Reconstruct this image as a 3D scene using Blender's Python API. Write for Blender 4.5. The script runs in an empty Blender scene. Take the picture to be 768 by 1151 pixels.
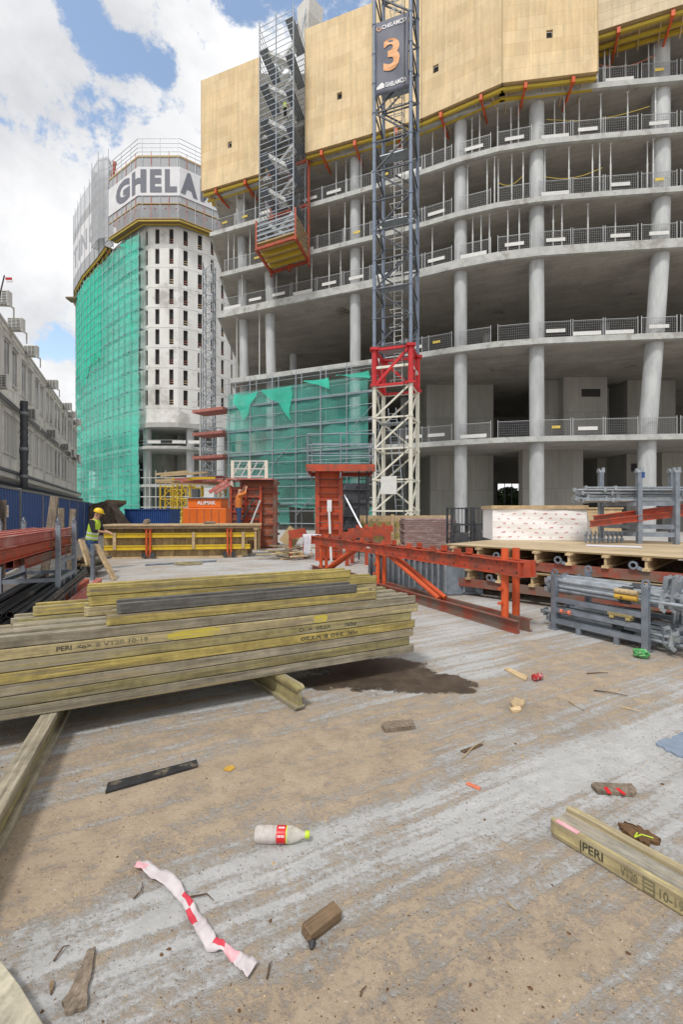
import bpy, bmesh, math, random
from mathutils import Vector, Matrix
random.seed(7)
C = bpy.context.scene
COL = C.collection
H, F, CX, CY = 1.6, 511.0, 384.0, 575.5
RND = random.Random(11)

# ------------------------------------------------------------------ helpers
def W(px, py, Y):
    """the point at depth Y that a viewer at the photographer's place sees at (px,py)"""
    return Vector(((px-CX)/F*Y, Y, H+(CY-py)/F*Y))
def G(px, py, z=0.0):
    Y = (H-z)*F/(py-CY)
    return Vector(((px-CX)/F*Y, Y, z))

class MB:
    def __init__(s): s.v = []; s.f = []; s.m = []; s.mi = 0
    def add(s, vs, fs):
        n = len(s.v); s.v += [tuple(v) for v in vs]
        for f in fs: s.f.append(tuple(i+n for i in f)); s.m.append(s.mi)
        return s
    def box(s, c, d, rz=0.0, M=None):
        x, y, z = d[0]/2, d[1]/2, d[2]/2
        vs = [Vector((a*x, b*y, e*z)) for a in (-1,1) for b in (-1,1) for e in (-1,1)]
        R = M if M is not None else Matrix.Rotation(rz, 3, 'Z')
        c = Vector(c)
        return s.add([c+R@v for v in vs], [(0,1,3,2),(4,6,7,5),(0,4,5,1),(2,3,7,6),(0,2,6,4),(1,5,7,3)])
    def bx(s, x0, x1, y0, y1, z0, z1):
        return s.box(((x0+x1)/2,(y0+y1)/2,(z0+z1)/2), (abs(x1-x0),abs(y1-y0),abs(z1-z0)))
    def bar(s, p, q, w, h=None, up=None):
        p, q = Vector(p), Vector(q); d = q-p; L = d.length
        if L < 1e-6: return s
        d /= L; u = Vector(up) if up else Vector((0,0,1))
        if abs(d.dot(u)) > .99: u = Vector((1,0,0))
        a = d.cross(u).normalized(); b = a.cross(d).normalized()
        R = Matrix((d, a, b)).transposed()
        return s.box((p+q)/2, (L, w, h or w), M=R)
    def tube(s, p, q, r, n=8, r2=None, cap=True):
        p, q = Vector(p), Vector(q); d = (q-p)
        if d.length < 1e-6: return s
        d.normalize(); u = Vector((0,0,1)) if abs(d.z) < .95 else Vector((1,0,0))
        a = d.cross(u).normalized(); b = d.cross(a)
        r2 = r if r2 is None else r2
        vs = []
        for (c, rr) in ((p, r), (q, r2)):
            for i in range(n):
                t = 2*math.pi*i/n
                vs.append(c + a*(math.cos(t)*rr) + b*(math.sin(t)*rr))
        fs = [(i, (i+1)%n, n+(i+1)%n, n+i) for i in range(n)]
        if cap: fs += [tuple(range(n-1,-1,-1)), tuple(range(n, 2*n))]
        return s.add(vs, fs)
    def loft(s, pts, radii, n=10, flat=1.0, cap=True, up=None):
        pts = [Vector(p) for p in pts]; vs = []; fs = []
        u0 = Vector(up) if up else Vector((1,0,0))
        for k, p in enumerate(pts):
            d = (pts[min(k+1,len(pts)-1)]-pts[max(k-1,0)]).normalized()
            u = u0 if abs(d.dot(u0)) < .95 else Vector((0,1,0))
            a = (u-d*u.dot(d)).normalized(); b = d.cross(a)
            r = radii[k]; ra, rb = (r if isinstance(r, tuple) else (r, r*flat))
            for i in range(n):
                t = 2*math.pi*i/n
                vs.append(p + a*(math.cos(t)*ra) + b*(math.sin(t)*rb))
        for k in range(len(pts)-1):
            for i in range(n):
                fs.append((k*n+i, k*n+(i+1)%n, (k+1)*n+(i+1)%n, (k+1)*n+i))
        if cap: fs += [tuple(range(n-1,-1,-1)), tuple(range((len(pts)-1)*n, len(pts)*n))]
        return s.add(vs, fs)
    def lathe(s, prof, n=20, M=None):
        """prof: (radius, height) pairs, round local Z"""
        M = M or Matrix.Identity(4); vs = []; fs = []
        for r, z in prof:
            for i in range(n):
                t = 2*math.pi*i/n
                vs.append(M @ Vector((r*math.cos(t), r*math.sin(t), z)))
        for k in range(len(prof)-1):
            for i in range(n): fs.append((k*n+i, k*n+(i+1)%n, (k+1)*n+(i+1)%n, (k+1)*n+i))
        fs += [tuple(range(n-1,-1,-1)), tuple(range((len(prof)-1)*n, len(prof)*n))]
        return s.add(vs, fs)
    def prism(s, poly, z0, z1):
        n = len(poly)
        vs = [(x,y,z0) for x,y in poly]+[(x,y,z1) for x,y in poly]
        fs = [tuple(range(n-1,-1,-1)), tuple(range(n,2*n))]+[(i,(i+1)%n,n+(i+1)%n,n+i) for i in range(n)]
        return s.add(vs, fs)
    def extrude(s, poly, fn0, fn1):
        n = len(poly)
        vs = [fn0(a,b) for a,b in poly]+[fn1(a,b) for a,b in poly]
        fs = [tuple(range(n-1,-1,-1)), tuple(range(n,2*n))]+[(i,(i+1)%n,n+(i+1)%n,n+i) for i in range(n)]
        return s.add(vs, fs)
    def wallq(s, p, q, z0, z1, t=.2, side=1):
        """upright slab from plan point p to q, thickness t to one side"""
        p, q = Vector((p[0],p[1])), Vector((q[0],q[1])); d = (q-p).normalized(); n = Vector((-d.y, d.x))*t*side
        return s.prism([tuple(p), tuple(q), tuple(q+n), tuple(p+n)], z0, z1)
    def build(s, name, mat, parent=None, world=False, smooth=False, bevel=0.0):
        me = bpy.data.meshes.new(name)
        off = Vector((0,0,0))
        vs = s.v
        if world and parent is not None:
            inv = parent.matrix_basis.inverted()
            vs = [tuple(inv @ Vector(v)) for v in vs]
        me.from_pydata(vs, [], s.f)
        ms = mat if isinstance(mat, (list, tuple)) else [mat]
        for m in ms: me.materials.append(m)
        if len(ms) > 1: me.polygons.foreach_set('material_index', s.m)
        bm = bmesh.new(); bm.from_mesh(me); bmesh.ops.recalc_face_normals(bm, faces=bm.faces)
        bm.to_mesh(me); bm.free()
        if smooth:
            for p in me.polygons: p.use_smooth = True
        o = bpy.data.objects.new(name, me); COL.objects.link(o)
        if parent is not None: o.parent = parent
        if smooth:
            md = o.modifiers.new('edges', 'EDGE_SPLIT'); md.split_angle = math.radians(40)
        if bevel:
            md = o.modifiers.new('bevel', 'BEVEL'); md.width = bevel; md.segments = 2; md.limit_method = 'ANGLE'
        return o

def tag(o, label, cat, group=None):
    o['label'] = label; o['category'] = cat; o['kind'] = 'thing'
    if group: o['group'] = group
    return o
def thing(name, label, cat, loc=(0,0,0), rz=0.0, group=None):
    o = bpy.data.objects.new(name, None); COL.objects.link(o)
    o.empty_display_size = .2
    o.location = loc; o.rotation_euler = (0,0,rz)
    o.matrix_basis = Matrix.Translation(Vector(loc)) @ Matrix.Rotation(rz, 4, 'Z')
    return tag(o, label, cat, group)
def struct(o, kind='structure'): o['kind'] = kind; return o
KIDS = {}
def dup(root, loc, rz, label, mats=None):
    """a copy of a thing with copies of its parts and sub-parts"""
    r = root.copy(); COL.objects.link(r)
    r.matrix_basis = Matrix.Translation(Vector(loc)) @ Matrix.Rotation(rz, 4, 'Z')
    r['label'] = label
    def kids(o, c):
        for ch in [x for x in ALLKIDS(o)]:
            d = ch.copy(); COL.objects.link(d); d.parent = c
            if mats and d.type == 'MESH' and ch.data.materials:
                key = (ch.data.name, mats)
                if key not in KIDS:
                    me = ch.data.copy(); me.materials.clear(); me.materials.append(MT[mats]); KIDS[key] = me
                d.data = KIDS[key]
            kids(ch, d)
    kids(root, r)
    return r
def ALLKIDS(o): return list(o.children)
ORD = 'first second third fourth fifth sixth seventh eighth ninth tenth eleventh twelfth thirteenth fourteenth fifteenth sixteenth seventeenth eighteenth nineteenth twentieth'.split()
ORD += ['twenty-'+x for x in ORD[:9]]+['thirtieth']+['thirty-'+x for x in ORD[:9]]
CARD = 'zero one two three four five six seven eight nine ten'.split()

def text2d(body, bold=0.0):
    cu = bpy.data.curves.new('lettering', 'FONT'); cu.body = body; cu.size = 1.0; cu.offset = bold
    cu.resolution_u = 3
    o = bpy.data.objects.new('lettering', cu); COL.objects.link(o)
    dg = bpy.context.evaluated_depsgraph_get()
    me = bpy.data.meshes.new_from_object(o.evaluated_get(dg))
    vs = [(v.co.x, v.co.y) for v in me.vertices]; me.calc_loop_triangles(); fs = [tuple(p.vertices) for p in me.loop_triangles]
    bpy.data.objects.remove(o); bpy.data.meshes.remove(me); bpy.data.curves.remove(cu)
    x0 = min(v[0] for v in vs); x1 = max(v[0] for v in vs); y0 = min(v[1] for v in vs); y1 = max(v[1] for v in vs)
    return [((x-x0)/(x1-x0), (y-y0)/(y1-y0)) for x, y in vs], fs

def textmb(body, fn, bold=0.0, mb=None):
    vs, fs = text2d(body, bold); mb = mb or MB()
    return mb.add([fn(a,b) for a,b in vs], fs)

# ------------------------------------------------------------------ materials
MT = {}
def lin(c): return tuple((x/12.92 if x <= .04045 else ((x+.055)/1.055)**2.4) for x in c)
def mk(name, c1, c2=None, sc=4, rough=.7, bump=.15, metal=0.0, rnd=.12, stretch=(1,1,1), c3=None, t3=.6, s3=1.5, spec=.4, rvar=.15, fine=0.0):
    m = bpy.data.materials.new(name); m.use_nodes = True; nt = m.node_tree; N = nt.nodes; L = nt.links
    b = N['Principled BSDF']
    tc = N.new('ShaderNodeTexCoord'); oi = N.new('ShaderNodeObjectInfo')
    ad = N.new('ShaderNodeVectorMath'); ad.operation = 'MULTIPLY_ADD'
    cb = N.new('ShaderNodeCombineXYZ')
    for i in range(3): L.new(oi.outputs['Random'], cb.inputs[i])
    ad.inputs[1].default_value = (37.0, 53.0, 71.0); L.new(cb.outputs[0], ad.inputs[0]); L.new(tc.outputs['Object'], ad.inputs[2])
    mp = N.new('ShaderNodeMapping'); mp.inputs['Scale'].default_value = stretch; L.new(ad.outputs[0], mp.inputs['Vector'])
    nz = N.new('ShaderNodeTexNoise'); nz.inputs['Scale'].default_value = sc; nz.inputs['Detail'].default_value = 8; nz.inputs['Roughness'].default_value = .62
    L.new(mp.outputs[0], nz.inputs['Vector'])
    rp = N.new('ShaderNodeValToRGB'); L.new(nz.outputs['Fac'], rp.inputs[0])
    rp.color_ramp.elements[0].position = .34; rp.color_ramp.elements[1].position = .66
    c2 = c2 or tuple(x*.7 for x in c1)
    rp.color_ramp.elements[0].color = (*c2, 1); rp.color_ramp.elements[1].color = (*c1, 1)
    out = rp.outputs[0]
    if fine:
        m2 = N.new('ShaderNodeMapping'); m2.inputs['Scale'].default_value = (stretch[0]*1.6, stretch[1]*5, stretch[2]*5) if stretch[0] < 1 else (stretch[0]*4, stretch[1], stretch[2]); L.new(ad.outputs[0], m2.inputs['Vector'])
        nf = N.new('ShaderNodeTexNoise'); nf.inputs['Scale'].default_value = sc; nf.inputs['Detail'].default_value = 6; nf.inputs['Roughness'].default_value = .7; L.new(m2.outputs[0], nf.inputs['Vector'])
        nk = N.new('ShaderNodeTexNoise'); nk.inputs['Scale'].default_value = 9; nk.inputs['Detail'].default_value = 8; nk.inputs['Roughness'].default_value = .75; L.new(ad.outputs[0], nk.inputs['Vector'])
        su = N.new('ShaderNodeMath'); su.operation = 'ADD'; L.new(nf.outputs['Fac'], su.inputs[0]); L.new(nk.outputs['Fac'], su.inputs[1])
        mf = N.new('ShaderNodeMapRange'); mf.inputs[1].default_value = .72; mf.inputs[2].default_value = 1.22; mf.inputs[3].default_value = 1-fine; mf.inputs[4].default_value = 1+fine*.6; L.new(su.outputs[0], mf.inputs[0])
        vs_ = N.new('ShaderNodeVectorMath'); vs_.operation = 'SCALE'; L.new(out, vs_.inputs[0]); L.new(mf.outputs[0], vs_.inputs['Scale']); out = vs_.outputs[0]
    if c3:
        n3 = N.new('ShaderNodeTexNoise'); n3.inputs['Scale'].default_value = s3; n3.inputs['Detail'].default_value = 10; n3.inputs['Roughness'].default_value = .7
        L.new(mp.outputs[0], n3.inputs['Vector'])
        r3 = N.new('ShaderNodeValToRGB'); r3.color_ramp.elements[0].position = t3-.06; r3.color_ramp.elements[1].position = t3+.06
        L.new(n3.outputs['Fac'], r3.inputs[0])
        mx = N.new('ShaderNodeMix'); mx.data_type = 'RGBA'; L.new(r3.outputs[0], mx.inputs[0]); L.new(out, mx.inputs[6]); mx.inputs[7].default_value = (*c3, 1)
        out = mx.outputs[2]
    if rnd:
        hs = N.new('ShaderNodeHueSaturation'); mr = N.new('ShaderNodeMapRange')
        mr.inputs[3].default_value = 1-rnd; mr.inputs[4].default_value = 1+rnd
        L.new(oi.outputs['Random'], mr.inputs[0]); L.new(mr.outputs[0], hs.inputs['Value']); L.new(out, hs.inputs['Color']); out = hs.outputs[0]
    L.new(out, b.inputs['Base Color'])
    rr = N.new('ShaderNodeMapRange'); rr.inputs[3].default_value = max(0, rough-rvar); rr.inputs[4].default_value = min(1, rough+rvar)
    L.new(nz.outputs['Fac'], rr.inputs[0]); L.new(rr.outputs[0], b.inputs['Roughness'])
    b.inputs['Metallic'].default_value = metal; b.inputs['Specular IOR Level'].default_value = spec
    if bump:
        bp = N.new('ShaderNodeBump'); bp.inputs['Strength'].default_value = bump; bp.inputs['Distance'].default_value = .02
        L.new(nz.outputs['Fac'], bp.inputs['Height']); L.new(bp.outputs[0], b.inputs['Normal'])
    MT[name] = m
    return m

WOODST = (.6, 14, 14)
mk('wood_yellow', (.54,.43,.13), (.30,.235,.08), sc=3, stretch=WOODST, bump=.4, c3=(.20,.17,.125), t3=.56, s3=1.3, rnd=.18, fine=.5)
mk('wood_olive', (.36,.315,.14), (.185,.155,.075), sc=3, stretch=WOODST, bump=.3, c3=(.27,.24,.185), t3=.54, s3=1.1, rnd=.15, fine=.5)
mk('wood_grey', (.37,.33,.245), (.19,.165,.12), sc=3, stretch=WOODST, bump=.3, c3=(.31,.25,.12), t3=.58, s3=1.1, rnd=.15, fine=.5)
mk('wood_dark', (.17,.165,.15), (.085,.08,.075), sc=3, stretch=WOODST, bump=.3, rnd=.1, fine=.5)
mk('wood_cream', (.52,.44,.23), (.31,.255,.135), sc=3, stretch=WOODST, bump=.25, c3=(.24,.20,.145), t3=.55, s3=1.4, fine=.5)
mk('board_grey', (.52,.48,.37), (.38,.345,.26), sc=3, stretch=(2,2,2), bump=.3, c3=(.30,.27,.20), t3=.6, s3=6, fine=.4)
mk('web_grey', (.34,.32,.27), (.22,.20,.165), sc=4, stretch=(.8,8,8), bump=.2, c3=(.42,.36,.27), t3=.56, s3=1.4, fine=.5)
mk('wood_pale', (.62,.47,.28), (.47,.34,.19), sc=2.5, stretch=WOODST, bump=.2, c3=(.36,.28,.19), t3=.66, s3=.7, rnd=.18, fine=.5)
mk('wood_pale_y', (.62,.47,.28), (.47,.34,.19), sc=2.5, stretch=(14,.6,14), bump=.2, rnd=.18, fine=.5)
mk('wood_brown', (.25,.17,.10), (.14,.09,.05), sc=3, stretch=WOODST, bump=.3, fine=.5)
mk('wood_upright', (.48,.36,.19), (.30,.21,.105), sc=2.5, stretch=(14,14,.6), bump=.25, c3=(.22,.17,.11), t3=.6, s3=.6, rnd=.2, fine=.5)
mk('plank_weathered', (.30,.24,.18), (.16,.125,.09), sc=3, stretch=(12,12,.6), bump=.3, fine=.5)
mk('steel_grey', (.29,.33,.385), (.19,.22,.26), sc=7, rough=.5, metal=.55, bump=.08, c3=(.30,.24,.18), t3=.68, s3=3)
mk('steel_galv', (.43,.47,.51), (.27,.30,.33), sc=9, rough=.45, metal=.6, bump=.05, c3=(.33,.30,.26), t3=.66, s3=4)
mk('steel_dark', (.09,.095,.105), (.045,.05,.055), sc=6, rough=.5, metal=.4, bump=.08)
mk('black_pipe', (.035,.036,.04), (.02,.02,.022), sc=5, rough=.42, bump=.03, c3=(.14,.12,.10), t3=.62, s3=2)
mk('red_steel', (.50,.080,.034), (.36,.056,.028), sc=4, rough=.5, bump=.08, c3=(.22,.075,.05), t3=.54, s3=2.6)
mk('red_worn', (.30,.075,.045), (.19,.05,.035), sc=5, rough=.6, bump=.12, c3=(.17,.12,.095), t3=.52, s3=2.2)
mk('orange_red', (.64,.108,.030), (.50,.080,.024), sc=5, rough=.5, bump=.05, c3=(.35,.09,.04), t3=.66, s3=3)
mk('red_faded', (.52,.17,.14), (.40,.10,.08), sc=4, rough=.55, bump=.08, c3=(.55,.33,.29), t3=.58, s3=2)
mk('red_bright', (.60,.03,.035), (.45,.02,.025), sc=4, rough=.45, bump=.05)
mk('rust_face', (.46,.15,.075), (.32,.09,.045), sc=2, rough=.6, bump=.1, c3=(.25,.11,.07), t3=.55, s3=1.2)
mk('rust_platform', (.42,.16,.13), (.30,.11,.09), sc=3, rough=.7)
mk('crane_cream', (.74,.72,.62), (.62,.60,.51), sc=5, rough=.5, bump=.04, c3=(.42,.33,.24), t3=.70, s3=2, rnd=.03)
mk('crane_blue', (.21,.26,.34), (.15,.185,.25), sc=4, rough=.45, bump=.04, rnd=.03)
mk('crane_dark', (.085,.095,.11), (.05,.055,.07), sc=4, rough=.5, rnd=.03)
mk('concrete', (.46,.46,.44), (.35,.35,.335), sc=.7, rough=.85, bump=.1, c3=(.27,.27,.255), t3=.62, s3=.45, rnd=.05)
mk('concrete_edge', (.53,.54,.52), (.38,.39,.37), sc=1.2, rough=.85, bump=.08, c3=(.30,.29,.265), t3=.58, s3=1.1, rnd=.04)
mk('concrete_column', (.53,.55,.55), (.38,.395,.40), sc=1.2, rough=.7, bump=.05, stretch=(1.4,1.4,.35), c3=(.36,.365,.355), t3=.64, s3=1.6, rnd=.05)
mk('concrete_tower', (.74,.735,.71), (.63,.625,.60), sc=.35, rough=.85, bump=.05, c3=(.43,.42,.39), t3=.60, s3=.16, rnd=.03)
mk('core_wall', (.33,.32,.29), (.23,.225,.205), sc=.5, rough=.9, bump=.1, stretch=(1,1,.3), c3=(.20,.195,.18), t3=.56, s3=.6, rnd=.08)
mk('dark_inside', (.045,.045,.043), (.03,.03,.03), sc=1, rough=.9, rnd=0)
mk('prop_white', (.62,.63,.62), (.50,.51,.50), sc=6, rough=.5, bump=.03)
mk('rail_steel', (.46,.48,.49), (.36,.38,.39), sc=6, rough=.5, metal=.2, bump=.02)
mk('rail_wire', (.30,.31,.32), (.22,.23,.24), sc=6, rough=.5, metal=.2, bump=0)
mk('board_white', (.68,.68,.66), (.58,.58,.56), sc=5, rough=.6, bump=.03, rnd=.05)
mk('yellow_board', (.66,.50,.10), (.50,.37,.08), sc=5, rough=.6)
mk('yellow_paint', (.70,.49,.03), (.58,.39,.03), sc=4, rough=.5, bump=.05, c3=(.42,.29,.06), t3=.62, s3=2)
mk('yellow_worn', (.58,.48,.07), (.44,.36,.06), sc=5, stretch=(.6,10,10), rough=.7, bump=.2, c3=(.36,.31,.18), t3=.56, s3=6)
mk('yellow_beam', (.60,.45,.05), (.42,.30,.04), sc=3, stretch=(.6,10,10), rough=.55, bump=.1)
mk('container_white', (.84,.83,.79), (.77,.76,.72), sc=1.2, rough=.6, bump=.04, stretch=(1,1,.35), c3=(.55,.53,.48), t3=.66, s3=1.4, rnd=.05)
mk('container_frame', (.72,.71,.67), (.60,.59,.55), sc=2, rough=.6, bump=.05, c3=(.40,.37,.32), t3=.62, s3=2)
mk('shutter_grey', (.52,.51,.49), (.45,.44,.42), sc=2, rough=.6, stretch=(1,1,10), bump=.1)
mk('ac_white', (.66,.66,.63), (.56,.56,.53), sc=5, rough=.5, rnd=.05)
mk('ac_dark', (.10,.10,.105), (.06,.06,.065), sc=5, rough=.5)
mk('fence_blue', (.032,.088,.26), (.024,.066,.20), sc=2, rough=.5, bump=.06, c3=(.055,.085,.16), t3=.6, s3=2.0)
mk('fence_post', (.24,.25,.27), (.17,.18,.19), sc=4, rough=.5, metal=.3)
mk('box_blue', (.03,.085,.28), (.022,.06,.20), sc=2, rough=.5)
mk('box_orange', (.78,.17,.022), (.68,.14,.02), sc=3, rough=.45, bump=.03)
mk('pack_white', (.82,.81,.81), (.74,.73,.735), sc=3, rough=.45, bump=.12)
mk('logo_red', (.60,.13,.11), (.50,.10,.09), sc=9, rough=.5, bump=0)
mk('ink', (.05,.047,.035), (.09,.085,.06), sc=30, rough=.8, bump=0, rnd=0)
mk('ink_soft', (.13,.115,.07), (.22,.20,.12), sc=25, rough=.8, bump=0, rnd=0)
mk('letter_grey', (.17,.175,.21), (.15,.155,.185), sc=1, rough=.7, bump=0, rnd=0)
mk('letter_faded', (.34,.345,.375), (.30,.305,.33), sc=1, rough=.7, bump=0, rnd=0)
mk('letter_white', (.78,.78,.80), (.70,.70,.72), sc=5, rough=.6, bump=0, rnd=0)
mk('letter_orange', (.80,.42,.20), (.68,.34,.15), sc=5, rough=.6, bump=0, rnd=0)
mk('banner_dark', (.13,.14,.18), (.095,.103,.14), sc=3, rough=.6, bump=.12, rnd=0)
mk('banner_white', (.68,.68,.69), (.60,.60,.62), sc=.6, rough=.6, bump=.05, rnd=0)
mk('skin', (.52,.30,.20), (.46,.25,.17), sc=6, rough=.55, bump=.03)
mk('vest_lime', (.58,.78,.06), (.46,.66,.05), sc=8, rough=.7, bump=.1)
mk('stripe_silver', (.66,.68,.66), (.58,.60,.58), sc=8, rough=.4)
mk('shirt_dark', (.035,.037,.045), (.025,.026,.032), sc=9, rough=.9, bump=.1)
mk('shirt_orange', (.72,.24,.05), (.55,.16,.04), sc=9, rough=.9, bump=.1)
mk('jeans', (.045,.085,.19), (.03,.055,.13), sc=9, rough=.9, bump=.1)
mk('helmet_yellow', (.82,.55,.02), (.75,.48,.02), sc=4, rough=.35, bump=0)
mk('shoe_brown', (.33,.24,.11), (.22,.15,.07), sc=8, rough=.8)
mk('cap_green', (.55,.70,.05), (.47,.62,.04), sc=9, rough=.4, bump=0)
mk('label_red', (.62,.02,.025), (.50,.015,.02), sc=9, rough=.35, bump=0)
mk('tape_white', (.60,.56,.57), (.50,.43,.45), sc=14, rough=.45, bump=.1, rnd=0)
mk('tape_pink', (.72,.42,.45), (.60,.28,.32), sc=14, rough=.45, bump=.1, rnd=0)
mk('tape_red', (.60,.05,.08), (.48,.03,.05), sc=14, rough=.45, bump=.1, rnd=0)
mk('rubber_black', (.035,.036,.04), (.022,.022,.024), sc=12, rough=.6, bump=.1, c3=(.20,.16,.11), t3=.60, s3=9)
mk('leaf_yellow', (.55,.35,.05), (.42,.24,.04), sc=20, rough=.8)
mk('green_foil', (.05,.22,.06), (.10,.40,.14), sc=25, rough=.35, bump=.5, c3=(.66,.62,.40), t3=.6, s3=22)
mk('can_red', (.55,.04,.04), (.42,.03,.03), sc=25, rough=.3, metal=.3, bump=.1, c3=(.68,.66,.66), t3=.58, s3=30)
mk('plastic_blue', (.27,.33,.42), (.19,.24,.32), sc=8, rough=.35, bump=.3)
mk('dirt_brown', (.17,.095,.045), (.085,.045,.02), sc=30, rough=.95, bump=.8)
mk('twig', (.14,.09,.055), (.07,.045,.03), sc=30, rough=.9)
mk('chip_pale', (.52,.40,.24), (.34,.25,.14), sc=30, rough=.9)
mk('orange_plastic', (.70,.22,.12), (.55,.15,.09), sc=10, rough=.5)
mk('brick_pallet', (.34,.22,.20), (.24,.155,.145), sc=6, rough=.85, stretch=(1,1,6), c3=(.42,.33,.31), t3=.56, s3=3)
mk('wrap_black', (.07,.073,.085), (.03,.032,.04), sc=3, rough=.3, stretch=(6,6,1), bump=.5)
mk('leaf_green', (.065,.11,.035), (.035,.065,.02), sc=6, rough=.8)
mk('bark', (.14,.10,.07), (.08,.06,.04), sc=8, rough=.95, bump=.5)
mk('mud_heap', (.13,.10,.075), (.075,.057,.043), sc=5, rough=.95, bump=.5)
mk('grey_screen', (.42,.43,.44), (.33,.34,.35), sc=2, rough=.7, stretch=(.4,.4,9), bump=.02, rnd=0)
mk('ply_edge', (.52,.40,.22), (.40,.30,.16), sc=4, rough=.7, stretch=(1,1,12))
mk('grey_cloth', (.66,.65,.69), (.56,.55,.60), sc=6, rough=.6, bump=.3)

def net_mat(name, col, dens, sc, var):
    m = bpy.data.materials.new(name); m.use_nodes = True; nt = m.node_tree; N = nt.nodes; L = nt.links
    N.remove(N['Principled BSDF']); out = N['Material Output']
    tc = N.new('ShaderNodeTexCoord')
    nz = N.new('ShaderNodeTexNoise'); nz.inputs['Scale'].default_value = sc; nz.inputs['Detail'].default_value = 6
    L.new(tc.outputs['Object'], nz.inputs['Vector'])
    mr = N.new('ShaderNodeMapRange'); mr.inputs[1].default_value = .3; mr.inputs[2].default_value = .7
    mr.inputs[3].default_value = dens-var; mr.inputs[4].default_value = min(1, dens+var); L.new(nz.outputs['Fac'], mr.inputs[0])
    tr = N.new('ShaderNodeBsdfTransparent'); tr.inputs[0].default_value = (1,1,1,1)
    df = N.new('ShaderNodeBsdfDiffuse'); df.inputs[0].default_value = (*col, 1)
    tl = N.new('ShaderNodeBsdfTranslucent'); tl.inputs[0].default_value = (*col, 1)
    a = N.new('ShaderNodeMixShader'); a.inputs[0].default_value = .3; L.new(df.outputs[0], a.inputs[1]); L.new(tl.outputs[0], a.inputs[2])
    b = N.new('ShaderNodeMixShader'); L.new(mr.outputs[0], b.inputs[0]); L.new(tr.outputs[0], b.inputs[1]); L.new(a.outputs[0], b.inputs[2])
    L.new(b.outputs[0], out.inputs[0])
    MT[name] = m; return m
net_mat('net_green', (.16,.80,.62), .62, .12, .20)
net_mat('net_green_dense', (.09,.74,.54), .72, .6, .2)
net_mat('net_green_low', (.15,.60,.50), .42, .30, .24)
net_mat('net_grey', (.60,.61,.63), .46, .5, .1)
net_mat('bottle_plastic', (.80,.77,.74), .55, 30, .2)

def glass_mat():
    m = bpy.data.materials.new('window_glass'); m.use_nodes = True; b = m.node_tree.nodes['Principled BSDF']
    b.inputs['Base Color'].default_value = (.05,.06,.075,1); b.inputs['Roughness'].default_value = .08; b.inputs['Specular IOR Level'].default_value = .6
    MT['glass'] = m
glass_mat()

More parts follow.
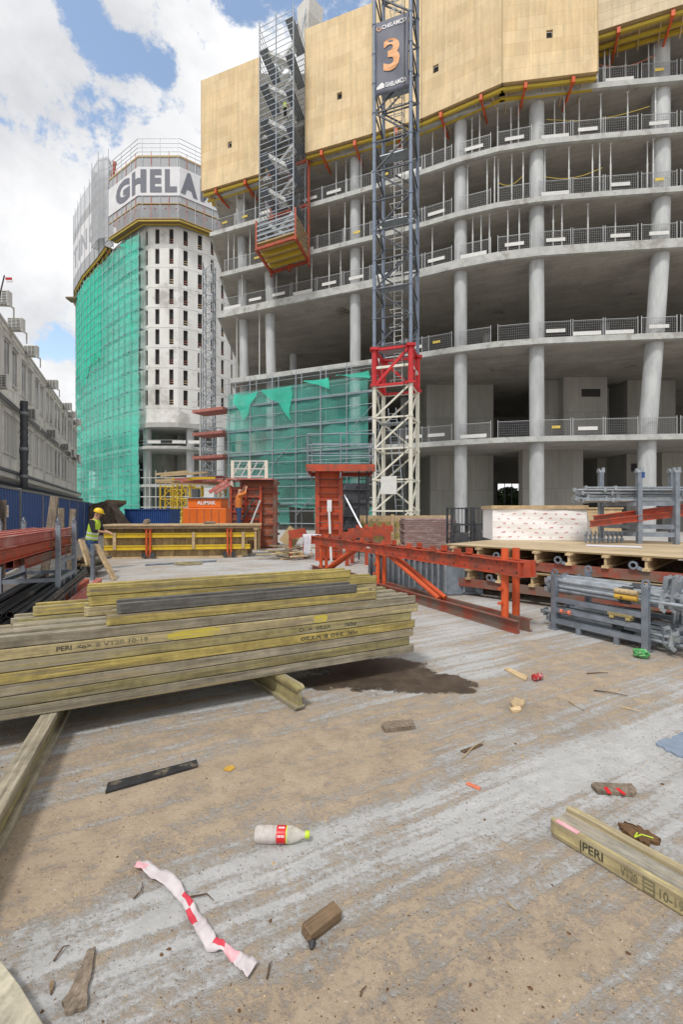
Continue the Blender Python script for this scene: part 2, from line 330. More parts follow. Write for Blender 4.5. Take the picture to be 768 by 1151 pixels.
def seam_mat(name, c1, c2, seam, bw, bh, axes, mortar=.006, var=.5, sc=1.5, rough=.7, rot=0.0, stretch=(1,1,1), spots=None, runs=0.0):
    """sheets with joints between them: axes picks the two object axes the sheets are laid along"""
    m = bpy.data.materials.new(name); m.use_nodes = True; nt = m.node_tree; N = nt.nodes; L = nt.links
    b = N['Principled BSDF']; tc = N.new('ShaderNodeTexCoord'); sp = N.new('ShaderNodeSeparateXYZ'); cb = N.new('ShaderNodeCombineXYZ')
    L.new(tc.outputs['Object'], sp.inputs[0]); L.new(sp.outputs[axes[0]], cb.inputs[0]); L.new(sp.outputs[axes[1]], cb.inputs[1])
    mp = N.new('ShaderNodeMapping'); mp.inputs['Rotation'].default_value = (0,0,rot); L.new(cb.outputs[0], mp.inputs[0])
    br = N.new('ShaderNodeTexBrick'); br.offset = .5; br.inputs['Scale'].default_value = 1
    br.inputs['Brick Width'].default_value = bw; br.inputs['Row Height'].default_value = bh; br.inputs['Mortar Size'].default_value = mortar
    br.inputs['Mortar Smooth'].default_value = .3; br.inputs['Bias'].default_value = 0
    br.inputs['Color1'].default_value = (*c1,1); br.inputs['Color2'].default_value = (*c2,1); br.inputs['Mortar'].default_value = (*seam,1)
    L.new(mp.outputs[0], br.inputs['Vector'])
    nz = N.new('ShaderNodeTexNoise'); nz.inputs['Scale'].default_value = sc; nz.inputs['Detail'].default_value = 8; nz.inputs['Roughness'].default_value = .65
    ms = N.new('ShaderNodeMapping'); ms.inputs['Scale'].default_value = stretch; L.new(tc.outputs['Object'], ms.inputs[0]); L.new(ms.outputs[0], nz.inputs['Vector'])
    mr = N.new('ShaderNodeMapRange'); mr.inputs[1].default_value = .25; mr.inputs[2].default_value = .75; mr.inputs[3].default_value = 1-var*.5; mr.inputs[4].default_value = 1+var*.35
    L.new(nz.outputs['Fac'], mr.inputs[0])
    vm = N.new('ShaderNodeVectorMath'); vm.operation = 'SCALE'; L.new(br.outputs['Color'], vm.inputs[0]); L.new(mr.outputs[0], vm.inputs['Scale'])
    o = vm.outputs[0]
    if runs:
        mq = N.new('ShaderNodeMapping'); mq.inputs['Scale'].default_value = (2.6,2.6,.10); L.new(tc.outputs['Object'], mq.inputs[0])
        nq = N.new('ShaderNodeTexNoise'); nq.inputs['Scale'].default_value = 1.6; nq.inputs['Detail'].default_value = 9; nq.inputs['Roughness'].default_value = .7; L.new(mq.outputs[0], nq.inputs['Vector'])
        oi = N.new('ShaderNodeObjectInfo'); mo = N.new('ShaderNodeMapRange'); mo.inputs[3].default_value = .90; mo.inputs[4].default_value = 1.06; L.new(oi.outputs['Random'], mo.inputs[0])
        mq2 = N.new('ShaderNodeMapRange'); mq2.inputs[1].default_value = .35; mq2.inputs[2].default_value = .62; mq2.inputs[3].default_value = 1-runs; mq2.inputs[4].default_value = 1.05; L.new(nq.outputs['Fac'], mq2.inputs[0])
        mm_ = N.new('ShaderNodeMath'); mm_.operation = 'MULTIPLY'; L.new(mo.outputs[0], mm_.inputs[0]); L.new(mq2.outputs[0], mm_.inputs[1])
        v2 = N.new('ShaderNodeVectorMath'); v2.operation = 'SCALE'; L.new(o, v2.inputs[0]); L.new(mm_.outputs[0], v2.inputs['Scale']); o = v2.outputs[0]
    if spots:
        n3 = N.new('ShaderNodeTexNoise'); n3.inputs['Scale'].default_value = spots[1]; n3.inputs['Detail'].default_value = 9; n3.inputs['Roughness'].default_value = .7
        L.new(tc.outputs['Object'], n3.inputs['Vector'])
        r3 = N.new('ShaderNodeValToRGB'); r3.color_ramp.elements[0].position = spots[2]; r3.color_ramp.elements[1].position = spots[2]+.1
        L.new(n3.outputs['Fac'], r3.inputs[0]); mx = N.new('ShaderNodeMix'); mx.data_type = 'RGBA'
        L.new(r3.outputs[0], mx.inputs[0]); L.new(o, mx.inputs[6]); mx.inputs[7].default_value = (*spots[0],1); o = mx.outputs[2]
    L.new(o, b.inputs['Base Color']); b.inputs['Roughness'].default_value = rough
    MT[name] = m; return m
seam_mat('plywood', (.71,.55,.32), (.64,.475,.255), (.55,.40,.215), 2.1, .92, (0,2), mortar=.012, var=.55, sc=.9, spots=((.70,.57,.36), .55, .60), stretch=(1.0,1.0,.35), runs=.13)
seam_mat('plywood_pale', (.66,.54,.36), (.60,.48,.30), (.42,.31,.17), 2.4, .62, (0,2), mortar=.014, var=.4, sc=1.0, runs=.12)
seam_mat('soffit', (.43,.41,.375), (.36,.345,.315), (.24,.23,.205), 2.5, .6, (0,1), mortar=.014, var=.55, sc=.35, rough=.85, rot=.35, spots=((.13,.12,.105), .22, .60))
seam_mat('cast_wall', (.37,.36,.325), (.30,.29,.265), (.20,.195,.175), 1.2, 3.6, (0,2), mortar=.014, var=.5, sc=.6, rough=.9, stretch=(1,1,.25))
seam_mat('deck_boards', (.53,.42,.27), (.40,.31,.19), (.26,.18,.09), 2.0, .5, (0,1), mortar=.006, var=.5, sc=2)

def ground_mat():
    m = bpy.data.materials.new('ground_concrete_sand'); m.use_nodes = True; nt = m.node_tree; N = nt.nodes; L = nt.links
    b = N['Principled BSDF']; tc = N.new('ShaderNodeTexCoord')
    def noise(scale, detail, rough, vec, dist=0.0):
        n = N.new('ShaderNodeTexNoise'); n.inputs['Scale'].default_value = scale; n.inputs['Detail'].default_value = detail
        n.inputs['Roughness'].default_value = rough; n.inputs['Distortion'].default_value = dist; L.new(vec, n.inputs['Vector']); return n.outputs['Fac']
    def math_(op, a, bb, clamp=False):
        n = N.new('ShaderNodeMath'); n.operation = op; n.use_clamp = clamp
        for i, x in enumerate((a, bb)):
            if isinstance(x, (int, float)): n.inputs[i].default_value = x
            else: L.new(x, n.inputs[i])
        return n.outputs[0]
    def ramp(x, p0, p1, c0=(0,0,0), c1=(1,1,1)):
        n = N.new('ShaderNodeValToRGB'); n.color_ramp.elements[0].position = p0; n.color_ramp.elements[1].position = p1
        n.color_ramp.elements[0].color = (*c0,1); n.color_ramp.elements[1].color = (*c1,1); L.new(x, n.inputs[0]); return n.outputs[0]
    def mix(f, a, bb):
        n = N.new('ShaderNodeMix'); n.data_type = 'RGBA'
        if isinstance(f, (int, float)): n.inputs[0].default_value = f
        else: L.new(f, n.inputs[0])
        for i, x in ((6, a), (7, bb)):
            if isinstance(x, tuple): n.inputs[i].default_value = (*x, 1)
            else: L.new(x, n.inputs[i])
        return n.outputs[2]
    obj = tc.outputs['Object']
    # the lorries' tracks run at about 29 degrees to the view
    def mapped(vec, rot, sc):
        n = N.new('ShaderNodeMapping'); n.inputs['Rotation'].default_value = (0,0,rot); n.inputs['Scale'].default_value = sc; L.new(vec, n.inputs[0]); return n.outputs[0]
    wob = N.new('ShaderNodeVectorMath'); wob.operation = 'MULTIPLY_ADD'
    wn = N.new('ShaderNodeTexNoise'); wn.inputs['Scale'].default_value = .8; wn.inputs['Detail'].default_value = 3; L.new(obj, wn.inputs['Vector'])
    L.new(wn.outputs['Color'], wob.inputs[0]); wob.inputs[1].default_value = (.12,.12,0); L.new(obj, wob.inputs[2])
    rot = mapped(wob.outputs[0], math.radians(-29), (1,1,1))
    sx = N.new('ShaderNodeSeparateXYZ'); L.new(rot, sx.inputs[0])
    streak = noise(1.7, 8, .62, mapped(rot, 0, (.16,1.6,1)), .0)
    rut = noise(2.2, 7, .60, mapped(rot, 0, (.20,6.0,1)), .0)
    mid = noise(5, 9, .68, obj, .2); small = noise(15, 8, .68, obj, .1)
    fine = noise(48, 6, .7, obj); grit = noise(210, 3, .7, obj); big = noise(.6, 4, .55, obj, .3)
    belt = N.new('ShaderNodeValToRGB'); el = belt.color_ramp.elements
    mr = N.new('ShaderNodeMapRange'); mr.inputs[1].default_value = 0.0; mr.inputs[2].default_value = 10.0; L.new(sx.outputs[1], mr.inputs[0]); L.new(mr.outputs[0], belt.inputs[0])
    st = [(1.25,.05),(1.45,.06),(1.6,-.05),(1.75,-.13),(1.95,-.10),(2.15,-.01),(2.35,.07),(2.6,.12),(2.9,.10),(3.2,.04),(3.5,-.01),(4.0,-.05),(4.8,-.01),(6.5,.01),(9.5,-.06)]
    stops = [(p/10, v+.5) for p, v in st]
    el[0].position = stops[0][0]; el[0].color = (stops[0][1],)*3+(1,)
    el[1].position = stops[-1][0]; el[1].color = (stops[-1][1],)*3+(1,)
    for p, v in stops[1:-1]:
        e = el.new(p); e.color = (v,v,v,1)
    def cen(x, k): return math_('MULTIPLY', math_('SUBTRACT', x, .5), k)
    s = math_('MULTIPLY', math_('SUBTRACT', belt.outputs[0], .5), 1.15)
    xg = N.new('ShaderNodeMapRange'); xg.inputs[1].default_value = -1.0; xg.inputs[2].default_value = 3.2; xg.inputs[3].default_value = .055; xg.inputs[4].default_value = -.055; L.new(sx.outputs[0], xg.inputs[0]); s = math_('ADD', s, xg.outputs[0])
    for x, k in ((streak,.62),(rut,.78),(big,.52),(mid,.60),(small,.52),(fine,.50)): s = math_('ADD', s, cen(x,k))
    sm = N.new('ShaderNodeMapRange'); sm.interpolation_type = 'SMOOTHSTEP'; sm.inputs[1].default_value = -.17; sm.inputs[2].default_value = .12; L.new(s, sm.inputs[0]); sand = sm.outputs[0]
    conc = mix(ramp(mid, .36,.64), (.44,.448,.452), (.60,.61,.62))
    conc = mix(ramp(small, .40,.62), mix(.22, conc, (.31,.30,.285)), conc)
    sandc = mix(ramp(mid, .36,.64), (.33,.230,.134), (.46,.335,.203))
    sandc = mix(ramp(fine, .38,.62), mix(.30, sandc, (.22,.155,.095)), sandc)
    col = mix(math_('MULTIPLY', sand, .84), conc, sandc)
    damp = ramp(noise(.9, 5, .6, obj, .4), .54, .66); col = mix(math_('MULTIPLY', damp, .22), col, (.19,.15,.11))
    gm = ramp(grit, .36, .64); col = mix(math_('MULTIPLY', gm, .42), mix(.16, col, (.08,.06,.045)), mix(.25, col, (.66,.62,.56)))
    sp = ramp(noise(75, 2, .5, obj), .66, .70); col = mix(math_('MULTIPLY', sp, .6), col, (.10,.07,.05))
    sp2 = ramp(noise(62, 2, .5, mapped(obj,.5,(1,1,1))), .67, .71); col = mix(math_('MULTIPLY', sp2, .5), col, (.60,.57,.52))
    L.new(col, b.inputs['Base Color']); b.inputs['Roughness'].default_value = .88; b.inputs['Specular IOR Level'].default_value = .25
    bp = N.new('ShaderNodeBump'); bp.inputs['Strength'].default_value = .9; bp.inputs['Distance'].default_value = .02
    hh = math_('ADD', math_('MULTIPLY', sand, .35), math_('ADD', math_('MULTIPLY', small, .5), math_('ADD', math_('MULTIPLY', fine, .35), math_('MULTIPLY', grit, .16))))
    L.new(hh, bp.inputs['Height']); L.new(bp.outputs[0], b.inputs['Normal'])
    MT['ground'] = m
ground_mat()
def wet_mat():
    """damp stain whose rim fades into the dust"""
    m = bpy.data.materials.new('wet_stain'); m.use_nodes = True; nt = m.node_tree; N = nt.nodes; L = nt.links; b = N['Principled BSDF']; out = N['Material Output']
    tc = N.new('ShaderNodeTexCoord'); ob = tc.outputs['Object']
    def noise(s, d, r):
        n = N.new('ShaderNodeTexNoise'); n.inputs['Scale'].default_value = s; n.inputs['Detail'].default_value = d; n.inputs['Roughness'].default_value = r; L.new(ob, n.inputs['Vector']); return n.outputs['Fac']
    def mth(op, a, c):
        n = N.new('ShaderNodeMath'); n.operation = op
        for i, x in enumerate((a, c)):
            if isinstance(x, (int, float)): n.inputs[i].default_value = x
            else: L.new(x, n.inputs[i])
        return n.outputs[0]
    val = None
    for (px, py, rx, ry) in ((425,757,.62,.50),(486,768,.44,.27),(372,766,.34,.22),(520,776,.22,.10)):
        c = G(px,py); mp = N.new('ShaderNodeMapping'); mp.vector_type = 'TEXTURE'; mp.inputs['Location'].default_value = (c.x,c.y,0); mp.inputs['Scale'].default_value = (rx,ry,1); L.new(ob, mp.inputs[0])
        ln = N.new('ShaderNodeVectorMath'); ln.operation = 'LENGTH'; L.new(mp.outputs[0], ln.inputs[0])
        v = mth('SUBTRACT', 1.0 if ry > .12 else .8, ln.outputs['Value']); val = v if val is None else mth('MAXIMUM', val, v)
    val = mth('ADD', val, mth('MULTIPLY', mth('SUBTRACT', noise(4,9,.65), .5), 1.3)); val = mth('ADD', val, mth('MULTIPLY', mth('SUBTRACT', noise(22,6,.7), .5), .5))
    mr = N.new('ShaderNodeMapRange'); mr.interpolation_type = 'SMOOTHSTEP'; mr.inputs[1].default_value = -.02; mr.inputs[2].default_value = .20; mr.inputs[4].default_value = .92; L.new(val, mr.inputs[0])
    rp = N.new('ShaderNodeValToRGB'); rp.color_ramp.elements[0].color = (.052,.040,.030,1); rp.color_ramp.elements[1].color = (.125,.095,.068,1)
    rp.color_ramp.elements[0].position = .35; rp.color_ramp.elements[1].position = .7
    L.new(noise(6,9,.7), rp.inputs[0]); L.new(rp.outputs[0], b.inputs['Base Color']); b.inputs['Roughness'].default_value = .42
    tr = N.new('ShaderNodeBsdfTransparent'); mx = N.new('ShaderNodeMixShader'); L.new(mr.outputs[0], mx.inputs[0]); L.new(tr.outputs[0], mx.inputs[1]); L.new(b.outputs[0], mx.inputs[2]); L.new(mx.outputs[0], out.inputs[0])
    MT['wet'] = m
wet_mat()

UU = Vector((-.41,.912,0)); VV = Vector((.912,.41,0))
RU = math.atan2(.912,-.41)         # heading of the site's long axis
RV = math.atan2(.41,.912)

# ------------------------------------------------------------------ camera, sky, sun
cam = bpy.data.cameras.new('camera'); co = bpy.data.objects.new('camera', cam); COL.objects.link(co)
co.location = (0,0,H); co.rotation_euler = (math.radians(90),0,0)
cam.sensor_fit = 'VERTICAL'; cam.sensor_height = 36; cam.lens = 36*F/1151; cam.clip_end = 5000; cam.clip_start = .05
C.camera = co
EL, AZ = math.radians(56), math.radians(206)      # the sun stands behind and to the left of the photographer
sd = Vector((math.sin(AZ)*math.cos(EL), math.cos(AZ)*math.cos(EL), math.sin(EL)))
sl = bpy.data.lights.new('sun', 'SUN'); sl.energy = 2.2; sl.angle = math.radians(10); sl.color = (1,.96,.90)
so = bpy.data.objects.new('sun', sl); COL.objects.link(so); so.rotation_euler = sd.to_track_quat('Z','Y').to_euler(); so.location = (0,0,80)

def make_world():
    w = bpy.data.worlds.new('World'); C.world = w; w.use_nodes = True; nt = w.node_tree; N = nt.nodes; L = nt.links
    bg = N['Background']; bg.inputs[1].default_value = .1
    sky = N.new('ShaderNodeTexSky'); sky.sky_type = 'NISHITA'; sky.sun_disc = False; sky.sun_elevation = EL; sky.sun_rotation = AZ; sky.air_density = 1.0; sky.dust_density = 1.5
    tc = N.new('ShaderNodeTexCoord'); v = tc.outputs['Generated']
    mp = N.new('ShaderNodeMapping'); mp.inputs['Scale'].default_value = (1,1,1.15); mp.inputs['Location'].default_value = (3.1,.4,1.7); L.new(v, mp.inputs[0])
    def noise(s, d, r, dist=0):
        n = N.new('ShaderNodeTexNoise'); n.inputs['Scale'].default_value = s; n.inputs['Detail'].default_value = d; n.inputs['Roughness'].default_value = r; n.inputs['Distortion'].default_value = dist
        L.new(mp.outputs[0], n.inputs['Vector']); return n.outputs['Fac']
    def mth(op, a, b=None, clamp=False):
        n = N.new('ShaderNodeMath'); n.operation = op; n.use_clamp = clamp
        for i, x in enumerate((a, b)):
            if x is None: continue
            if isinstance(x, (int, float)): n.inputs[i].default_value = x
            else: L.new(x, n.inputs[i])
        return n.outputs[0]
    val = mth('ADD', mth('MULTIPLY', noise(5.2, 13, .68, .2), 3.0), -.60)
    val = mth('ADD', val, mth('MULTIPLY', mth('SUBTRACT', noise(17, 9, .7, .1), .5), 1.0))
    holes = [((84,6), .056, .62), ((106,46), .050, .58), ((140,64), .040, .46), ((182,78), .035, .42), ((258,-14), .065, .52), ((300,6), .08, .46), ((385,-14), .15, .52), ((60,392), .06, .36)]
    for (px, py), rad, amp in holes:
        d = Vector(((px-CX)/F, 1, (CY-py)/F)).normalized()
        n = N.new('ShaderNodeVectorMath'); n.operation = 'DISTANCE'; nrm = N.new('ShaderNodeVectorMath'); nrm.operation = 'NORMALIZE'; L.new(v, nrm.inputs[0])
        L.new(nrm.outputs[0], n.inputs[0]); n.inputs[1].default_value = d
        r = N.new('ShaderNodeMapRange'); r.interpolation_type = 'SMOOTHSTEP'; r.inputs[1].default_value = 0; r.inputs[2].default_value = rad; r.inputs[3].default_value = amp; r.inputs[4].default_value = 0
        L.new(n.outputs['Value'], r.inputs[0]); val = mth('SUBTRACT', val, r.outputs[0])
    cr = N.new('ShaderNodeMapRange'); cr.interpolation_type = 'SMOOTHSTEP'; cr.inputs[1].default_value = .30; cr.inputs[2].default_value = .62; L.new(val, cr.inputs[0])
    c2 = N.new('ShaderNodeValToRGB'); L.new(noise(2.6, 8, .58, .2), c2.inputs[0])
    c2.color_ramp.elements[0].position = .36; c2.color_ramp.elements[0].color = (.74,.755,.79,1)
    c2.color_ramp.elements[1].position = .56; c2.color_ramp.elements[1].color = (1.12,1.12,1.13,1)
    sc = N.new('ShaderNodeVectorMath'); sc.operation = 'SCALE'; sc.inputs['Scale'].default_value = 8.4; L.new(c2.outputs[0], sc.inputs[0])
    sk = N.new('ShaderNodeVectorMath'); sk.operation = 'SCALE'; sk.inputs['Scale'].default_value = 1.0; gn = N.new('ShaderNodeVectorMath'); gn.operation = 'MULTIPLY'; gn.inputs[1].default_value = (2.9,2.7,2.4); L.new(sky.outputs[0], gn.inputs[0]); L.new(gn.outputs[0], sk.inputs[0])
    mx = N.new('ShaderNodeMix'); mx.data_type = 'RGBA'; L.new(cr.outputs[0], mx.inputs[0]); L.new(sk.outputs[0], mx.inputs[6]); L.new(sc.outputs[0], mx.inputs[7])
    L.new(mx.outputs[2], bg.inputs[0])
make_world()
C.view_settings.view_transform = 'Standard'; C.view_settings.look = 'None'; C.view_settings.exposure = 0.13; C.view_settings.gamma = 1
C.render.engine = 'CYCLES'
C.cycles.use_denoising = True
try: C.cycles.denoiser = 'OPENIMAGEDENOISE'
except Exception: pass
C.cycles.max_bounces = 8; C.cycles.transparent_max_bounces = 14; C.cycles.diffuse_bounces = 6
C.cycles.use_adaptive_sampling = True
# ------------------------------------------------------------------ ground
g = MB(); g.add([(-1500,-60,0),(1500,-60,0),(1500,3000,0),(-1500,3000,0)], [(0,1,2,3)])
struct(g.build('ground', MT['ground']))
# wet patch beside the timber stack
def blob(pts, jit, n=4, seed=1):
    r = random.Random(seed); out = []
    for i, p in enumerate(pts):
        q = pts[(i+1) % len(pts)]
        for k in range(n):
            t = k/n; a = Vector(p)*(1-t)+Vector(q)*t
            out.append((a.x+r.uniform(-jit,jit), a.y+r.uniform(-jit,jit)))
    return out
wp = [G(x,y) for x,y in [(352,770),(372,781),(392,778),(410,784),(428,779),(446,783),(466,776),(498,781),(538,774),(512,766),(498,754),(503,744),(490,738),(470,737),(440,741),(400,741),(362,748)]]
w = MB(); w.add([(-.9,3.2,.004),(2.3,3.2,.004),(2.3,5.6,.004),(-.9,5.6,.004)], [(0,1,2,3)])
struct(w.build('wet_ground', MT['wet']))
wp = [G(x,y) for x,y in [(470,792),(500,786),(545,782),(575,788),(560,800),(530,796),(500,802)]]

# ------------------------------------------------------------------ concrete building
FPX = [(200,46.6),(236,44.9),(417,38.4),(474,36.67),(515,35.36),(560,34.31),(607,33.65),(680,33.1),(768,32.55),(900,31.9),(1010,31.5)]
FP = [Vector(((px-CX)/F*Y, Y)) for px, Y in FPX]
def facade(px, off=0.0):
    """plan point on the slab-edge line seen at px, moved OFF metres outward (towards the viewer)"""
    for (a, b) in zip(FPX[:-1], FPX[1:]):
        if a[0] <= px <= b[0] or b is FPX[-1]:
            p, q = Vector(((a[0]-CX)/F*a[1], a[1])), Vector(((b[0]-CX)/F*b[1], b[1]))
            k = (px-CX)/F; d = q-p
            t = (k*p.y-p.x)/(d.x-k*d.y)
            n = Vector((d.y, -d.x)).normalized()
            return p+d*t+n*off
def poly_at(px0, px1, off=0.0):
    xs = [px0]+[a[0] for a in FPX if px0 < a[0] < px1]+[px1]
    return [facade(x, off) for x in xs]
LEV = [(6.84,.36,256,'first'),(14.08,.40,260,'second'),(20.6,.62,245,'third'),(24.6,.36,247,'fourth'),(28.83,.36,236,'fifth'),(32.54,.36,240,'sixth'),(36.4,.36,262,'seventh')]
bld = thing('concrete_building', 'unfinished grey concrete high-rise with open floors and round columns behind the crane', 'building', (10,36,0))
for i, (z, t, pl, nm) in enumerate(LEV):
    fr = poly_at(pl, 1000)
    back = [(60,44),(60,64), (fr[0].x-1.6, 64)]
    pts = [tuple(p) for p in fr]
    s = MB(); s.prism(pts+back, z, z+t); o = s.build('floor_slab', [MT['soffit']], bld, world=True)
    e = MB()          # the pale cast edge beam
    ed = poly_at(pl, 1000, .02); ed2 = poly_at(pl, 1000, -.25)
    e.prism([tuple(p) for p in ed]+[tuple(p) for p in reversed(ed2)], z-.02, z+t+.015)
    q = Vector((ed[0].x-.03, ed[0].y)); e.prism([(q.x,q.y-.02),(q.x+.25,q.y-.02),(q.x-1.3,63.9),(q.x-1.6,63.9)], z-.02, z+t+.012)
    e.build('slab_edge', MT['concrete_edge'], o, world=True) if False else e.build('slab_edge', MT['concrete_edge'], bld, world=True)
LZ = [0]+[l[0] for l in LEV]; LT = [0]+[l[1] for l in LEV]
def column(px, r, bots, tops, off=-1.0):
    for k, (pb, pt) in enumerate(zip(bots, tops)):
        if pb is None: continue
        z0, z1 = LZ[k]+LT[k], LZ[k+1]
        a, b = facade(pb, off), facade(pt, off)
        m = MB(); m.tube((a.x,a.y,z0),(b.x,b.y,z1), r, 20); m.build('column', MT['concrete_column'], bld, world=True, smooth=True)
column(515, .50, [515]*7, [515]*7)
column(607, .54, [607]*7, [606.5]*7)
column(750, .60, [736,737,745.5,752,753,753,752.5], [736.5,745,752,753,753,752.5,752])
column(394, .47, [395]*7, [395]*7)
column(296, .47, [296]*7, [296,296,294.5,294,294,294,294], off=-1.4)
column(264, .45, [266,265,264,262,262,261,None], [265,264,263,262,261,261,None], off=-1.6)
column(870, .60, [850,855,862,868,870,870,870], [855,862,868,870,870,870,870])
for px, y in ((548,49),(680,46),(455,50),(400,52),(330,55)):
    X = (px-CX)/F*y
    for k in range(7):
        m = MB(); m.tube((X,y,LZ[k]+LT[k]),(X,y,LZ[k+1]), .45, 14); m.build('column', MT['concrete_column'], bld, world=True, smooth=True)
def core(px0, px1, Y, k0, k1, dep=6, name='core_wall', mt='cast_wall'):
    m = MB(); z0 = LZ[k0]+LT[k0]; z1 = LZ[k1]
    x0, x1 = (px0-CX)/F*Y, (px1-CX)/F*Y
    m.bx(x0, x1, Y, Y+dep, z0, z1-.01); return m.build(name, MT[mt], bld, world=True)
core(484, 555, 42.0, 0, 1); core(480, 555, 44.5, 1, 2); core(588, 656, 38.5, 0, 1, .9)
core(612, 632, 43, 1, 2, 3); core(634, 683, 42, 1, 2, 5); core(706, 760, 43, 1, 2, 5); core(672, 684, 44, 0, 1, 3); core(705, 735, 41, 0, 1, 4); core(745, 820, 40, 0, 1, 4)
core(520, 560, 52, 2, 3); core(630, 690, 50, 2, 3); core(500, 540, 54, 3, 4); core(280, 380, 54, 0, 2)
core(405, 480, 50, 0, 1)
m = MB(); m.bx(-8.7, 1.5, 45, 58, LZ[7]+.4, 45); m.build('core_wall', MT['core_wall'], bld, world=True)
# rear wall with the one opening that lets the trees show through
rw = MB()
rw.bx(-14, 20.6, 60, 60.3, 0, LZ[7]); rw.bx(24.4, 58, 60, 60.3, 0, LZ[7]); rw.bx(20.6, 24.4, 60, 60.3, 5.4, LZ[7]); rw.bx(20.6,24.4,60,60.3,0,1.6)
rw.build('rear_wall', MT['core_wall'], bld, world=True)
wf = MB()
for i in range(5): wf.bx(20.6+i*.95-.03, 20.6+i*.95+.03, 59.9, 60, 1.6, 5.4)
for i in range(4): wf.bx(20.6, 24.4, 59.88, 59.96, 1.6+i*1.25-.03, 1.6+i*1.25+.03)
wf.build('window_frame', MT['steel_dark'], bld, world=True)
for px0, px1, zz in ((655,676,12.6),(515,530,9.0),(640,668,19.2)):
    pass
# small dark vents high in the core walls
v = MB(); a = W(706,523,40.9); v.box((a.x+.9,40.97,5.6),(1.0,.06,.7)); v.build('vent_opening', MT['dark_inside'], bld, world=True)
v = MB(); a = W(665,436,41.95); v.box((a.x,41.97,12.6),(1.7,.06,.7)); v.build('vent_opening', MT['dark_inside'], bld, world=True)

# props between the slabs, each seen at its own px
PROPS = {5: [(484,.7),(499,.5),(530,.8),(539,.5),(559.5,.6),(576.5,.8),(584.5,.5),(627.5,.7),(637.5,.5),(656.5,.8),(680,.6),(711,.6),(742,.5),(375,.6),(385,.8),(403,.7),(270,.6),(281,.9),(262,.6)],
         4: [(497,.6),(525,.7),(547.5,.6),(556,.5),(560,.9),(577,.6),(590,.6),(616,.6),(643.5,.6),(670.5,.6),(678,.5),(691.5,.6),(734.5,.7),(739.5,.5),(367,.6),(384.5,.7),(407,.5),(277,.6),(258,.7),(253,.5)],
         3: [(484,.6),(531,.6),(540.5,.6),(550,.7),(572.5,.6),(585.5,.6),(625.5,.6),(635.5,.6),(700,1),(666.5,.8),(268,.6),(307,.6),(330,.6),(347,.6),(367,.6),(380,.6),(405,.7)],
         6: [(676,.6),(680,1.0),(684.5,.6),(691,.7),(735,.6),(742.5,.7),(711,.9)],
         2: [(262,.6),(287,.7)]}
for k in PROPS:
    row = sorted(PROPS[k])
    for i, (px, off) in enumerate(row):
        p = facade(px, -off); z0, z1 = LZ[k]+LT[k], LZ[k+1]; zm = z0+(z1-z0)*RND.uniform(.55,.72)
        m = MB(); m.tube((0,0,.01),(0,0,zm-z0), .055, 7).tube((0,0,zm-z0),(0,0,z1-z0), .042, 7)
        m.box((0,0,.006),(.2,.2,.012)).box((0,0,z1-z0-.008),(.2,.2,.012)).tube((-.09,0,zm-z0),(.09,0,zm-z0),.03,6)
        o = m.build('floor_prop', MT['prop_white']); o.location = (p.x, p.y, z0); o.rotation_euler.z = RND.uniform(0,3)
        tag(o, f'pale steel prop, {ORD[i]} from the left on the {LEV[k-1][3]} open floor', 'prop', f'steel props on the {LEV[k-1][3]} floor')

# guardrails along the slab edges
def rail_master(kind):
    t = thing('guardrail', 'x', 'guardrail')
    f = MB(); hgt = 1.25
    for x in (0, 2.4): f.bx(x-.022, x+.022, -.022, .022, 0, hgt+.12)
    f.bx(0,2.4,-.012,.012,hgt-.02,hgt+.01)
    f.build('frame', MT['rail_steel'], t)
    n = MB()
    for i in range(1,16): n.bx(i*.15-.006, i*.15+.006, -.006, .006, .06, hgt-.03)
    for i in range(7): n.bx(.03, 2.37, -.005, .005, .08+i*.18-.006, .08+i*.18+.006)
    n.build('mesh_infill', MT['rail_wire'], t)
    if kind == 1: m = MB(); m.bx(.5,1.85,-.06,-.03,.42,.68); m.build('board', MT['board_white'], t)
    if kind == 2: m = MB(); m.bx(.15,2.1,-.06,-.03,.12,.40); m.build('board', MT['board_white'], t)
    if kind == 3: m = MB(); m.bx(.9,1.5,-.06,-.03,.6,.8); m.build('board', MT['yellow_board'], t)
    return t
KD = {0:'without board', 1:'with white board', 2:'with long white board', 3:'with yellow board'}
masters = {}
for k, (z, t, pl, nm) in enumerate(LEV[:6]):
    px = pl+4 if k > 1 else 425
    d = 0.0; pts = poly_at(max(px,pl), 830, -.22)
    i = 0
    for a, b in zip(pts[:-1], pts[1:]):
        L = (b-a).length; u = (b-a)/L; s0 = 0.0
        n = max(1, round(L/2.45))
        for j in range(n):
            kind = RND.choice([0,1,1,2,0,3,1]) if k != 2 else RND.choice([1,2,1,0])
            p = a+u*(L*j/n); rz = math.atan2(u.y,u.x); zz = z+t
            lab = f'mesh guardrail {KD[kind]}, {ORD[i]} from the left on the {nm} floor'
            if kind not in masters:
                masters[kind] = rail_master(kind); r = masters[kind]
                r.matrix_basis = Matrix.Translation((p.x,p.y,zz)) @ Matrix.Rotation(rz,4,'Z'); r['label'] = lab
            else: r = dup(masters[kind], (p.x,p.y,zz), rz, lab)
            r['group'] = f'guardrails on the {nm} floor'
            i += 1
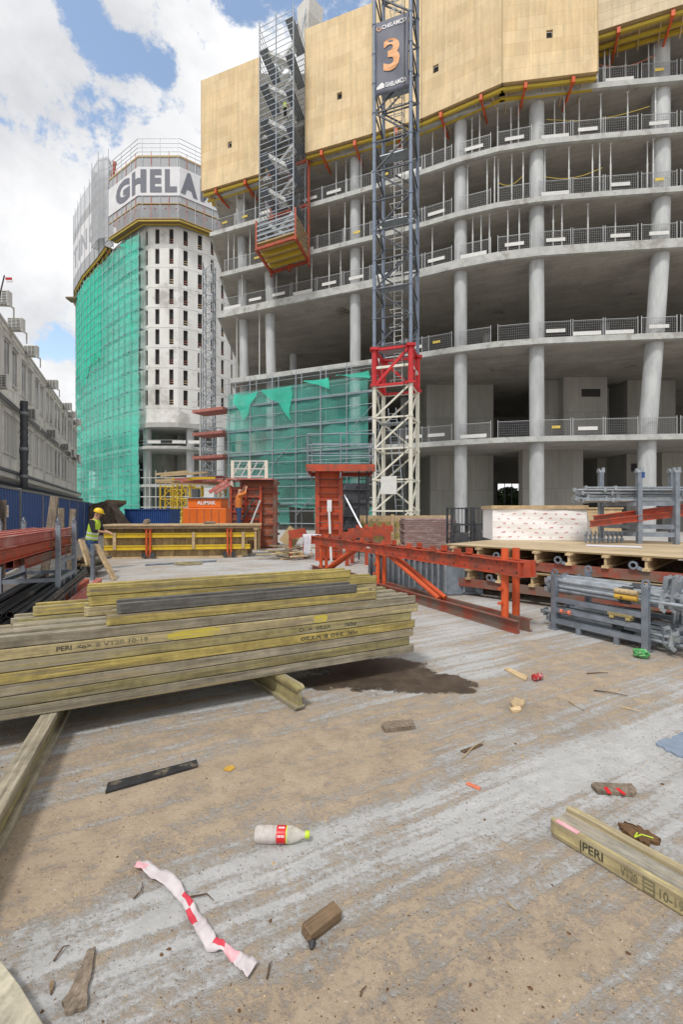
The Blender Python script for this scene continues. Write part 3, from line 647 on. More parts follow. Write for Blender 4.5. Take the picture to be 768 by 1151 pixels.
# loose ropes sagging between props
for (k, px0, px1, c) in ((4,612,682,'yellow_board'),(6,676,742,'orange_plastic'),(4,560,590,'yellow_board'),(5,618,736,'yellow_board')):
    a, b = facade(px0,-.6), facade(px1,-.6); z0 = LZ[k]+LT[k]+1.9; m = MB(); pr = None
    for i in range(13):
        t = i/12; p = Vector((a.x*(1-t)+b.x*t, a.y*(1-t)+b.y*t, z0-.45*math.sin(math.pi*t)+.25*t))
        if pr: m.tube(pr, p, .025, 5)
        pr = p
    tag(m.build('safety_rope', MT[c]), f'{"orange" if c[0]=="o" else "yellow"} rope sagging between props on the {LEV[k-1][3]} open floor'+(' near the corner' if px0==560 else ''), 'rope')

# climbing protection panels of plywood
def ply(pxa, pya, pxb, pyb, ztop, zb, label, mt='plywood', holes=(), th=.18):
    Ya, Yb = (zb-H)*F/(CY-pya), (zb-H)*F/(CY-pyb)
    a, b = W(pxa,pya,Ya), W(pxb,pyb,Yb); d = b-a; d.z = 0; L = d.length; rz = math.atan2(d.y,d.x)
    t = thing('plywood_shield', label, 'formwork shield', (a.x,a.y,zb), rz, 'plywood wind shields round the upper floors')
    m = MB(); hs = sorted([(h[0]*L, h[1]) for h in holes])
    hh = ztop-zb
    # sheet with real openings
    xs = [0]+[v for h in hs for v in (h[0]-.22, h[0]+.22)]+[L]
    for i in range(0, len(xs)-1, 2): m.bx(xs[i], xs[i+1], 0, th, 0, hh)
    for (x, z) in hs:
        m.bx(x-.22, x+.22, 0, th, 0, z-.3); m.bx(x-.22, x+.22, 0, th, z+.3, hh)
    m.build('plywood_sheet', MT[mt], t)
    if hs:
        k = MB()
        for (x, z) in hs: k.bx(x-.21,x+.21,th+.01,th+.05,z-.29,z+.29)
        k.build('opening', MT['dark_inside'], t)
    e = MB()
    for x in (.02, L-.02): e.bx(x-.03,x+.03,-.012,th+.02,0,hh+.02)
    e.build('edge_strip', MT['ply_edge'], t)
    for j, (y, z) in enumerate(((.35,-.28),(1.05,-.38),(1.75,-.28))):
        w_ = MB(); w_.bx(0,L,y-.09,y+.09,z-.04,z+.18); w_.build('waler', MT['yellow_beam'], t)
    p = MB(); p.bx(0,L,.2,2.3,.0,.05); p.build('platform', MT['ply_edge'], t)
    n = max(1, int(L/2.6))
    for i in range(n):
        x = L*(i+.5)/n
        br = MB(); br.bar((x,.1,-.45),(x,2.3,-.6),.12,.16).bar((x,.15,-.2),(x,1.3,-.75),.08).bx(x-.11,x+.11,.0,.25,-.55,-.15)
        br.build('bracket', MT['orange_red'], t)
    n2 = max(1, int(L/1.1))
    for i in range(n2):
        x = L*(i+.3)/n2; tm = MB(); tm.bar((x,.3,-.12),(x+.25,2.0,-.5),.07,.1); tm.build('strut', MT['wood_pale'], t)
    return t
ZB = 32.9
ply(226,215,292,195, 43.7, ZB, 'plywood shield at the building corner, left of the stair tower', holes=((.5,3.6),))
ply(343,172,418,150, 43.7, ZB, 'plywood shield between the stair tower and the crane mast', holes=((.53,4.0),))
ply(418,150,474,133, 44.2, ZB, 'narrow plywood shield hidden partly behind the crane mast')
ply(474,133,565,93, 45.5, ZB, 'broad plywood shield beside the crane mast, with one small square hole', holes=((.19,3.4),))
ply(565,93,673,80, 45.5, ZB, 'plywood shield with overlapping patch boards, end one of the long row', holes=((.50,3.1),(.02+.05,9)))
ply(667,36.7,790,-2, 45.5, 36.1, 'paler plywood shield set higher beyond the row, over the top slab', mt='plywood_pale')
# blind formwork / working deck behind the shields so that no sky shows between
# ------------------------------------------------------------------ hanging stair tower
ZP = 24.3
OL, OR, IR, IL = W(288,272,38.6), W(332,258.5,36.9), W(347,283.5,40.4), W(305,299.5,42.3)
for p in (OL,OR,IR,IL): p.z = ZP
st = thing('stair_tower', 'tall galvanised scaffold stair tower hanging between two plywood shields', 'stair tower', tuple((OL+OR+IR+IL)/4))
def lerp(a,b,t): return a*(1-t)+b*t
ZT = 43.3
ol, orr, ir, il = lerp(OL,IR,.06), lerp(OR,IL,.07), lerp(IR,OL,.07), lerp(IL,OR,.10)
ol = Vector((ol.x,ol.y,0)); orr = Vector((orr.x,orr.y,0)); ir = Vector((ir.x,ir.y,0)); il = Vector((il.x,il.y,0))
up = lambda p, z: Vector((p.x,p.y,z))
for c in (ol,orr,ir,il,lerp(ol,orr,.5),lerp(il,ir,.5)):
    m = MB(); m.tube(up(c,ZP+.2), up(c,ZT), .05, 6); m.build('standard', MT['steel_galv'], st, world=True)
nlv = 0; z = ZP+.5; rails = [MB(),MB(),MB(),MB()]
while z < ZT:
    for r, (a,b) in zip(rails, ((ol,orr),(orr,ir),(ir,il),(il,ol))): r.bar(up(a,z),up(b,z),.035,.045)
    z += .5
for r in rails: r.build('rail_side', MT['steel_galv'], st, world=True)
fl = 2.95; zz = ZP+.35; k = 0
while zz+fl < ZT+.5:
    a0, a1 = (ol, orr) if True else 0
    f = MB()
    # a flight rises towards the right on the outer side, then back on the inner side
    for (p, q, zl, zh) in ((lerp(ol,il,.25), lerp(orr,ir,.25), zz+fl/2, zz), (lerp(orr,ir,.72), lerp(ol,il,.72), zz+fl, zz+fl/2)):
        p2, q2 = lerp(p,q,.22), lerp(p,q,.78)
        for off in (-.38,.38):
            dn = (il-ol).normalized()*off
            f.bar(up(p2+dn,zl), up(q2+dn,zh), .06, .26)
        for s in range(8):
            c = lerp(up(p2,zl), up(q2,zh), (s+.5)/8); f.box(c, (.27,.72,.04), math.atan2((q2-p2).y,(q2-p2).x))
    f.build('flight', MT['prop_white'], st, world=True)
    pl = MB()
    for (a,b,z_) in ((ol,il,zz+fl/2),(orr,ir,zz+fl)):
        o_ = orr if a is ol else ol; i_ = ir if a is ol else il
        qs = [a, lerp(a,o_,.24), lerp(b,i_,.24), b]
        pl.prism([(p.x,p.y) for p in qs], z_-.06, z_)
    pl.build('landing', MT['steel_grey'], st, world=True)
    zz += fl; k += 1
pf = thing('hanging_platform', 'red steel and timber platform hung under the stair tower with timber railings', 'platform', tuple((OL+OR+IR+IL)/4))
m = MB(); m.prism([(p.x,p.y) for p in (OL,OR,IR,IL)], ZP, ZP+.1); m.build('deck', MT['ply_edge'], pf, world=True)
for i in range(4):
    t = .1+.26*i; m = MB(); m.bar(up(lerp(OL,IL,t),ZP-.18), up(lerp(OR,IR,t),ZP-.18), .22, .3); m.build('beam', MT['yellow_beam'], pf, world=True)
for a, b in ((OL,IL),(OR,IR),(OL,OR),(IL,IR)):
    m = MB(); m.bar(up(a,ZP-.42), up(b,ZP-.42), .2, .22); m.build('girder', MT['red_steel'], pf, world=True)
for a, b in ((OL,OR),(OR,IR),(IL,OL)):
    m = MB()
    for h in (.3,.7,1.1,1.5): m.bar(up(a,ZP+h), up(b,ZP+h), .05, .15)
    m.build('railing', MT['wood_pale'] if a is OR else MT['steel_galv'], pf, world=True)
    m = MB(); m.bar(up(a,ZP-.6), up(a,ZP+2.0), .14); m.build('post', MT['red_steel'], pf, world=True)
for c, zt in ((IR,8.6),(IL,7.0),(lerp(IL,IR,.5),9)):
    m = MB(); m.bar(up(c,ZP-.8), up(c,ZP+zt), .30, .22); m.build('climbing_rail', MT['red_steel'], pf, world=True)
for h in (4.1, 8.0, 1.6):
    m = MB(); m.bar(up(lerp(OL,IL,.8),ZP+h), up(lerp(OR,IR,.8),ZP+h+.0), .16, .25); m.build('cross_beam', MT['red_steel'], pf, world=True)
# grey hoist head showing over the shields
hb = thing('concrete_hopper', 'grey steel hopper with a dark mesh guard rising above the plywood shields', 'hopper', tuple(up(W(348,20,41),43.0)))
m = MB(); a = W(347,12,41)
m.loft([(a.x,a.y,43.2),(a.x,a.y,44.3),(a.x+.1,a.y,45.6),(a.x+.15,a.y,47)], [.6,.75,1.1,1.2], 4); m.build('hopper_body', MT['container_frame'], hb, world=True)
m = MB(); m.box((a.x-1.0,a.y+.3,44.6),(.7,.1,2.6)).box((a.x+.95,a.y+.2,44.2),(.7,.1,1.8)); m.build('guard_screen', MT['steel_dark'], hb, world=True)
m = MB(); m.tube((a.x-.9,a.y-.8,42.2),(a.x+.1,a.y-.8,47.5),.06,6); m.build('delivery_pipe', MT['steel_galv'], hb, world=True)

# ------------------------------------------------------------------ tower crane mast
YB = 24.0
B_ = Vector((.1526*YB,YB,0)); A_ = Vector((.0744*YB,1.028*YB,0)); C_ = Vector((.1806*YB,1.078*YB,0)); D_ = Vector((.1024*YB,1.106*YB,0))
cr = thing('tower_crane', 'tower crane mast with cream foot, red collar and blue grey upper lattice', 'crane', tuple((A_+B_+C_+D_)/4))
def zpx(py, Y=YB): return H+(CY-py)/F*Y
def lattice(z0, z1, n, mt, r, rb, diag, mt2=None):
    legs = [A_,B_,C_,D_]
    for c in legs:
        m = MB(); m.tube(up(c,z0), up(c,z1), r, 10)
        for i in range(n+1):
            z = z0+(z1-z0)*i/n; m.tube(up(c,max(z0,z-.05)), up(c,min(z1,z+.05)), r*1.25, 10)
        m.build('mast_leg', MT[mt], cr, world=True, smooth=True)
    for s in range(4):
        a, b = legs[s], legs[(s+1)%4]; m = MB()
        for i in range(n):
            za, zb = z0+(z1-z0)*i/n, z0+(z1-z0)*(i+1)/n
            m.bar(up(a,zb-.02), up(b,zb-.02), rb*1.5, rb*1.5)
            if i == 0: m.bar(up(a,za+.04), up(b,za+.04), rb*1.5)
            if diag == 'x':
                if (i+s)%2: m.bar(up(a,za), up(b,zb), rb*1.6)
                else: m.bar(up(a,za), up(b,zb), rb*1.6) if s in (0,1) else m.bar(up(a,zb), up(b,za), rb*1.6)
            else:
                if i%2 == 0: m.bar(up(a,za), up(b,zb), rb*1.6)
                else: m.bar(up(a,zb), up(b,za), rb*1.6)
        m.build('lattice_side', MT[mt2 or mt], cr, world=True)
zr0, zr1 = zpx(431), zpx(388)
lattice(.0, zr0, 5, 'crane_cream', .115, .055, 'x')
lattice(zr0+.01, zr1, 1, 'red_bright', .15, .09, 'z')
m = MB()
for c in (A_,B_,C_,D_):
    m.box(up(c,zr1), (.46,.46,.14)); m.box(up(c,zr0+.06), (.42,.42,.12))
m.build('collar_plate', MT['red_bright'], cr, world=True)
mid = lerp(A_,B_,.5)
m = MB(); m.bar(up(A_,(zr0+zr1)/2), up(B_,(zr0+zr1)/2), .13).bar(up(B_,(zr0+zr1)/2), up(C_,(zr0+zr1)/2), .13); m.build('collar_bar', MT['crane_cream'], cr, world=True)
lattice(zr1+.08, 36.0, 16, 'crane_blue', .10, .045, 'z', 'crane_dark')
# ladder with hoops inside the mast
lc = (A_+B_+C_+D_)/4; ax = (B_-A_).normalized()
for (z0, z1, s0, s1, mt) in ((1.0, 7.4, .25,-.25,'steel_galv'), (8.8, 35.5, .1,.1,'prop_white')):
    m = MB(); n = int((z1-z0)/.32)
    for sgn in (-1,1): m.tube(up(lc+ax*(s0+.22*sgn),z0), up(lc+ax*(s1+.22*sgn),z1), .03, 5)
    for i in range(n):
        t = i/n; c = lc+ax*(s0+(s1-s0)*t); z = z0+(z1-z0)*t; m.bar(up(c-ax*.22,z), up(c+ax*.22,z), .028)
        if mt == 'prop_white' and i % 3 == 0:
            n_ = (D_-A_).normalized(); hp = [c-ax*.36, c-ax*.36-n_*.5, c+ax*.36-n_*.5, c+ax*.36]
            for a, b in zip(hp[:-1],hp[1:]): m.bar(up(a,z), up(b,z), .03)
    m.build('ladder', MT[mt], cr, world=True)
for z in (10.4, 13.8, 17.4, 21, 24.6, 28.2, 31.8, 6.4):
    m = MB(); q = [lerp(A_,C_,.12), lerp(B_,D_,.12), lerp(lerp(B_,D_,.12),lerp(C_,A_,.12),.45), lerp(lerp(A_,C_,.12),lerp(D_,B_,.12),.45)]
    m.prism([(p.x,p.y) for p in q], z, z+.05); m.build('rest_platform', MT['steel_galv'], cr, world=True)
m = MB(); m.tube(up(lerp(A_,B_,.80)-Vector((0,.25,0)),1.2), up(lerp(A_,B_,.82)-Vector((0,.25,0)),36), .022, 5); m.build('cable', MT['rubber_black'], cr, world=True)
nA = Vector((ax.y,-ax.x,0))      # out of the front face
m = MB(); a = lerp(A_,B_,.42)+nA*.13; m.box(up(a, zpx(545)), (.86,.05,.95), math.atan2(ax.y,ax.x)); m.build('sign_board', MT['board_white'], cr, world=True)
zb0, zb1 = zpx(108,24.4), zpx(25,24.4)
bn = MB(); off = nA*.16; L = (B_-A_).length
g = 10
vs = []; fs = []
def bpt(s, t, o=0.0):
    wv = .03*math.sin(s*5+t*9)+.02*math.sin(s*11-t*5)
    p = A_+ax*(L*(.06+.90*s))+off+nA*(wv+o); return up(p, zb0+(zb1-zb0)*t)
N_ = 14
for i in range(N_+1):
    for j in range(N_+1): vs.append(bpt(i/N_, j/N_))
for i in range(N_):
    for j in range(N_): q = i*(N_+1)+j; fs.append((q,q+N_+1,q+N_+2,q+1))
bn.add(vs, fs); ban = bn.build('banner', MT['banner_dark'], cr, world=True, smooth=True)
md = ban.modifiers.new('thick','SOLIDIFY'); md.thickness = .01
def onban(s0,s1,t0,t1): return lambda a,b: bpt(s0+(s1-s0)*a, t0+(t1-t0)*b, .03)
textmb('3', onban(.24,.74,.30,.72), bold=.03).build('numeral', MT['letter_orange'], cr, world=True)
textmb('GHELAMCO', onban(.30,.92,.085,.15), bold=.03).build('lettering', MT['letter_white'], cr, world=True)
textmb('CHELAMCO', onban(.20,.93,.885,.945), bold=.02).build('lettering', MT['letter_white'], cr, world=True)
lg = MB(); lg.add([bpt(.04,.08,.03),bpt(.27,.08,.03),bpt(.27,.13,.03),bpt(.2,.16,.03),bpt(.12,.14,.03),bpt(.04,.11,.03)], [(0,1,2,3,4,5)]); lg.build('emblem', MT['letter_white'], cr, world=True)
lg = MB()
for i in range(12):
    a0, a1 = i*math.pi/6, (i+1)*math.pi/6
    if i in (2,3): continue
    c = lambda r, t: bpt(.105+r*math.cos(t), .90+r*.42*math.sin(t), .03)
    lg.add([c(.05,a0),c(.075,a0),c(.075,a1),c(.05,a1)], [(0,1,2,3)])
lg.build('emblem', MT['letter_orange'], cr, world=True)

# ------------------------------------------------------------------ facade scaffold with green net at the foot of the building
sf = thing('facade_scaffold', 'steel scaffold with torn green netting along the foot of the concrete building', 'scaffold', (-3,37,0))
SP, SQ = Vector(((257-CX)/F*42.6, 42.6)), Vector(((421-CX)/F*36.4, 36.4)); sd_ = (SQ-SP); SL = sd_.length; su = sd_/SL; sn = Vector((su.y,-su.x))
def sp_(t, o, z): p = SP+su*t+sn*o; return Vector((p.x,p.y,z))
nb = 6; ZS = 13.0
for i in range(nb+1):
    for o in (0,-1.0):
        m = MB(); m.tube(sp_(SL*i/nb,o,0), sp_(SL*i/nb,o,ZS+.9), .045, 6); m.build('standard', MT['steel_galv'], sf, world=True)
for o in (0,-1.0):
    for k in range(13):
        m = MB(); m.tube(sp_(-.5,o,.6+k*1.08), sp_(SL+.3,o,.6+k*1.08), .028, 5); m.build('ledger', MT['steel_galv'], sf, world=True)
for k in range(1,6):
    z = 2.25*k; m = MB(); m.prism([tuple(sp_(-.3,0,0).xy),tuple(sp_(SL+.2,0,0).xy),tuple(sp_(SL+.2,-.95,0).xy),tuple(sp_(-.3,-.95,0).xy)], z, z+.09); m.build('platform', MT['steel_grey'], sf, world=True)
    m = MB(); m.bar(sp_(-.3,-.25,z+.16), sp_(SL+.2,-.25,z+.16), .03, .14); m.build('toe_board', MT['concrete_edge'], sf, world=True)
for i, k in ((0,1),(2,3),(4,2),(5,4),(3,1)):
    m = MB(); m.tube(sp_(SL*i/nb,.05,2.25*k-1), sp_(SL*(i+1)/nb,.05,2.25*k+1.3), .03, 5); m.build('brace', MT['steel_galv'], sf, world=True)
def netsheet(t0,t1,z0,z1,o,mt,name,amp=.12,nx=40,nz=24,sag=0,taper=0):
    vs=[];fs=[]
    for i in range(nx+1):
        for j in range(nz+1):
            s=i/nx; t=j/nz; x=t0+(t1-t0)*s
            if taper:
                hang=(.12+.88*(1-abs(2*s-.9)) if taper>0 else .10+.9*s**1.3)+.05*math.sin(x*3.1)
                zz=z1-(z1-z0)*(1-t)*max(.06,hang)
            else: zz=z0+(z1-z0)*t+(.10*math.sin(x*1.3)*(1-t))
            zz -= sag*math.sin(math.pi*s)*t
            dd=o+amp*(math.sin(x*1.7+zz*.9)*.5+math.sin(x*3.3-zz*1.7)*.3+math.sin(zz*2.9+x*.4)*.35)
            vs.append(sp_(x+(.12*math.sin(zz*2+s*9) if taper else 0),dd,zz))
    for i in range(nx):
        for j in range(nz): q=i*(nz+1)+j; fs.append((q,q+nz+1,q+nz+2,q+1))
    m=MB(); m.add(vs,fs); return m.build(name, MT[mt], sf, world=True, smooth=True)
netsheet(-.3,SL*.96,2.0,ZS-.3,-.12,'net_green_low','net')
netsheet(-.3,SL*.45,0.4,2.0,-.12,'net_green_low','net'); netsheet(SL*.62,SL*.99,0.2,2.0,-.11,'net_green_low','net')
for (a,b,z0,z1) in ((.05,.22,9.9,ZS-.5),(.26,.47,9.6,ZS-.4),(.55,.72,11.9,ZS-.1),(.76,.97,12.3,ZS)):
    netsheet(SL*a,SL*b,z0,z1,.10,'net_green_dense','loose_net',.10,26,12,.12,1 if a < .25 else -1)
# rusty loading platforms reaching from the scaffold to the hoist
for k, z in enumerate((4.5,6.75,9.0,11.2)):
    m = MB(); a, b = sp_(-.3,.5,z), sp_(-4.0,.5,z-.1); c, d = sp_(-4.0,-1.3,z-.1), sp_(-.3,-1.3,z)
    m.prism([tuple(p.xy) for p in (a,b,c,d)], z-.05, z+.22); m.build('landing_platform', MT['rust_platform'], sf, world=True)
    m = MB()
    for h in (.5,1.0): m.tube(sp_(-.3,.5,z+h), sp_(-4,.5,z+h), .03, 5)
    m.build('landing_rail', MT['steel_galv'], sf, world=True)
# a stack of paler scaffold decks that shows above the column form
hm = thing('hoist_mast', 'slender galvanised lattice hoist mast beside the rusty loading platforms', 'hoist', (W(235,590,52).x,52,0))
hw = .55; hz0, hz1 = 0, zpx(298,52); hx = W(235,590,52).x
m = MB()
for a in (-hw,hw):
    for b in (-hw,hw): m.tube((hx+a,52+b,hz0),(hx+a,52+b,hz1),.07,6)
m.build('mast_leg', MT['steel_galv'], hm, world=True)
m = MB(); n = 28
for i in range(n):
    z0, z1 = hz1*i/n, hz1*(i+1)/n
    for (a,b,c,d) in ((-hw,-hw,hw,-hw),(hw,-hw,hw,hw),(hw,hw,-hw,hw),(-hw,hw,-hw,-hw)):
        m.bar((hx+a,52+b,z0),(hx+c,52+d,z0),.06); m.bar((hx+a,52+b,z0 if i%2 else z1),(hx+c,52+d,z1 if i%2 else z0),.06)
m.build('lattice', MT['steel_galv'], hm, world=True)
m = MB(); m.tube((hx-1.0,52,0),(hx-1.0,52,zpx(390,52)),.12,8); m.build('riser_pipe', MT['concrete_column'], hm, world=True)
# ------------------------------------------------------------------ round-nosed tower
TP = [Vector(p) for p in [(-20.5,110),(-22.3,103),(-24.2,96.5),(-27.2,91.8),(-32,89.0),(-37.5,89.0),(-41.6,91.6),(-46.2,95.4),(-52.5,101),(-59.6,108),(-65.5,115),(-69.6,122),(-72.4,131),(-73.2,142)]]
def offs(pts, o):
    out = []
    for i, p in enumerate(pts):
        a = pts[max(0,i-1)]; b = pts[min(len(pts)-1,i+1)]; d = (b-a).normalized(); n = Vector((-d.y,d.x))
        if n.dot(Vector((-25,140))-p) > 0: n = -n
        out.append(p+n*o)
    return out
tw = thing('round_tower', 'pale concrete tower with a rounded end and rows of narrow windows', 'tower', (-35,95,0))
ZW0, ZW1 = 19.1, 58.4
# the wall, facet by facet, with real window recesses
NW = [2,2,2,2,2,2,2,2,2,2,2,2,2]
def resample(pts, step):
    out = [pts[0]]; acc = 0
    for a, b in zip(pts[:-1], pts[1:]):
        L = (b-a).length; n = max(1, round(L/step))
        for i in range(1,n+1): out.append(a+(b-a)*i/n)
    return out
fac = resample(TP, 2.75)
inner = offs(fac, -.45)
wallm = MB(); dark = MB(); nwin = 0
zrow = [22.6+3.94*k for k in range(9)]
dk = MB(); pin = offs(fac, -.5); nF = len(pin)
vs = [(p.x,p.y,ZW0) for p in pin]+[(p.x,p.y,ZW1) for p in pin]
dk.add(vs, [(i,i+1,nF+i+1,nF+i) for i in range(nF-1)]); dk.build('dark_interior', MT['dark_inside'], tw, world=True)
for fi, (a, b) in enumerate(zip(fac[:-1], fac[1:])):
    L = (b-a).length; u = (b-a)/L; n = Vector((-u.y,u.x));
    if n.dot(Vector((-25,140))-a) < 0: n = -n
    c0, c1 = (L-.85)/2, (L+.85)/2
    def strip(s0, s1, z0, z1):
        p, q = a+u*s0, a+u*s1
        wallm.prism([tuple(p),tuple(q),tuple(q+n*.4),tuple(p+n*.4)], z0, z1)
    strip(0, c0, ZW0, ZW1); strip(c1, L, ZW0, ZW1)
    zp = ZW0
    for k, z in enumerate(zrow):
        strip(c0, c1, zp, z); zp = z+3.0
        if fi < 21 and nwin < 90:
            f = MB()
            p, q = a+u*c0+n*.12, a+u*c1+n*.12
            f.bar((p.x,p.y,z+.45),(q.x,q.y,z+.45),.05,.12); f.bar((p.x,p.y,z+.9),(q.x,q.y,z+.9),.05,.1)
            f.build('window_guard', MT['rust_platform' if (k+fi)%3 else 'wood_pale'], tw, world=True); nwin += 1
    strip(c0, c1, zp, ZW1)
wallm.build('facade_wall', MT['concrete_tower'], tw, world=True)
# faint joints between the cast storeys, each a shallow proud band
for k in range(0,10,1):
    z = 21.9+3.94*k
    if z < ZW1:
        j = MB(); o_ = offs(fac,.015); i_ = offs(fac,-.1)
        for a,b,c,d in zip(o_[:-1],o_[1:],i_[1:],i_[:-1]): j.prism([tuple(a),tuple(b),tuple(c),tuple(d)], z, z+.10)
        j.build('cast_joint', MT['concrete_edge'], tw, world=True)
# open ground storeys under the wall
for z, t in ((18.2,.9),(13.9,.55),(6.5,.5)):
    m = MB(); o_ = offs(TP,.9 if z < 18 else .3)
    m.prism([tuple(p) for p in o_]+[(-40,150),(-22,150)], z, z+t); m.build('floor_slab', MT['concrete'], tw, world=True)
for px in (165,213,247,130,110,95):
    Y = 91 if px > 150 else 91+(150-px)*.42
    X = (px-CX)/F*Y
    m = MB(); m.tube((X,Y+.4,0),(X,Y+.4,18.2),.75,14); m.build('column', MT['concrete_column'], tw, world=True, smooth=True)
m = MB(); m.tube(((184-CX)/F*101,101,0),((184-CX)/F*101,101,18.2),4.2,24); m.build('core', MT['core_wall'], tw, world=True, smooth=True)
m = MB(); m.bx(-35.5,-26,98,108,0,18.2); m.build('core', MT['core_wall'], tw, world=True)
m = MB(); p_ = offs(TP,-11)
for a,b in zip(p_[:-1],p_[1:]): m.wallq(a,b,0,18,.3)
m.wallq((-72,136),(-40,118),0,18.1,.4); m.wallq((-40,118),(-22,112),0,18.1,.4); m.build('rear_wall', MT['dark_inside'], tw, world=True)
for i,(px,y) in enumerate(((173,499),(201,498),(219,500))):
    a = W(px,y-2,89); m = MB(); m.box((a.x,a.y,15.3),(2.6,.08,.6)); m.build('barrier_board', MT['board_white'], tw, world=True)
m = MB(); o_ = offs(TP,.6)
for a,b in zip(o_[2:6],o_[3:7]):
    for h in (.6,1.2): m.bar((a.x,a.y,14.4+h),(b.x,b.y,14.4+h),.06)
m.build('barrier', MT['rail_steel'], tw, world=True)

# the working ring round the top: screens, decks and banner
rg = thing('climbing_ring', 'ring of grey mesh screens and timber decks round the top of the pale tower', 'formwork platform', (-35,90,57))
NOSE = TP[1:7]
def band(mb, pts, o0, o1, z0, z1):
    a_, b_ = offs(pts,o0), offs(pts,o1)
    for a,b,c,d in zip(a_[:-1],a_[1:],b_[1:],b_[:-1]): mb.prism([tuple(a),tuple(b),tuple(c),tuple(d)], z0, z1)
    return mb
N3 = [Vector((-22.0,100)),Vector((-25.6,93.2)),Vector((-31.6,88.6)),Vector((-38.2,88.6)),Vector((-46.6,94.6))]
# fine facets as in the picture: two corners at the front
def ringpart(nm, mt, o0, o1, z0, z1, pts=None, **k): return band(MB(), pts or N3, o0, o1, z0, z1).build(nm, MT[mt], rg, world=True, **k)
ringpart('deck', 'wood_brown', .1, 1.9, 57.35, 57.55)
ringpart('edge_beam', 'yellow_beam', 1.75, 1.95, 57.15, 57.34)
ringpart('edge_beam', 'yellow_beam', .6, .8, 57.15, 57.34)
ringpart('deck_plank', 'ply_edge', .1, 2.05, 57.56, 57.7)
ringpart('guard_mesh', 'net_grey', 1.9, 1.93, 57.8, 60.2)
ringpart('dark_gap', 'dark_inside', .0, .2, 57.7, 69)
ringpart('upper_deck', 'ply_edge', .3, 1.9, 60.5, 60.65)
ringpart('screen', 'grey_screen', 1.75, 1.82, 60.7, 69.4)
ringpart('top_deck', 'ply_edge', -2.0, 1.95, 69.4, 69.7)
def along(pts, o):
    p = offs(pts,o); L = [0]
    for a,b in zip(p[:-1],p[1:]): L.append(L[-1]+(b-a).length)
    def fn(s):
        s = max(0,min(L[-1]-1e-6,s))
        for i in range(len(L)-1):
            if s <= L[i+1]: return p[i]+(p[i+1]-p[i])*((s-L[i])/(L[i+1]-L[i])), (p[i+1]-p[i]).normalized()
    return fn, L
fn, LL = along(N3, 1.9)
# posts and red ties
s = 0; i = 0
while s < LL[-1]:
    p, u = fn(s); m = MB(); m.bar((p.x,p.y,57.3),(p.x,p.y,73.0 if i%2==0 else 70.5),.09); m.build('post', MT['red_faded' if i%2 else 'steel_galv'], rg, world=True); s += 1.7; i += 1
for h in (70.4,71.2,72.0,72.9):
    m = MB(); p_ = offs(N3,1.9)
    for a,b in zip(p_[:-1],p_[1:]): m.bar((a.x,a.y,h),(b.x,b.y,h),.07)
    m.build('top_rail', MT['steel_galv'], rg, world=True)
for s in range(1,int(LL[-1]),2):
    p, u = fn(s+.3); q = p+Vector((-u.y,u.x))*(1.2 if Vector((-u.y,u.x)).dot(Vector((-30,140))-p) > 0 else -1.2)
    m = MB(); m.bar((p.x,p.y,59.4),(q.x,q.y,60.4),.25,.35); m.build('tie', MT['red_steel'], rg, world=True)
# the banner follows the facets
bn_ = thing('tower_banner', 'white banner with huge grey capital letters wrapped round the tower top', 'banner', (-35,88,62))
band(MB(), N3, 1.95, 1.97, 62.0, 67.5).build('cloth', MT['banner_white'], bn_, world=True)
fb, LB = along(N3, 2.03)
total = LB[-1]
sG = LB[-1]-.35                       # the word starts at the far end of the left facet
def bent(mb, vs, fs, f, z0, z1, s0, s1, joints):
    bm = bmesh.new(); V = [bm.verts.new((s0+(s1-s0)*a, b, 0)) for a,b in vs]
    for q in fs:
        try: bm.faces.new([V[i] for i in q])
        except ValueError: pass
    for j in joints:
        bmesh.ops.bisect_plane(bm, geom=bm.verts[:]+bm.edges[:]+bm.faces[:], plane_co=(j,0,0), plane_no=(1,0,0))
    bm.verts.ensure_lookup_table(); bm.verts.index_update()
    out = []
    for v in bm.verts: p,u = f(v.co.x); out.append((p.x,p.y,z0+(z1-z0)*v.co.y))
    mb.add(out, [tuple(x.index for x in q.verts) for q in bm.faces]); bm.free()
# widths of the letters along the banner, from the left facet rightwards
def s_px(px):
    best = min(range(0,400), key=lambda i: abs(384+F*fb(LB[-1]*i/400)[0].x/fb(LB[-1]*i/400)[0].y-px)); return LB[-1]*best/400
for ch, p0, p1 in (('G',130,145.5),('H',148,164),('E',168.5,181.5),('L',185,198.5),('A',203,222),('M',225,244)):
    vs, fs = text2d(ch, .02 if ch == 'M' else .055); m = MB()
    bent(m, vs, fs, fb, 62.6, 67.0, s_px(p0), s_px(p1), LB[1:-1]); m.build('letter', MT['letter_grey'], bn_, world=True)
# grey mesh stair cage at the bend
cg = thing('mesh_cage', 'tall grey mesh scaffold cage at the bend of the tower top', 'scaffold', (-44,92,57))
q = [Vector((-47.9,93.2)),Vector((-50.3,93.8)),Vector((-53.4,97.0)),Vector((-51.6,98.8)),Vector((-48.4,96.2))]
for a,b in zip(q,q[1:]+q[:1]):
    m = MB(); m.wallq(a,b,58.0,74.5,.04); m.build('mesh_sheet', MT['net_grey'], cg, world=True)
for a in q:
    m = MB(); m.tube((a.x,a.y,57.6),(a.x,a.y,76),.08,5); m.build('standard', MT['steel_galv'], cg, world=True)
m = MB()
for k in range(9):
    for a,b in zip(q,q[1:]+q[:1]): m.bar((a.x,a.y,58+2*k),(b.x,b.y,58+2*k),.07)
m.build('ledger', MT['steel_galv'], cg, world=True)
m = MB(); m.bar((-46.9,93.0,70.2),(-46.4,93.0,73.2),.5); m.build('red_post', MT['red_steel'], cg, world=True)
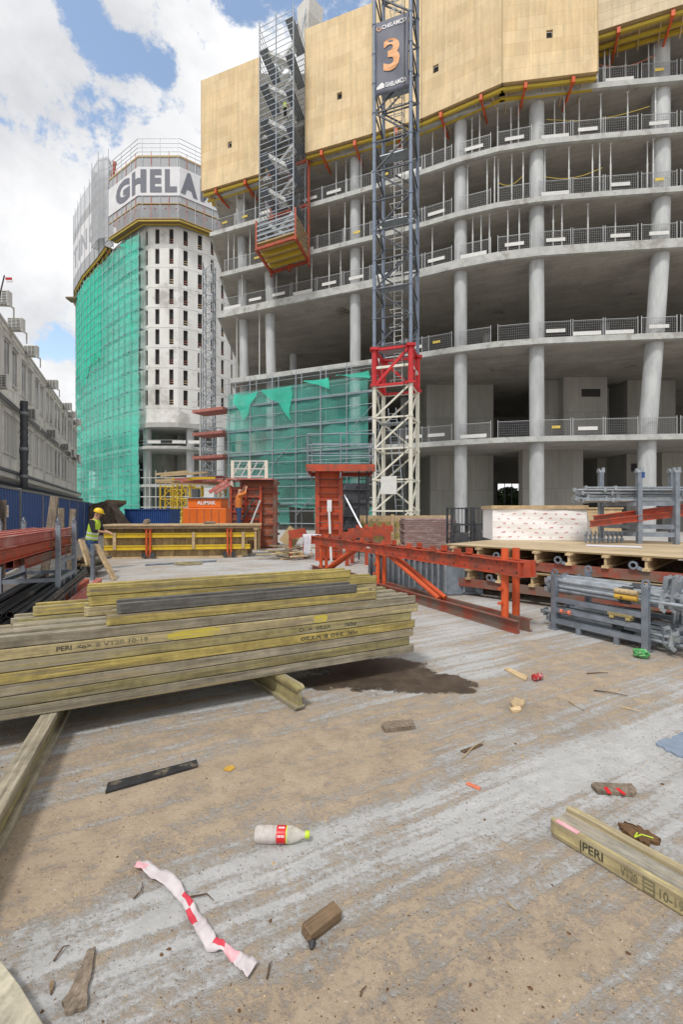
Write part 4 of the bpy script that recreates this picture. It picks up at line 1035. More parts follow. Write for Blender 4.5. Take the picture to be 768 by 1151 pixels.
# screens along the curved flank
fl = thing('flank_platform', 'long curved screen platform with timber soffit along the flank of the tower', 'formwork platform', (-60,108,57))
FL = [Vector((-48.2,96.4))]+TP[8:]
def flp(nm, mt, o0, o1, z0, z1): return band(MB(), FL, o0, o1, z0, z1).build(nm, MT[mt], fl, world=True)
flp('soffit_deck', 'wood_brown', .3, 1.95, 57.0, 57.3)
flp('soffit_beam', 'yellow_beam', 1.55, 1.8, 56.6, 56.95); flp('soffit_beam', 'yellow_beam', .8, 1.0, 56.6, 56.95)
flp('screen', 'grey_screen', 1.95, 2.03, 57.0, 71.0); flp('screen_rail', 'net_grey', 1.95, 2.01, 71.0, 75.6)
flp('inner_formwork', 'board_white', .1, .4, 55.9, 56.9)
ff, LF = along(FL, 1.8); s = .5
while s < LF[-1]:
    p,u = ff(s); n = Vector((-u.y,u.x)); n = n if n.dot(Vector((-25,140))-p) > 0 else -n; q_ = p+n*1.4
    m = MB(); m.bar((p.x,p.y,56.8),(q_.x,q_.y,56.5),.22,.35); m.build('bracket', MT['rust_platform'], fl, world=True)
    p2 = p-n*.3; m = MB(); m.bar((p2.x,p2.y,56.8),(p2.x,p2.y,76.6),.08); m.build('post', MT['steel_galv'], fl, world=True); s += 3.3
fb2, L2 = along(FL, 2.10)
b2 = thing('flank_banner', 'white banner with grey capitals stretched along the curved flank of the tower', 'banner', (-60,108,60))
band(MB(), FL[1:], 2.05, 2.07, 59.8, 68.5).build('cloth', MT['banner_white'], b2, world=True)
s_ = 6.5
for ch, wd in (('G',4.2),('N',4.4),('I',1.6),('T',4.4),('S',4.4)):
    vs, fs = text2d(ch, .03); m = MB(); bent(m, vs, fs, fb2, 61.6, 66.4, s_+wd, s_, L2[1:-1]); m.build('letter', MT['letter_faded'], b2, world=True); s_ += wd+1.3
m = MB(); e = offs(FL,2.6)[-4]
m.bx(e.x-.8,e.x+1.8,e.y-1,e.y+1.5,54.5,54.9); m.build('end_deck', MT['wood_brown'], fl, world=True)
# the netted scaffold on the flank
ns = thing('netted_scaffold', 'tall scaffold wrapped in bright green debris net round the flank of the tower', 'scaffold', (-55,104,0))
SC = TP[5:]
SC = [Vector((-38.6,89.6))]+TP[6:]
fs_, LS = along(SC, 1.42)
m = MB(); nx = 90; nz = 70; vs=[];fc=[]
for i in range(nx+1):
    for j in range(nz+1):
        p,u = fs_(LS[-1]*i/nx); n = Vector((u.y,-u.x)); s=LS[-1]*i/nx; z=55.6*j/nz
        w_ = .12*math.sin(s*2.6+z*.35)+.10*math.sin(z*3.2-s*.8)+.06*math.sin(s*5.5)
        vs.append((p.x+n.x*w_, p.y+n.y*w_, z+.2))
for i in range(nx):
    for j in range(nz): q=i*(nz+1)+j; fc.append((q,q+nz+1,q+nz+2,q+1))
m.add(vs,fc); m.build('net', MT['net_green'], ns, world=True, smooth=True)
# a doubled, denser net over the upper flank
m = MB(); vs=[];fc=[]; fd, LD = along(SC, 1.52)
s0, s1 = 17.0, LD[-1]
for i in range(41):
    for j in range(31):
        p,u = fd(s0+(s1-s0)*i/40); z = 34+(55.3-34)*j/30; 
        if j == 0: z += 3*math.sin(i*.5)
        vs.append((p.x,p.y,z+.25*math.sin(i*1.3+j)))
for i in range(40):
    for j in range(30): q=i*31+j; fc.append((q,q+31,q+32,q+1))
m.add(vs,fc); m.build('doubled_net', MT['net_green_dense'], ns, world=True, smooth=True)
for (sa,sb,za,zb) in ((2.2,2.9,36,41),(3.4,6.4,54,56.2)):
    m = MB(); pa,_ = fd(sa); pb,_ = fd(sb)
    m.add([(pa.x,pa.y,za),(pa.x+.3,pa.y,za+.4),(pb.x,pb.y,zb),(pb.x-.5,pb.y,zb-.6)],[(0,1,2,3)]); m.build('net_fold', MT['net_green_dense'], ns, world=True)
for o in (.5,1.62):
    f2, L_ = along(SC, o); s = .05
    while s < L_[-1]:
        p,u = f2(s); m = MB(); m.tube((p.x,p.y,0),(p.x,p.y,56.3),.045,5); m.build('standard', MT['steel_galv'], ns, world=True); s += 2.6
f3 = offs(SC,1.62)
for k in range(28):
    z = 1+2.0*k; m = MB()
    for a,b in zip(f3[:-1],f3[1:]): m.bar((a.x,a.y,z),(b.x,b.y,z),.05)
    m.build('ledger', MT['steel_galv'], ns, world=True)
for k in range(14):
    z = 1.9+3.94*k; band(MB(), SC, .5, 1.4, z, z+.12).build('platform', MT['steel_grey'], ns, world=True)

# ------------------------------------------------------------------ site containers on the left
C0 = Vector((-13.26,17.65)); Ud = Vector((-.41,.912)).normalized()
ZC = [3.15, 6.14]; CH = 2.95
def module_master(kind):
    t = thing('site_container', 'x', 'container', group='white site containers stacked in two rows')
    m = MB(); m.bx(.06,2.94,.03,6,.12,CH-.16); m.mi = 1
    for i in range(1,10): m.bx(i*.3-.012,i*.3+.012,.02,.031,.2,.74)
    m.build('wall_panel', [MT['container_white'],MT['container_frame']], t)
    f = MB()
    f.bx(0,.14,-.03,.12,0,CH).bx(2.86,3.0,-.03,.12,0,CH).bx(0,3,-.04,.12,0,.17).bx(0,3,-.05,6,CH-.2,CH-.02).bx(0,.1,.12,6,0,CH-.2).bx(2.9,3,.12,6,0,CH-.2)
    f.build('corner_frame', MT['container_frame'], t)
    for x0 in (.38,1.68):
        w_ = MB(); w_.bx(x0,x0+.08,-.02,.03,.85,2.35).bx(x0+.86,x0+.94,-.02,.03,.85,2.35).bx(x0,x0+.94,-.02,.03,2.35,2.43).bx(x0-.03,x0+.97,-.06,.03,.79,.85).bx(x0+.44,x0+.50,-.01,.03,.85,2.35)
        wo = w_.build('window', MT['board_white'], t)
        p = MB(); p.bx(x0+.08,x0+.86,.0,.03,.85,2.35)
        p.build('pane' if kind == 0 else 'shutter', MT['glass' if kind == 0 else 'shutter_grey'], wo)
        b = MB(); b.bx(x0-.03,x0+.97,-.10,.03,2.43,2.62); b.build('shutter_box', MT['container_frame'], wo)
    return t
mm = {}
for r in range(2):
    for i in range(-2,8):
        kind = 0 if (r == 1 or i in (4,5)) else 1
        p = C0+Ud*(3.03*i); loc = (p.x,p.y,ZC[r])
        lab = f'white site container, {ORD[i+2]} from the camera in the {"upper" if r else "lower"} row, ' + ('glazed' if kind == 0 else 'shuttered')
        if kind not in mm: mm[kind] = module_master(kind); mm[kind].matrix_basis = Matrix.Translation(loc) @ Matrix.Rotation(RU,4,'Z'); mm[kind]['label'] = lab
        else: dup(mm[kind], loc, RU, lab)
# steel deck and pipes that carry the containers
dkx = thing('container_deck', 'grey steel deck with pipes carrying the white site containers', 'deck', (C0.x,C0.y,0), RU)
m = MB(); m.bx(-7,25,-.25,6,2.95,3.13); m.build('deck_plate', MT['container_frame'], dkx)
for k,(y,z,r) in enumerate(((-.3,2.72,.13),(-.45,2.5,.09),(-.25,3.22,.08))):
    m = MB(); m.tube((-7,y,z),(25,y,z),r,8); m.build('pipe', MT['steel_dark' if k != 2 else 'fence_post'], dkx)
for i in range(9):
    m = MB(); m.bx(-5+i*3.6-.12,-5+i*3.6+.12,.1,.35,0,2.95); m.build('post', MT['container_frame'], dkx)
m = MB(); m.tube((-7,-.12,6.05),(25,-.12,6.05),.07,7).tube((-7,-.2,5.9),(25,-.2,5.9),.04,6); m.build('service_pipe', MT['fence_post'], dkx)
# roof edge rail
m = MB(); m.bx(-7,24.2,-.08,.1,9.08,9.2); m.build('roof_edge', MT['container_frame'], dkx)
# air conditioners
def ac_master():
    t = thing('air_conditioner', 'x', 'air conditioner', group='air conditioners on the site containers')
    m = MB(); m.bx(-.28,.28,-.13,.14,0,.52); m.build('casing', MT['ac_white'], t, bevel=.015)
    m = MB()
    for i in range(8): m.bx(-.25,.25,-.16,-.138,.05+i*.058,.066+i*.058)
    for i in range(4): m.bx(-.25+i*.166-.006,-.25+i*.166+.006,-.162,-.136,.04,.48)
    m.build('grille', MT['ac_white'], t)
    m = MB(); m.bx(-.25,.25,-.135,-.131,.04,.48); m.build('fan_opening', MT['ac_dark'], t)
    for x in (-.3,.3): m = MB(); m.bx(x-.02,x+.02,-.16,.2,-.06,-.0).bx(x-.02,x+.02,.16,.2,-.45,-.06); m.build('wall_bracket', MT['container_frame'], t)
    return t
def on_line(px, off=0.0, P=C0):
    k = (px-CX)/F; o = P+Vector((.912,.41))*off
    t = (o.x-k*o.y)/(k*Ud.y-Ud.x); return o+Ud*t
acm = ac_master()
acs = [(18,353,372,'roof edge, second from the camera end'),(35,380,401,'roof edge, third from the camera end'),(58.5,422,437,'roof edge, fourth from the camera end'),(2,318,343,'roof edge, first from the camera end'),
       (75,449,461,'roof edge, fourth from the far end'),(81,460,470,'roof edge, third from the far end'),(86.5,469,478,'roof edge, last at the far end'),
       (35,455,472,'middle ledge beside the dark ribbed pipe'),(58.5,481,493,'middle ledge, second beyond the ribbed pipe'),(1.5,414,437,'middle ledge nearer the camera than the pipe'),
       (73.5,498,507,'middle ledge, third beyond the ribbed pipe'),(80,504,513,'middle ledge, fourth beyond the ribbed pipe'),(85.5,510,518,'middle ledge, last at the far end')]
for i,(px,y0,y1,wh) in enumerate(acs):
    p = on_line(px,.30); z = H+(CY-y1)/F*p.y
    lab = 'white air conditioner on the '+wh
    if i == 0: t = acm; acm['label'] = lab; acm.matrix_basis = Matrix.Translation((p.x,p.y,z)) @ Matrix.Rotation(RV-.35,4,'Z')
    else: dup(acm, (p.x,p.y,z), RV-.35, lab)
# the ribbed pipe
p = on_line(26.5,.5); t = thing('ribbed_pipe', 'thick dark ribbed pipe standing against the white site containers', 'pipe', (p.x,p.y,2.6))
m = MB(); z1 = H+(CY-451)/F*p.y-2.6
prof = []; n = 26
for i in range(n+1): prof += [(.135+(.02 if i%2 else 0)+(.02 if 9<i<13 else 0), z1*i/n)]
m.lathe(prof, 14); m.build('hose', MT['steel_dark'], t, smooth=True)
for zz in (.5, z1*.45, z1*.86):
    m = MB(); m.tube((0,0,zz-.06),(0,0,zz+.06),.175,14); m.build('clamp', MT['fence_post'], t)
# striped windsock flag
t = thing('small_flag', 'small torn red and white flag above the first roof unit', 'flag', tuple(W(8,318,14.9)))
m = MB(); m.bar((-.3,0,-.6),(-.1,0,.25),.03); m.build('stick', MT['steel_dark'], t)
m = MB(); m.mi = 0; m.box((.04,0,.14),(.2,.03,.07)); m.mi = 1; m.box((.06,0,.06),(.2,.03,.06)); m.build('cloth', [MT['label_red'],MT['letter_white']], t)

# ------------------------------------------------------------------ blue hoarding
F0 = Vector((-8.4,11.15))
fe = thing('blue_hoarding', 'blue sheet metal hoarding running below the white site containers', 'fence', (F0.x,F0.y,0), RU)
for i in range(-2,10):
    m = MB(); x0, x1 = 3.4*i+1.92+.04, 3.4*(i+1)+1.92-.04
    nr = 12; poly = []
    for k in range(nr):
        a = x0+(x1-x0)*k/nr; b = x0+(x1-x0)*(k+1)/nr; c = (b-a)
        poly += [(a,0),(a+c*.35,0),(a+c*.5,-.035),(a+c*.85,-.035)]
    poly += [(x1,0)]
    n = len(poly); vs = [(x,y,.05) for x,y in poly]+[(x,y,2.2) for x,y in poly]+[(x,y+.02,.05) for x,y in poly]+[(x,y+.02,2.2) for x,y in poly]
    m.add(vs, [(k,k+1,n+k+1,n+k) for k in range(n-1)]+[(2*n+k,2*n+k+1,3*n+k+1,3*n+k) for k in range(n-1)])
    m.build('panel', MT['fence_blue'], fe)
    m = MB(); m.bx(x0-.09,x0-.01,-.07,.06,0,2.28); m.build('post', MT['fence_post'], fe)
    m = MB(); m.bx(x0,x1,-.05,.04,2.2,2.25); m.build('top_rail', MT['fence_post'], fe)
a = on_line(7,.10,F0); t = thing('notice_sign', 'small white notice on the blue hoarding', 'sign', (a.x,a.y,1.62), RU)
m = MB(); m.bx(-.11,.11,-.02,0,-.15,.15); m.build('plate', MT['board_white'], t)
for zz in (.08,.03,-.03,-.08):
    m = MB(); m.bx(-.08,.08,-.023,-.02,zz-.008,zz+.008); m.build('print_line', MT['red_faded'], t)
for i,(x0,y0,x1,y1,Y,wd,lab) in enumerate(((52,606,61,558,11.0,.19,'tall dark weathered plank leaning on the blue hoarding'),(67,600,68.5,571,12.2,.16,'short weathered plank standing against the blue hoarding'),(77,598,82,572,12.6,.15,'slanting weathered plank nearest the worker at the blue hoarding'),(0,606,1.5,562,10.4,.2,'dark upright plank at the near end of the blue hoarding'))):
    a, b = W(x0,y0,Y), W(x1,y1,Y+.1); a.z = 0.0 if i != 3 else 0
    if i == 0: a = W(49,640,Y); a.z = .0
    m = MB(); m.bar(a,b,wd,.05,up=(0,1,0)); tag(m.build('leaning_plank', MT['plank_weathered']), lab, 'plank', 'planks leaning on the blue hoarding')
# dark heap and hut beyond the hoarding's end
m = MB(); a = G(118,603)
vsn = []
for i,(px,yt) in enumerate([(98,569),(104,566),(110,565.5),(117,563),(121,564),(125,571),(129,577),(131,588)]): vsn.append((px,yt))
Yh = 31
top = [W(px,yt,Yh) for px,yt in vsn]
vs = []; 
for p in top: vs += [(p.x,p.y,0),(p.x,p.y,p.z),(p.x,p.y+1.2,p.z*.95),(p.x,p.y+3.4,0)]
fc = []
for i in range(len(top)-1):
    for k in range(3): fc.append((i*4+k,i*4+k+1,(i+1)*4+k+1,(i+1)*4+k))
m.add(vs,fc); o = m.build('covered_heap', MT['mud_heap']); tag(o,'brown covered heap behind the end of the blue hoarding','heap')
md = o.modifiers.new('s','SUBSURF'); md.levels = 2; md.render_levels = 2; md.subdivision_type='SIMPLE'
tx = bpy.data.textures.new('rough','CLOUDS'); tx.noise_scale = .5; dm = o.modifiers.new('d','DISPLACE'); dm.texture = tx; dm.strength = .3
t = thing('site_shed','low brown timber shed roof behind the blue hoarding','shed',tuple(W(106,590,33)))
m = MB(); a=W(97,575,33); b=W(120,563,33); c=W(122,575,33)
m.extrude([(a.x,a.z),(b.x,b.z+.1),(b.x,b.z-.15),(a.x,a.z-.25)], lambda x,z:(x,33,z), lambda x,z:(x,36,z)); m.build('roof', MT['wood_brown'], t, world=True)
m = MB(); m.bx(a.x+.2,c.x-.2,33.3,35.5,0,a.z-.1); m.build('wall', MT['mud_heap'], t, world=True)

# ------------------------------------------------------------------ middle distance
# long blue storage box
a, b = W(140,572,36), W(190,572,36)
t = thing('blue_container','long low blue metal container behind the timber formwork','container',(a.x,36,0))
L = b.x-a.x
poly=[]; n=22
for k in range(n): q=L*k/n; c=L/n; poly += [(q,0),(q+c*.4,0),(q+c*.5,.06),(q+c*.9,.06)]
poly += [(L,0),(L,2.4),(0,2.4)]
m=MB(); m.prism(poly,.1,a.z-.08); m.build('side_wall',MT['box_blue'],t)
m=MB(); m.bx(-.04,L+.04,-.04,2.45,a.z-.08,a.z); m.build('lid',MT['box_blue'],t)
# orange compressor
a, b = W(205,587,29), W(254,587,29)
t = thing('orange_compressor','bright orange machine housing with white lettering behind the timber formwork','machine',(a.x,29,0)); L=b.x-a.x
zt = H+(CY-571)/F*29
m=MB(); m.bx(0,L,0,2.2,.3,zt); m.build('housing',MT['box_orange'],t,bevel=.05)
m=MB(); m.bx(.3,L-.35,.1,2.1,zt,zt+.62); m.build('hood',MT['box_orange'],t,bevel=.05)
m=MB(); m.bx(.1,L-.1,-.02,2.2,zt+.62,zt+.68); m.build('roof_plate',MT['steel_galv'],t)
for i in range(1,6):
    m=MB(); m.bx(L*i/6-.025,L*i/6+.025,-.02,.0,.5,zt-.1); m.build('panel_joint',MT['rust_face'],t)
textmb('ALIMAK', lambda x,y:(.9+1.15*x*1.05,.075,zt+.22+.24*y), .03).build('lettering',MT['letter_white'],t)
m=MB(); m.bx(1.1,1.75,.9,1.7,zt+.68,zt+1.35); m.build('motor_box',MT['ac_white'],t)
m=MB(); m.bx(.3,.7,.9,1.4,zt+.68,zt+1.25); m.build('fan_box',MT['ac_dark'],t)
# yellow shoring towers with red girders on top
def shoring_master():
    t = thing('shoring_tower','x','shoring tower',group='yellow shoring towers under the red girders')
    for (x,y) in ((0,0),(1.2,0),(0,1.2),(1.2,1.2)):
        m=MB(); m.tube((x,y,0),(x,y,4.2),.075,7); m.build('leg',MT['yellow_paint'],t)
    m=MB()
    for z in (.4,1.6,2.8,4.0):
        for a,b in (((0,0),(1.2,0)),((0,1.2),(1.2,1.2)),((0,0),(0,1.2)),((1.2,0),(1.2,1.2))): m.tube((*a,z),(*b,z),.045,5)
    for z in (.4,1.6,2.8): m.tube((0,0,z),(1.2,0,z+1.2),.04,5).tube((0,1.2,z+1.2),(1.2,1.2,z),.04,5)
    m.build('bracing',MT['yellow_paint'],t); return t
sm_=shoring_master(); sp=[(180,43),(199,42),(213,45),(244,44),(259,45),(192,49),(228,49)]
for i,(px,Y) in enumerate(sp):
    X=(px-CX)/F*Y; lab=f'yellow steel shoring tower, {ORD[i]} '+('in the front row' if i<5 else 'in the rear row')+' behind the orange machine'
    if i==0: sm_.matrix_basis=Matrix.Translation((X,Y,0)); sm_['label']=lab
    else: dup(sm_,(X,Y,0),0,lab)
rr=random.Random(5)
for i in range(14):
    x0=rr.uniform(174,235); Y=rr.uniform(41,46); ln=rr.uniform(2.5,5.5); z=4.25+rr.uniform(0,.3)+.16*(i//3); a=Vector(((x0-CX)/F*Y,Y,z)); ang=rr.uniform(-.12,.25)
    mt=['red_faded','wood_pale','red_faded','wood_pale_y','yellow_paint'][i%5]
    m=MB(); m.bar(a,a+Vector((math.cos(ang)*ln,math.sin(ang)*ln,rr.uniform(-.05,.35))),.14,.2)
    cn={'red_faded':'faded red steel','wood_pale':'pale timber','wood_pale_y':'pale short timber','yellow_paint':'yellow painted'}[mt]
    tag(m.build('formwork_girder',MT[mt]),f'{cn} girder, {ORD[i]} in the loose layer laid over the yellow shoring towers','girder','girders laid over the yellow shoring towers')
# white scaffolding bits in front of the tower's foot
t=thing('white_scaffold','light scaffold frame of thin tubes before the foot of the round tower','scaffold',tuple(W(175,590,50)))
for px in (163,168,175,186,221,246,262):
    X=(px-CX)/F*48; m=MB(); m.tube((X,48,0),(X,48,6.0 if px<200 else 5.2),.05,5); m.build('standard',MT['prop_white'],t,world=True)
for z in (1,2.1,3.2,4.3,5.2):
    m=MB(); m.tube(((158-CX)/F*48,48,z),((262-CX)/F*48,48,z),.045,5); m.build('ledger',MT['prop_white'],t,world=True)

# trees glimpsed through the building
def tree(px,Y,hh,lab,seed):
    r=random.Random(seed); X=(px-CX)/F*Y
    t=thing('leafy_tree',lab,'tree',(X,Y,0))
    m=MB(); m.loft([(0,0,0),(.1,0,hh*.3),(0,.1,hh*.55)],[.22,.16,.08],8)
    for k in range(5):
        a=r.uniform(0,6.3); m.loft([(0,0,hh*(.25+.06*k)),(math.cos(a)*1.2,math.sin(a)*1.2,hh*(.5+.06*k))],[.08,.03],6)
    m.build('trunk',MT['bark'],t)
    m=MB()
    for k in range(4200):
        while True:
            v=Vector((r.uniform(-1,1),r.uniform(-1,1),r.uniform(-1,1)))
            if v.length<1 and (v.length>.45 or r.random()<.3): break
        c=Vector((v.x*2.6,v.y*2.6,hh*.62+v.z*hh*.42)); c+=Vector((math.sin(c.z*3+v.x*5),math.cos(c.z*2+v.y*6),0))*.35
        a=r.uniform(.14,.30); M_=Matrix.Rotation(r.uniform(0,6.3),3,'Z')@Matrix.Rotation(r.uniform(-1.3,1.3),3,'X')
        m.add([c+M_@Vector(q) for q in ((-a,0,0),(0,-a*.6,0),(a,0,0),(0,a*.6,0))],[(0,1,2,3)])
    m.build('crown',MT['leaf_green'],t)
tree(572,68,5.2,'green tree seen through the dark opening in the ground floor',3); tree(556,73,4.4,'green tree seen between the window bars of the ground floor opening',6); tree(590,74,4.6,'smaller green tree farther off behind the ground floor opening',4)
# ------------------------------------------------------------------ timber formwork beams
def beam_meshes(t, x0, x1, mt, web='web_grey', upright=False, wd=.08, hh=.2, ft=.04, name='timber'):
    """I-section timber beam along local X; lying on its side unless upright"""
    def fl(y0, y1):
        c = .035
        out = y0 < .05
        if out: poly = [(x0,y1),(x0,y0+.02),(x0+.012,y0+.008),(x0+.03,y0),(x1-.03,y0),(x1-.012,y0+.008),(x1,y0+.02),(x1,y1)]
        else:   poly = [(x0,y0),(x1,y0),(x1,y1-.02),(x1-.012,y1-.008),(x1-.03,y1),(x0+.03,y1),(x0+.012,y1-.008),(x0,y1-.02)]
        return poly
    for (y0,y1) in ((0,ft),(hh-ft,hh)):
        m = MB()
        if upright: m.extrude(fl(y0,y1), lambda a,b:(a,-wd/2,b), lambda a,b:(a,wd/2,b))
        else: m.prism(fl(y0,y1), .0025, wd-.0025)
        m.build('flange', MT[mt], t, bevel=.005)
    m = MB()
    if upright: m.bx(x0+.006,x1-.006,-.016,.016,ft,hh-ft)
    else: m.bx(x0+.006,x1-.006,ft,hh-ft,wd/2-.016,wd/2+.016)
    m.build('web', MT[web], t)

SD = Vector((.893,.45,0)).normalized(); SN = Vector((-SD.y,SD.x,0)); RS = math.atan2(SD.y,SD.x)
S0 = Vector((-2.273,3.025,0))
def s_at(px, off=0.0):
    k = (px-CX)/F; o = S0+SN*off; return (k*o.y-o.x)/(SD.x-k*SD.y)
def sbeam(layer, row, x0, x1, mt, label, text=None, gap=0.0, web='web_grey', yaw=0.0, back=0.0):
    o = S0+SN*(row*.207+back+(RND.uniform(-.004,.007) if row == 0 else 0)); z = .202+.0805*layer
    t = thing('timber_beam', label, 'formwork beam', (o.x,o.y,z), RS+yaw, 'timber formwork beams in the big stack')
    beam_meshes(t, x0, x1, mt, web)
    if text:
        for (s, a, b, flip, mt2) in text:
            z0, z1 = (.024,.056)
            fn = (lambda u,v,a=a,b=b: (a+(b-a)*u, -.0015, z0+(z1-z0)*v)) if not flip else (lambda u,v,a=a,b=b: (b-(b-a)*u, -.0015, z1-(z1-z0)*v))
            textmb(s, fn, .02).build('lettering', MT[mt2], t)
    return t
XR = s_at(467)
layers = [('wood_grey','weathered grey'),('wood_olive','brownish olive'),('wood_grey','dull grey'),('wood_yellow','worn yellow'),('wood_olive','grey olive'),('wood_cream','pale yellow'),('wood_grey','silvery grey')]
for l,(mt,cn) in enumerate(layers):
    tx = None
    if l == 5: tx = [('PERI  <o>', s_at(63), s_at(102), False, 'ink'), ('E VT20 10-19', s_at(108), s_at(166), False, 'ink_soft')]
    if l == 4: tx = [('VT20  =  O', s_at(336), s_at(372), True, 'ink'), ('PERI', s_at(388), s_at(400), True, 'ink')]
    if l == 3: tx = [('360 E VT20', s_at(338), s_at(386), True, 'ink'), ('PERI', s_at(391), s_at(402), True, 'ink')]
    for r in range(4):
        je = RND.uniform(-.045,.03) if not (r == 0) else (.0,-.055,-.01,.01,-.035,.045,.02)[l]
        if r == 0: lab = f'{cn} timber beam at the front of the big stack, {ORD[l]} layer from the bottom'
        else: lab = f'timber beam inside the big stack, {ORD[l]} layer up, {ORD[r]} row'
        x0 = -1.0+RND.uniform(-.1,.05)
        m_ = mt if r == 0 else RND.choice(['wood_grey','wood_olive','wood_cream','wood_grey'])
        if l == 6 and r > 0: x0 = (None, s_at(8,.2), s_at(15,.45), s_at(13,.7))[r]; m_ = 'wood_grey' if r!=2 else 'wood_olive'
        sbeam(l, r, x0, XR+je, m_, lab, tx if r == 0 else None, yaw=RND.uniform(-.003,.003) if r else 0)
# patch of fresh yellow paint on the cream beam
def paint(layer, pa, pb, mt='yellow_paint'):
    a, b = s_at(pa), s_at(pb); z = .202+.0805*layer; r = random.Random(layer*7+int(pa)); m = MB(); n = 16; vs = []
    for i in range(n+1):
        x = a+(b-a)*i/n; e = .002 if 1 < i < n-1 else .03
        vs += [(x, -.0012, .006+e*r.random()), (x, -.0012, .074-e*r.random())]
    m.add(vs, [(2*i,2*i+2,2*i+3,2*i+1) for i in range(n)])
    return m, z
mp_, zz_ = paint(5,188,247)
PT = [o for o in COL.objects if o.get('label','').startswith('pale yellow timber beam at the front')][0]
mp_.build('paint_mark', MT['yellow_worn'], PT)
m2, zz_ = paint(5,352,368); m2.build('paint_mark', MT['yellow_worn'], PT)
sbeam(7,0,s_at(119),s_at(425),'wood_yellow','worn yellow timber beam on the stack, just under the dark grey one')
sbeam(7,1,s_at(126,.2),s_at(420,.2),'wood_olive','olive timber beam hidden behind the yellow one under the dark beam on the stack')
sbeam(7,2,s_at(94,.41),s_at(425,.41),'wood_cream','pale timber beam on the stack that carries the short upper yellow beam')
sbeam(7,3,s_at(36,.62),s_at(240,.62),'wood_yellow','short yellow timber beam with pointed end, farthest back on the stack')
sbeam(8,0,s_at(131),s_at(403),'wood_dark','dark charcoal grey timber beam lying on top of the stack', web='wood_dark')
sbeam(8,2,s_at(99,.41),s_at(425,.41),'wood_yellow','yellow timber beam just under the topmost beam of the stack')
sbeam(9,2,s_at(97,.41),s_at(396,.41),'wood_cream','topmost pale yellow timber beam of the stack',yaw=.004) if False else None
sbeam(9,2,s_at(97,.41),s_at(396,.41),'wood_yellow','topmost yellow timber beam of the stack')
# bearers under the stack
t = thing('timber_bearer','upright timber beam end showing under the near corner of the stack by the wet patch','formwork beam',tuple(Vector((-.33,3.66,0))),math.atan2(.8,-.6),'bearers under the timber stack')
beam_meshes(t,0,2.0,'wood_olive','wood_olive',True,.085,.2)
a = G(53,805,.2); b = G(8,880,.2); d = (a-b).normalized()
t = thing('timber_bearer','thick timber bearer running from under the stack out of the picture','formwork beam',(b.x-d.x*1.2,b.y-d.y*1.2,0),math.atan2(d.y,d.x),'bearers under the timber stack')
beam_meshes(t,0,3.2,'wood_grey','wood_olive',True,.10,.2)
# loose beam at lower right
a = Vector((1.028,2.255,0)); d = Vector((.574,-.819,0)).normalized()
t = thing('timber_beam','single stamped timber beam lying flat on the dusty concrete','formwork beam',tuple(a),math.atan2(d.y,d.x))
beam_meshes(t,0,1.9,'wood_cream','web_grey')
def lb(px): # distance along the beam at px
    k=(px-CX)/F; return (k*a.y-a.x)/(d.x-k*d.y)
for (s,p,q,mt,z0,z1) in (('|PERI',652.5,678.5,'ink',.012,.066),('VT20',698,717,'ink_soft',.018,.06),('10-19',742,770,'ink_soft',.018,.058)):
    x0,x1=lb(p),lb(q); textmb(s,lambda u,v:(x0+(x1-x0)*u,-.0015,z0+(z1-z0)*v),.02).build('lettering',MT[mt],t)
x0,x1=lb(723),lb(737); m=MB()
m.bx(x0,x0+.006,-.0016,-.0012,.01,.07).bx(x1-.006,x1,-.0016,-.0012,.01,.07)
for z in (.01,.028,.046,.064): m.bx(x0,x1,-.0017,-.0011,z,z+.006)
m.build('stamped_mark',MT['ink_soft'],t)
m=MB(); m.bx(.03,.14,.006,.034,.0796,.0806); m.build('paint_mark',MT['tape_pink'],t)
# board corner at lower left
p=[G(0,1079,.06),G(22,1107,.06),G(49,1152,.06)]
t=thing('timber_board','pale timber board end poking into the picture at the lower corner','board',(p[0].x,p[0].y,0))
m=MB(); pl=[(v.x,v.y) for v in p]; pl=pl+[(pl[2][0]-.55,pl[2][1]-.75),(pl[0][0]-.75,pl[0][1]-.45)]
m.prism(pl,.02,.06); m.build('plank',MT['board_grey'],t,world=True,bevel=.003)

# ------------------------------------------------------------------ red steel truss
R0 = Vector((2.33,5.99,0)); RD = Vector((-.443,.896,0)).normalized(); RT = math.atan2(RD.y,RD.x)
# local X runs away from the viewer, local Y to the left (so -Y is the right side)
t = thing('steel_truss','long red steel waler truss lying across the yard in front of the crane','truss',tuple(R0),RT)
def channel(mb, x0, x1, y, z0, z1, face, th=.012, fw=.055):
    """U profile: web at y, flanges pointing to face"""
    mb.bx(x0,x1,y-th/2,y+th/2,z0,z1)
    for z in (z0,z1-th): mb.bx(x0,x1,y+face*th/2,y+face*fw,z+.0005,z+th-.0005)
    return mb
Lr = 7.03
for nm, x0, x1, z0, z1, mt in (('lower_chord',-.02,Lr,0,.17,'red_worn'),('upper_chord',-.10,Lr+.35,.75,.95,'red_steel')):
    for y, f in ((0,1),(-.19,-1)):
        m=MB(); channel(m,x0,x1,y,z0,z1,f); m.build(nm,MT[mt],t)
    if nm[0] == 'u':
        for i in range(30):
            x=x0+.12+i*.25
            if x<x1-.1:
                for (xx,zz) in ((x,.80),(x+.1,.90)): m=MB(); m.tube((xx,-.1985,zz),(xx,-.196,zz),.016,8) if False else m.tube((xx,.0065,zz),(xx,.0085,zz),.016,8); m.build('bolt_hole',MT['steel_dark'],t)
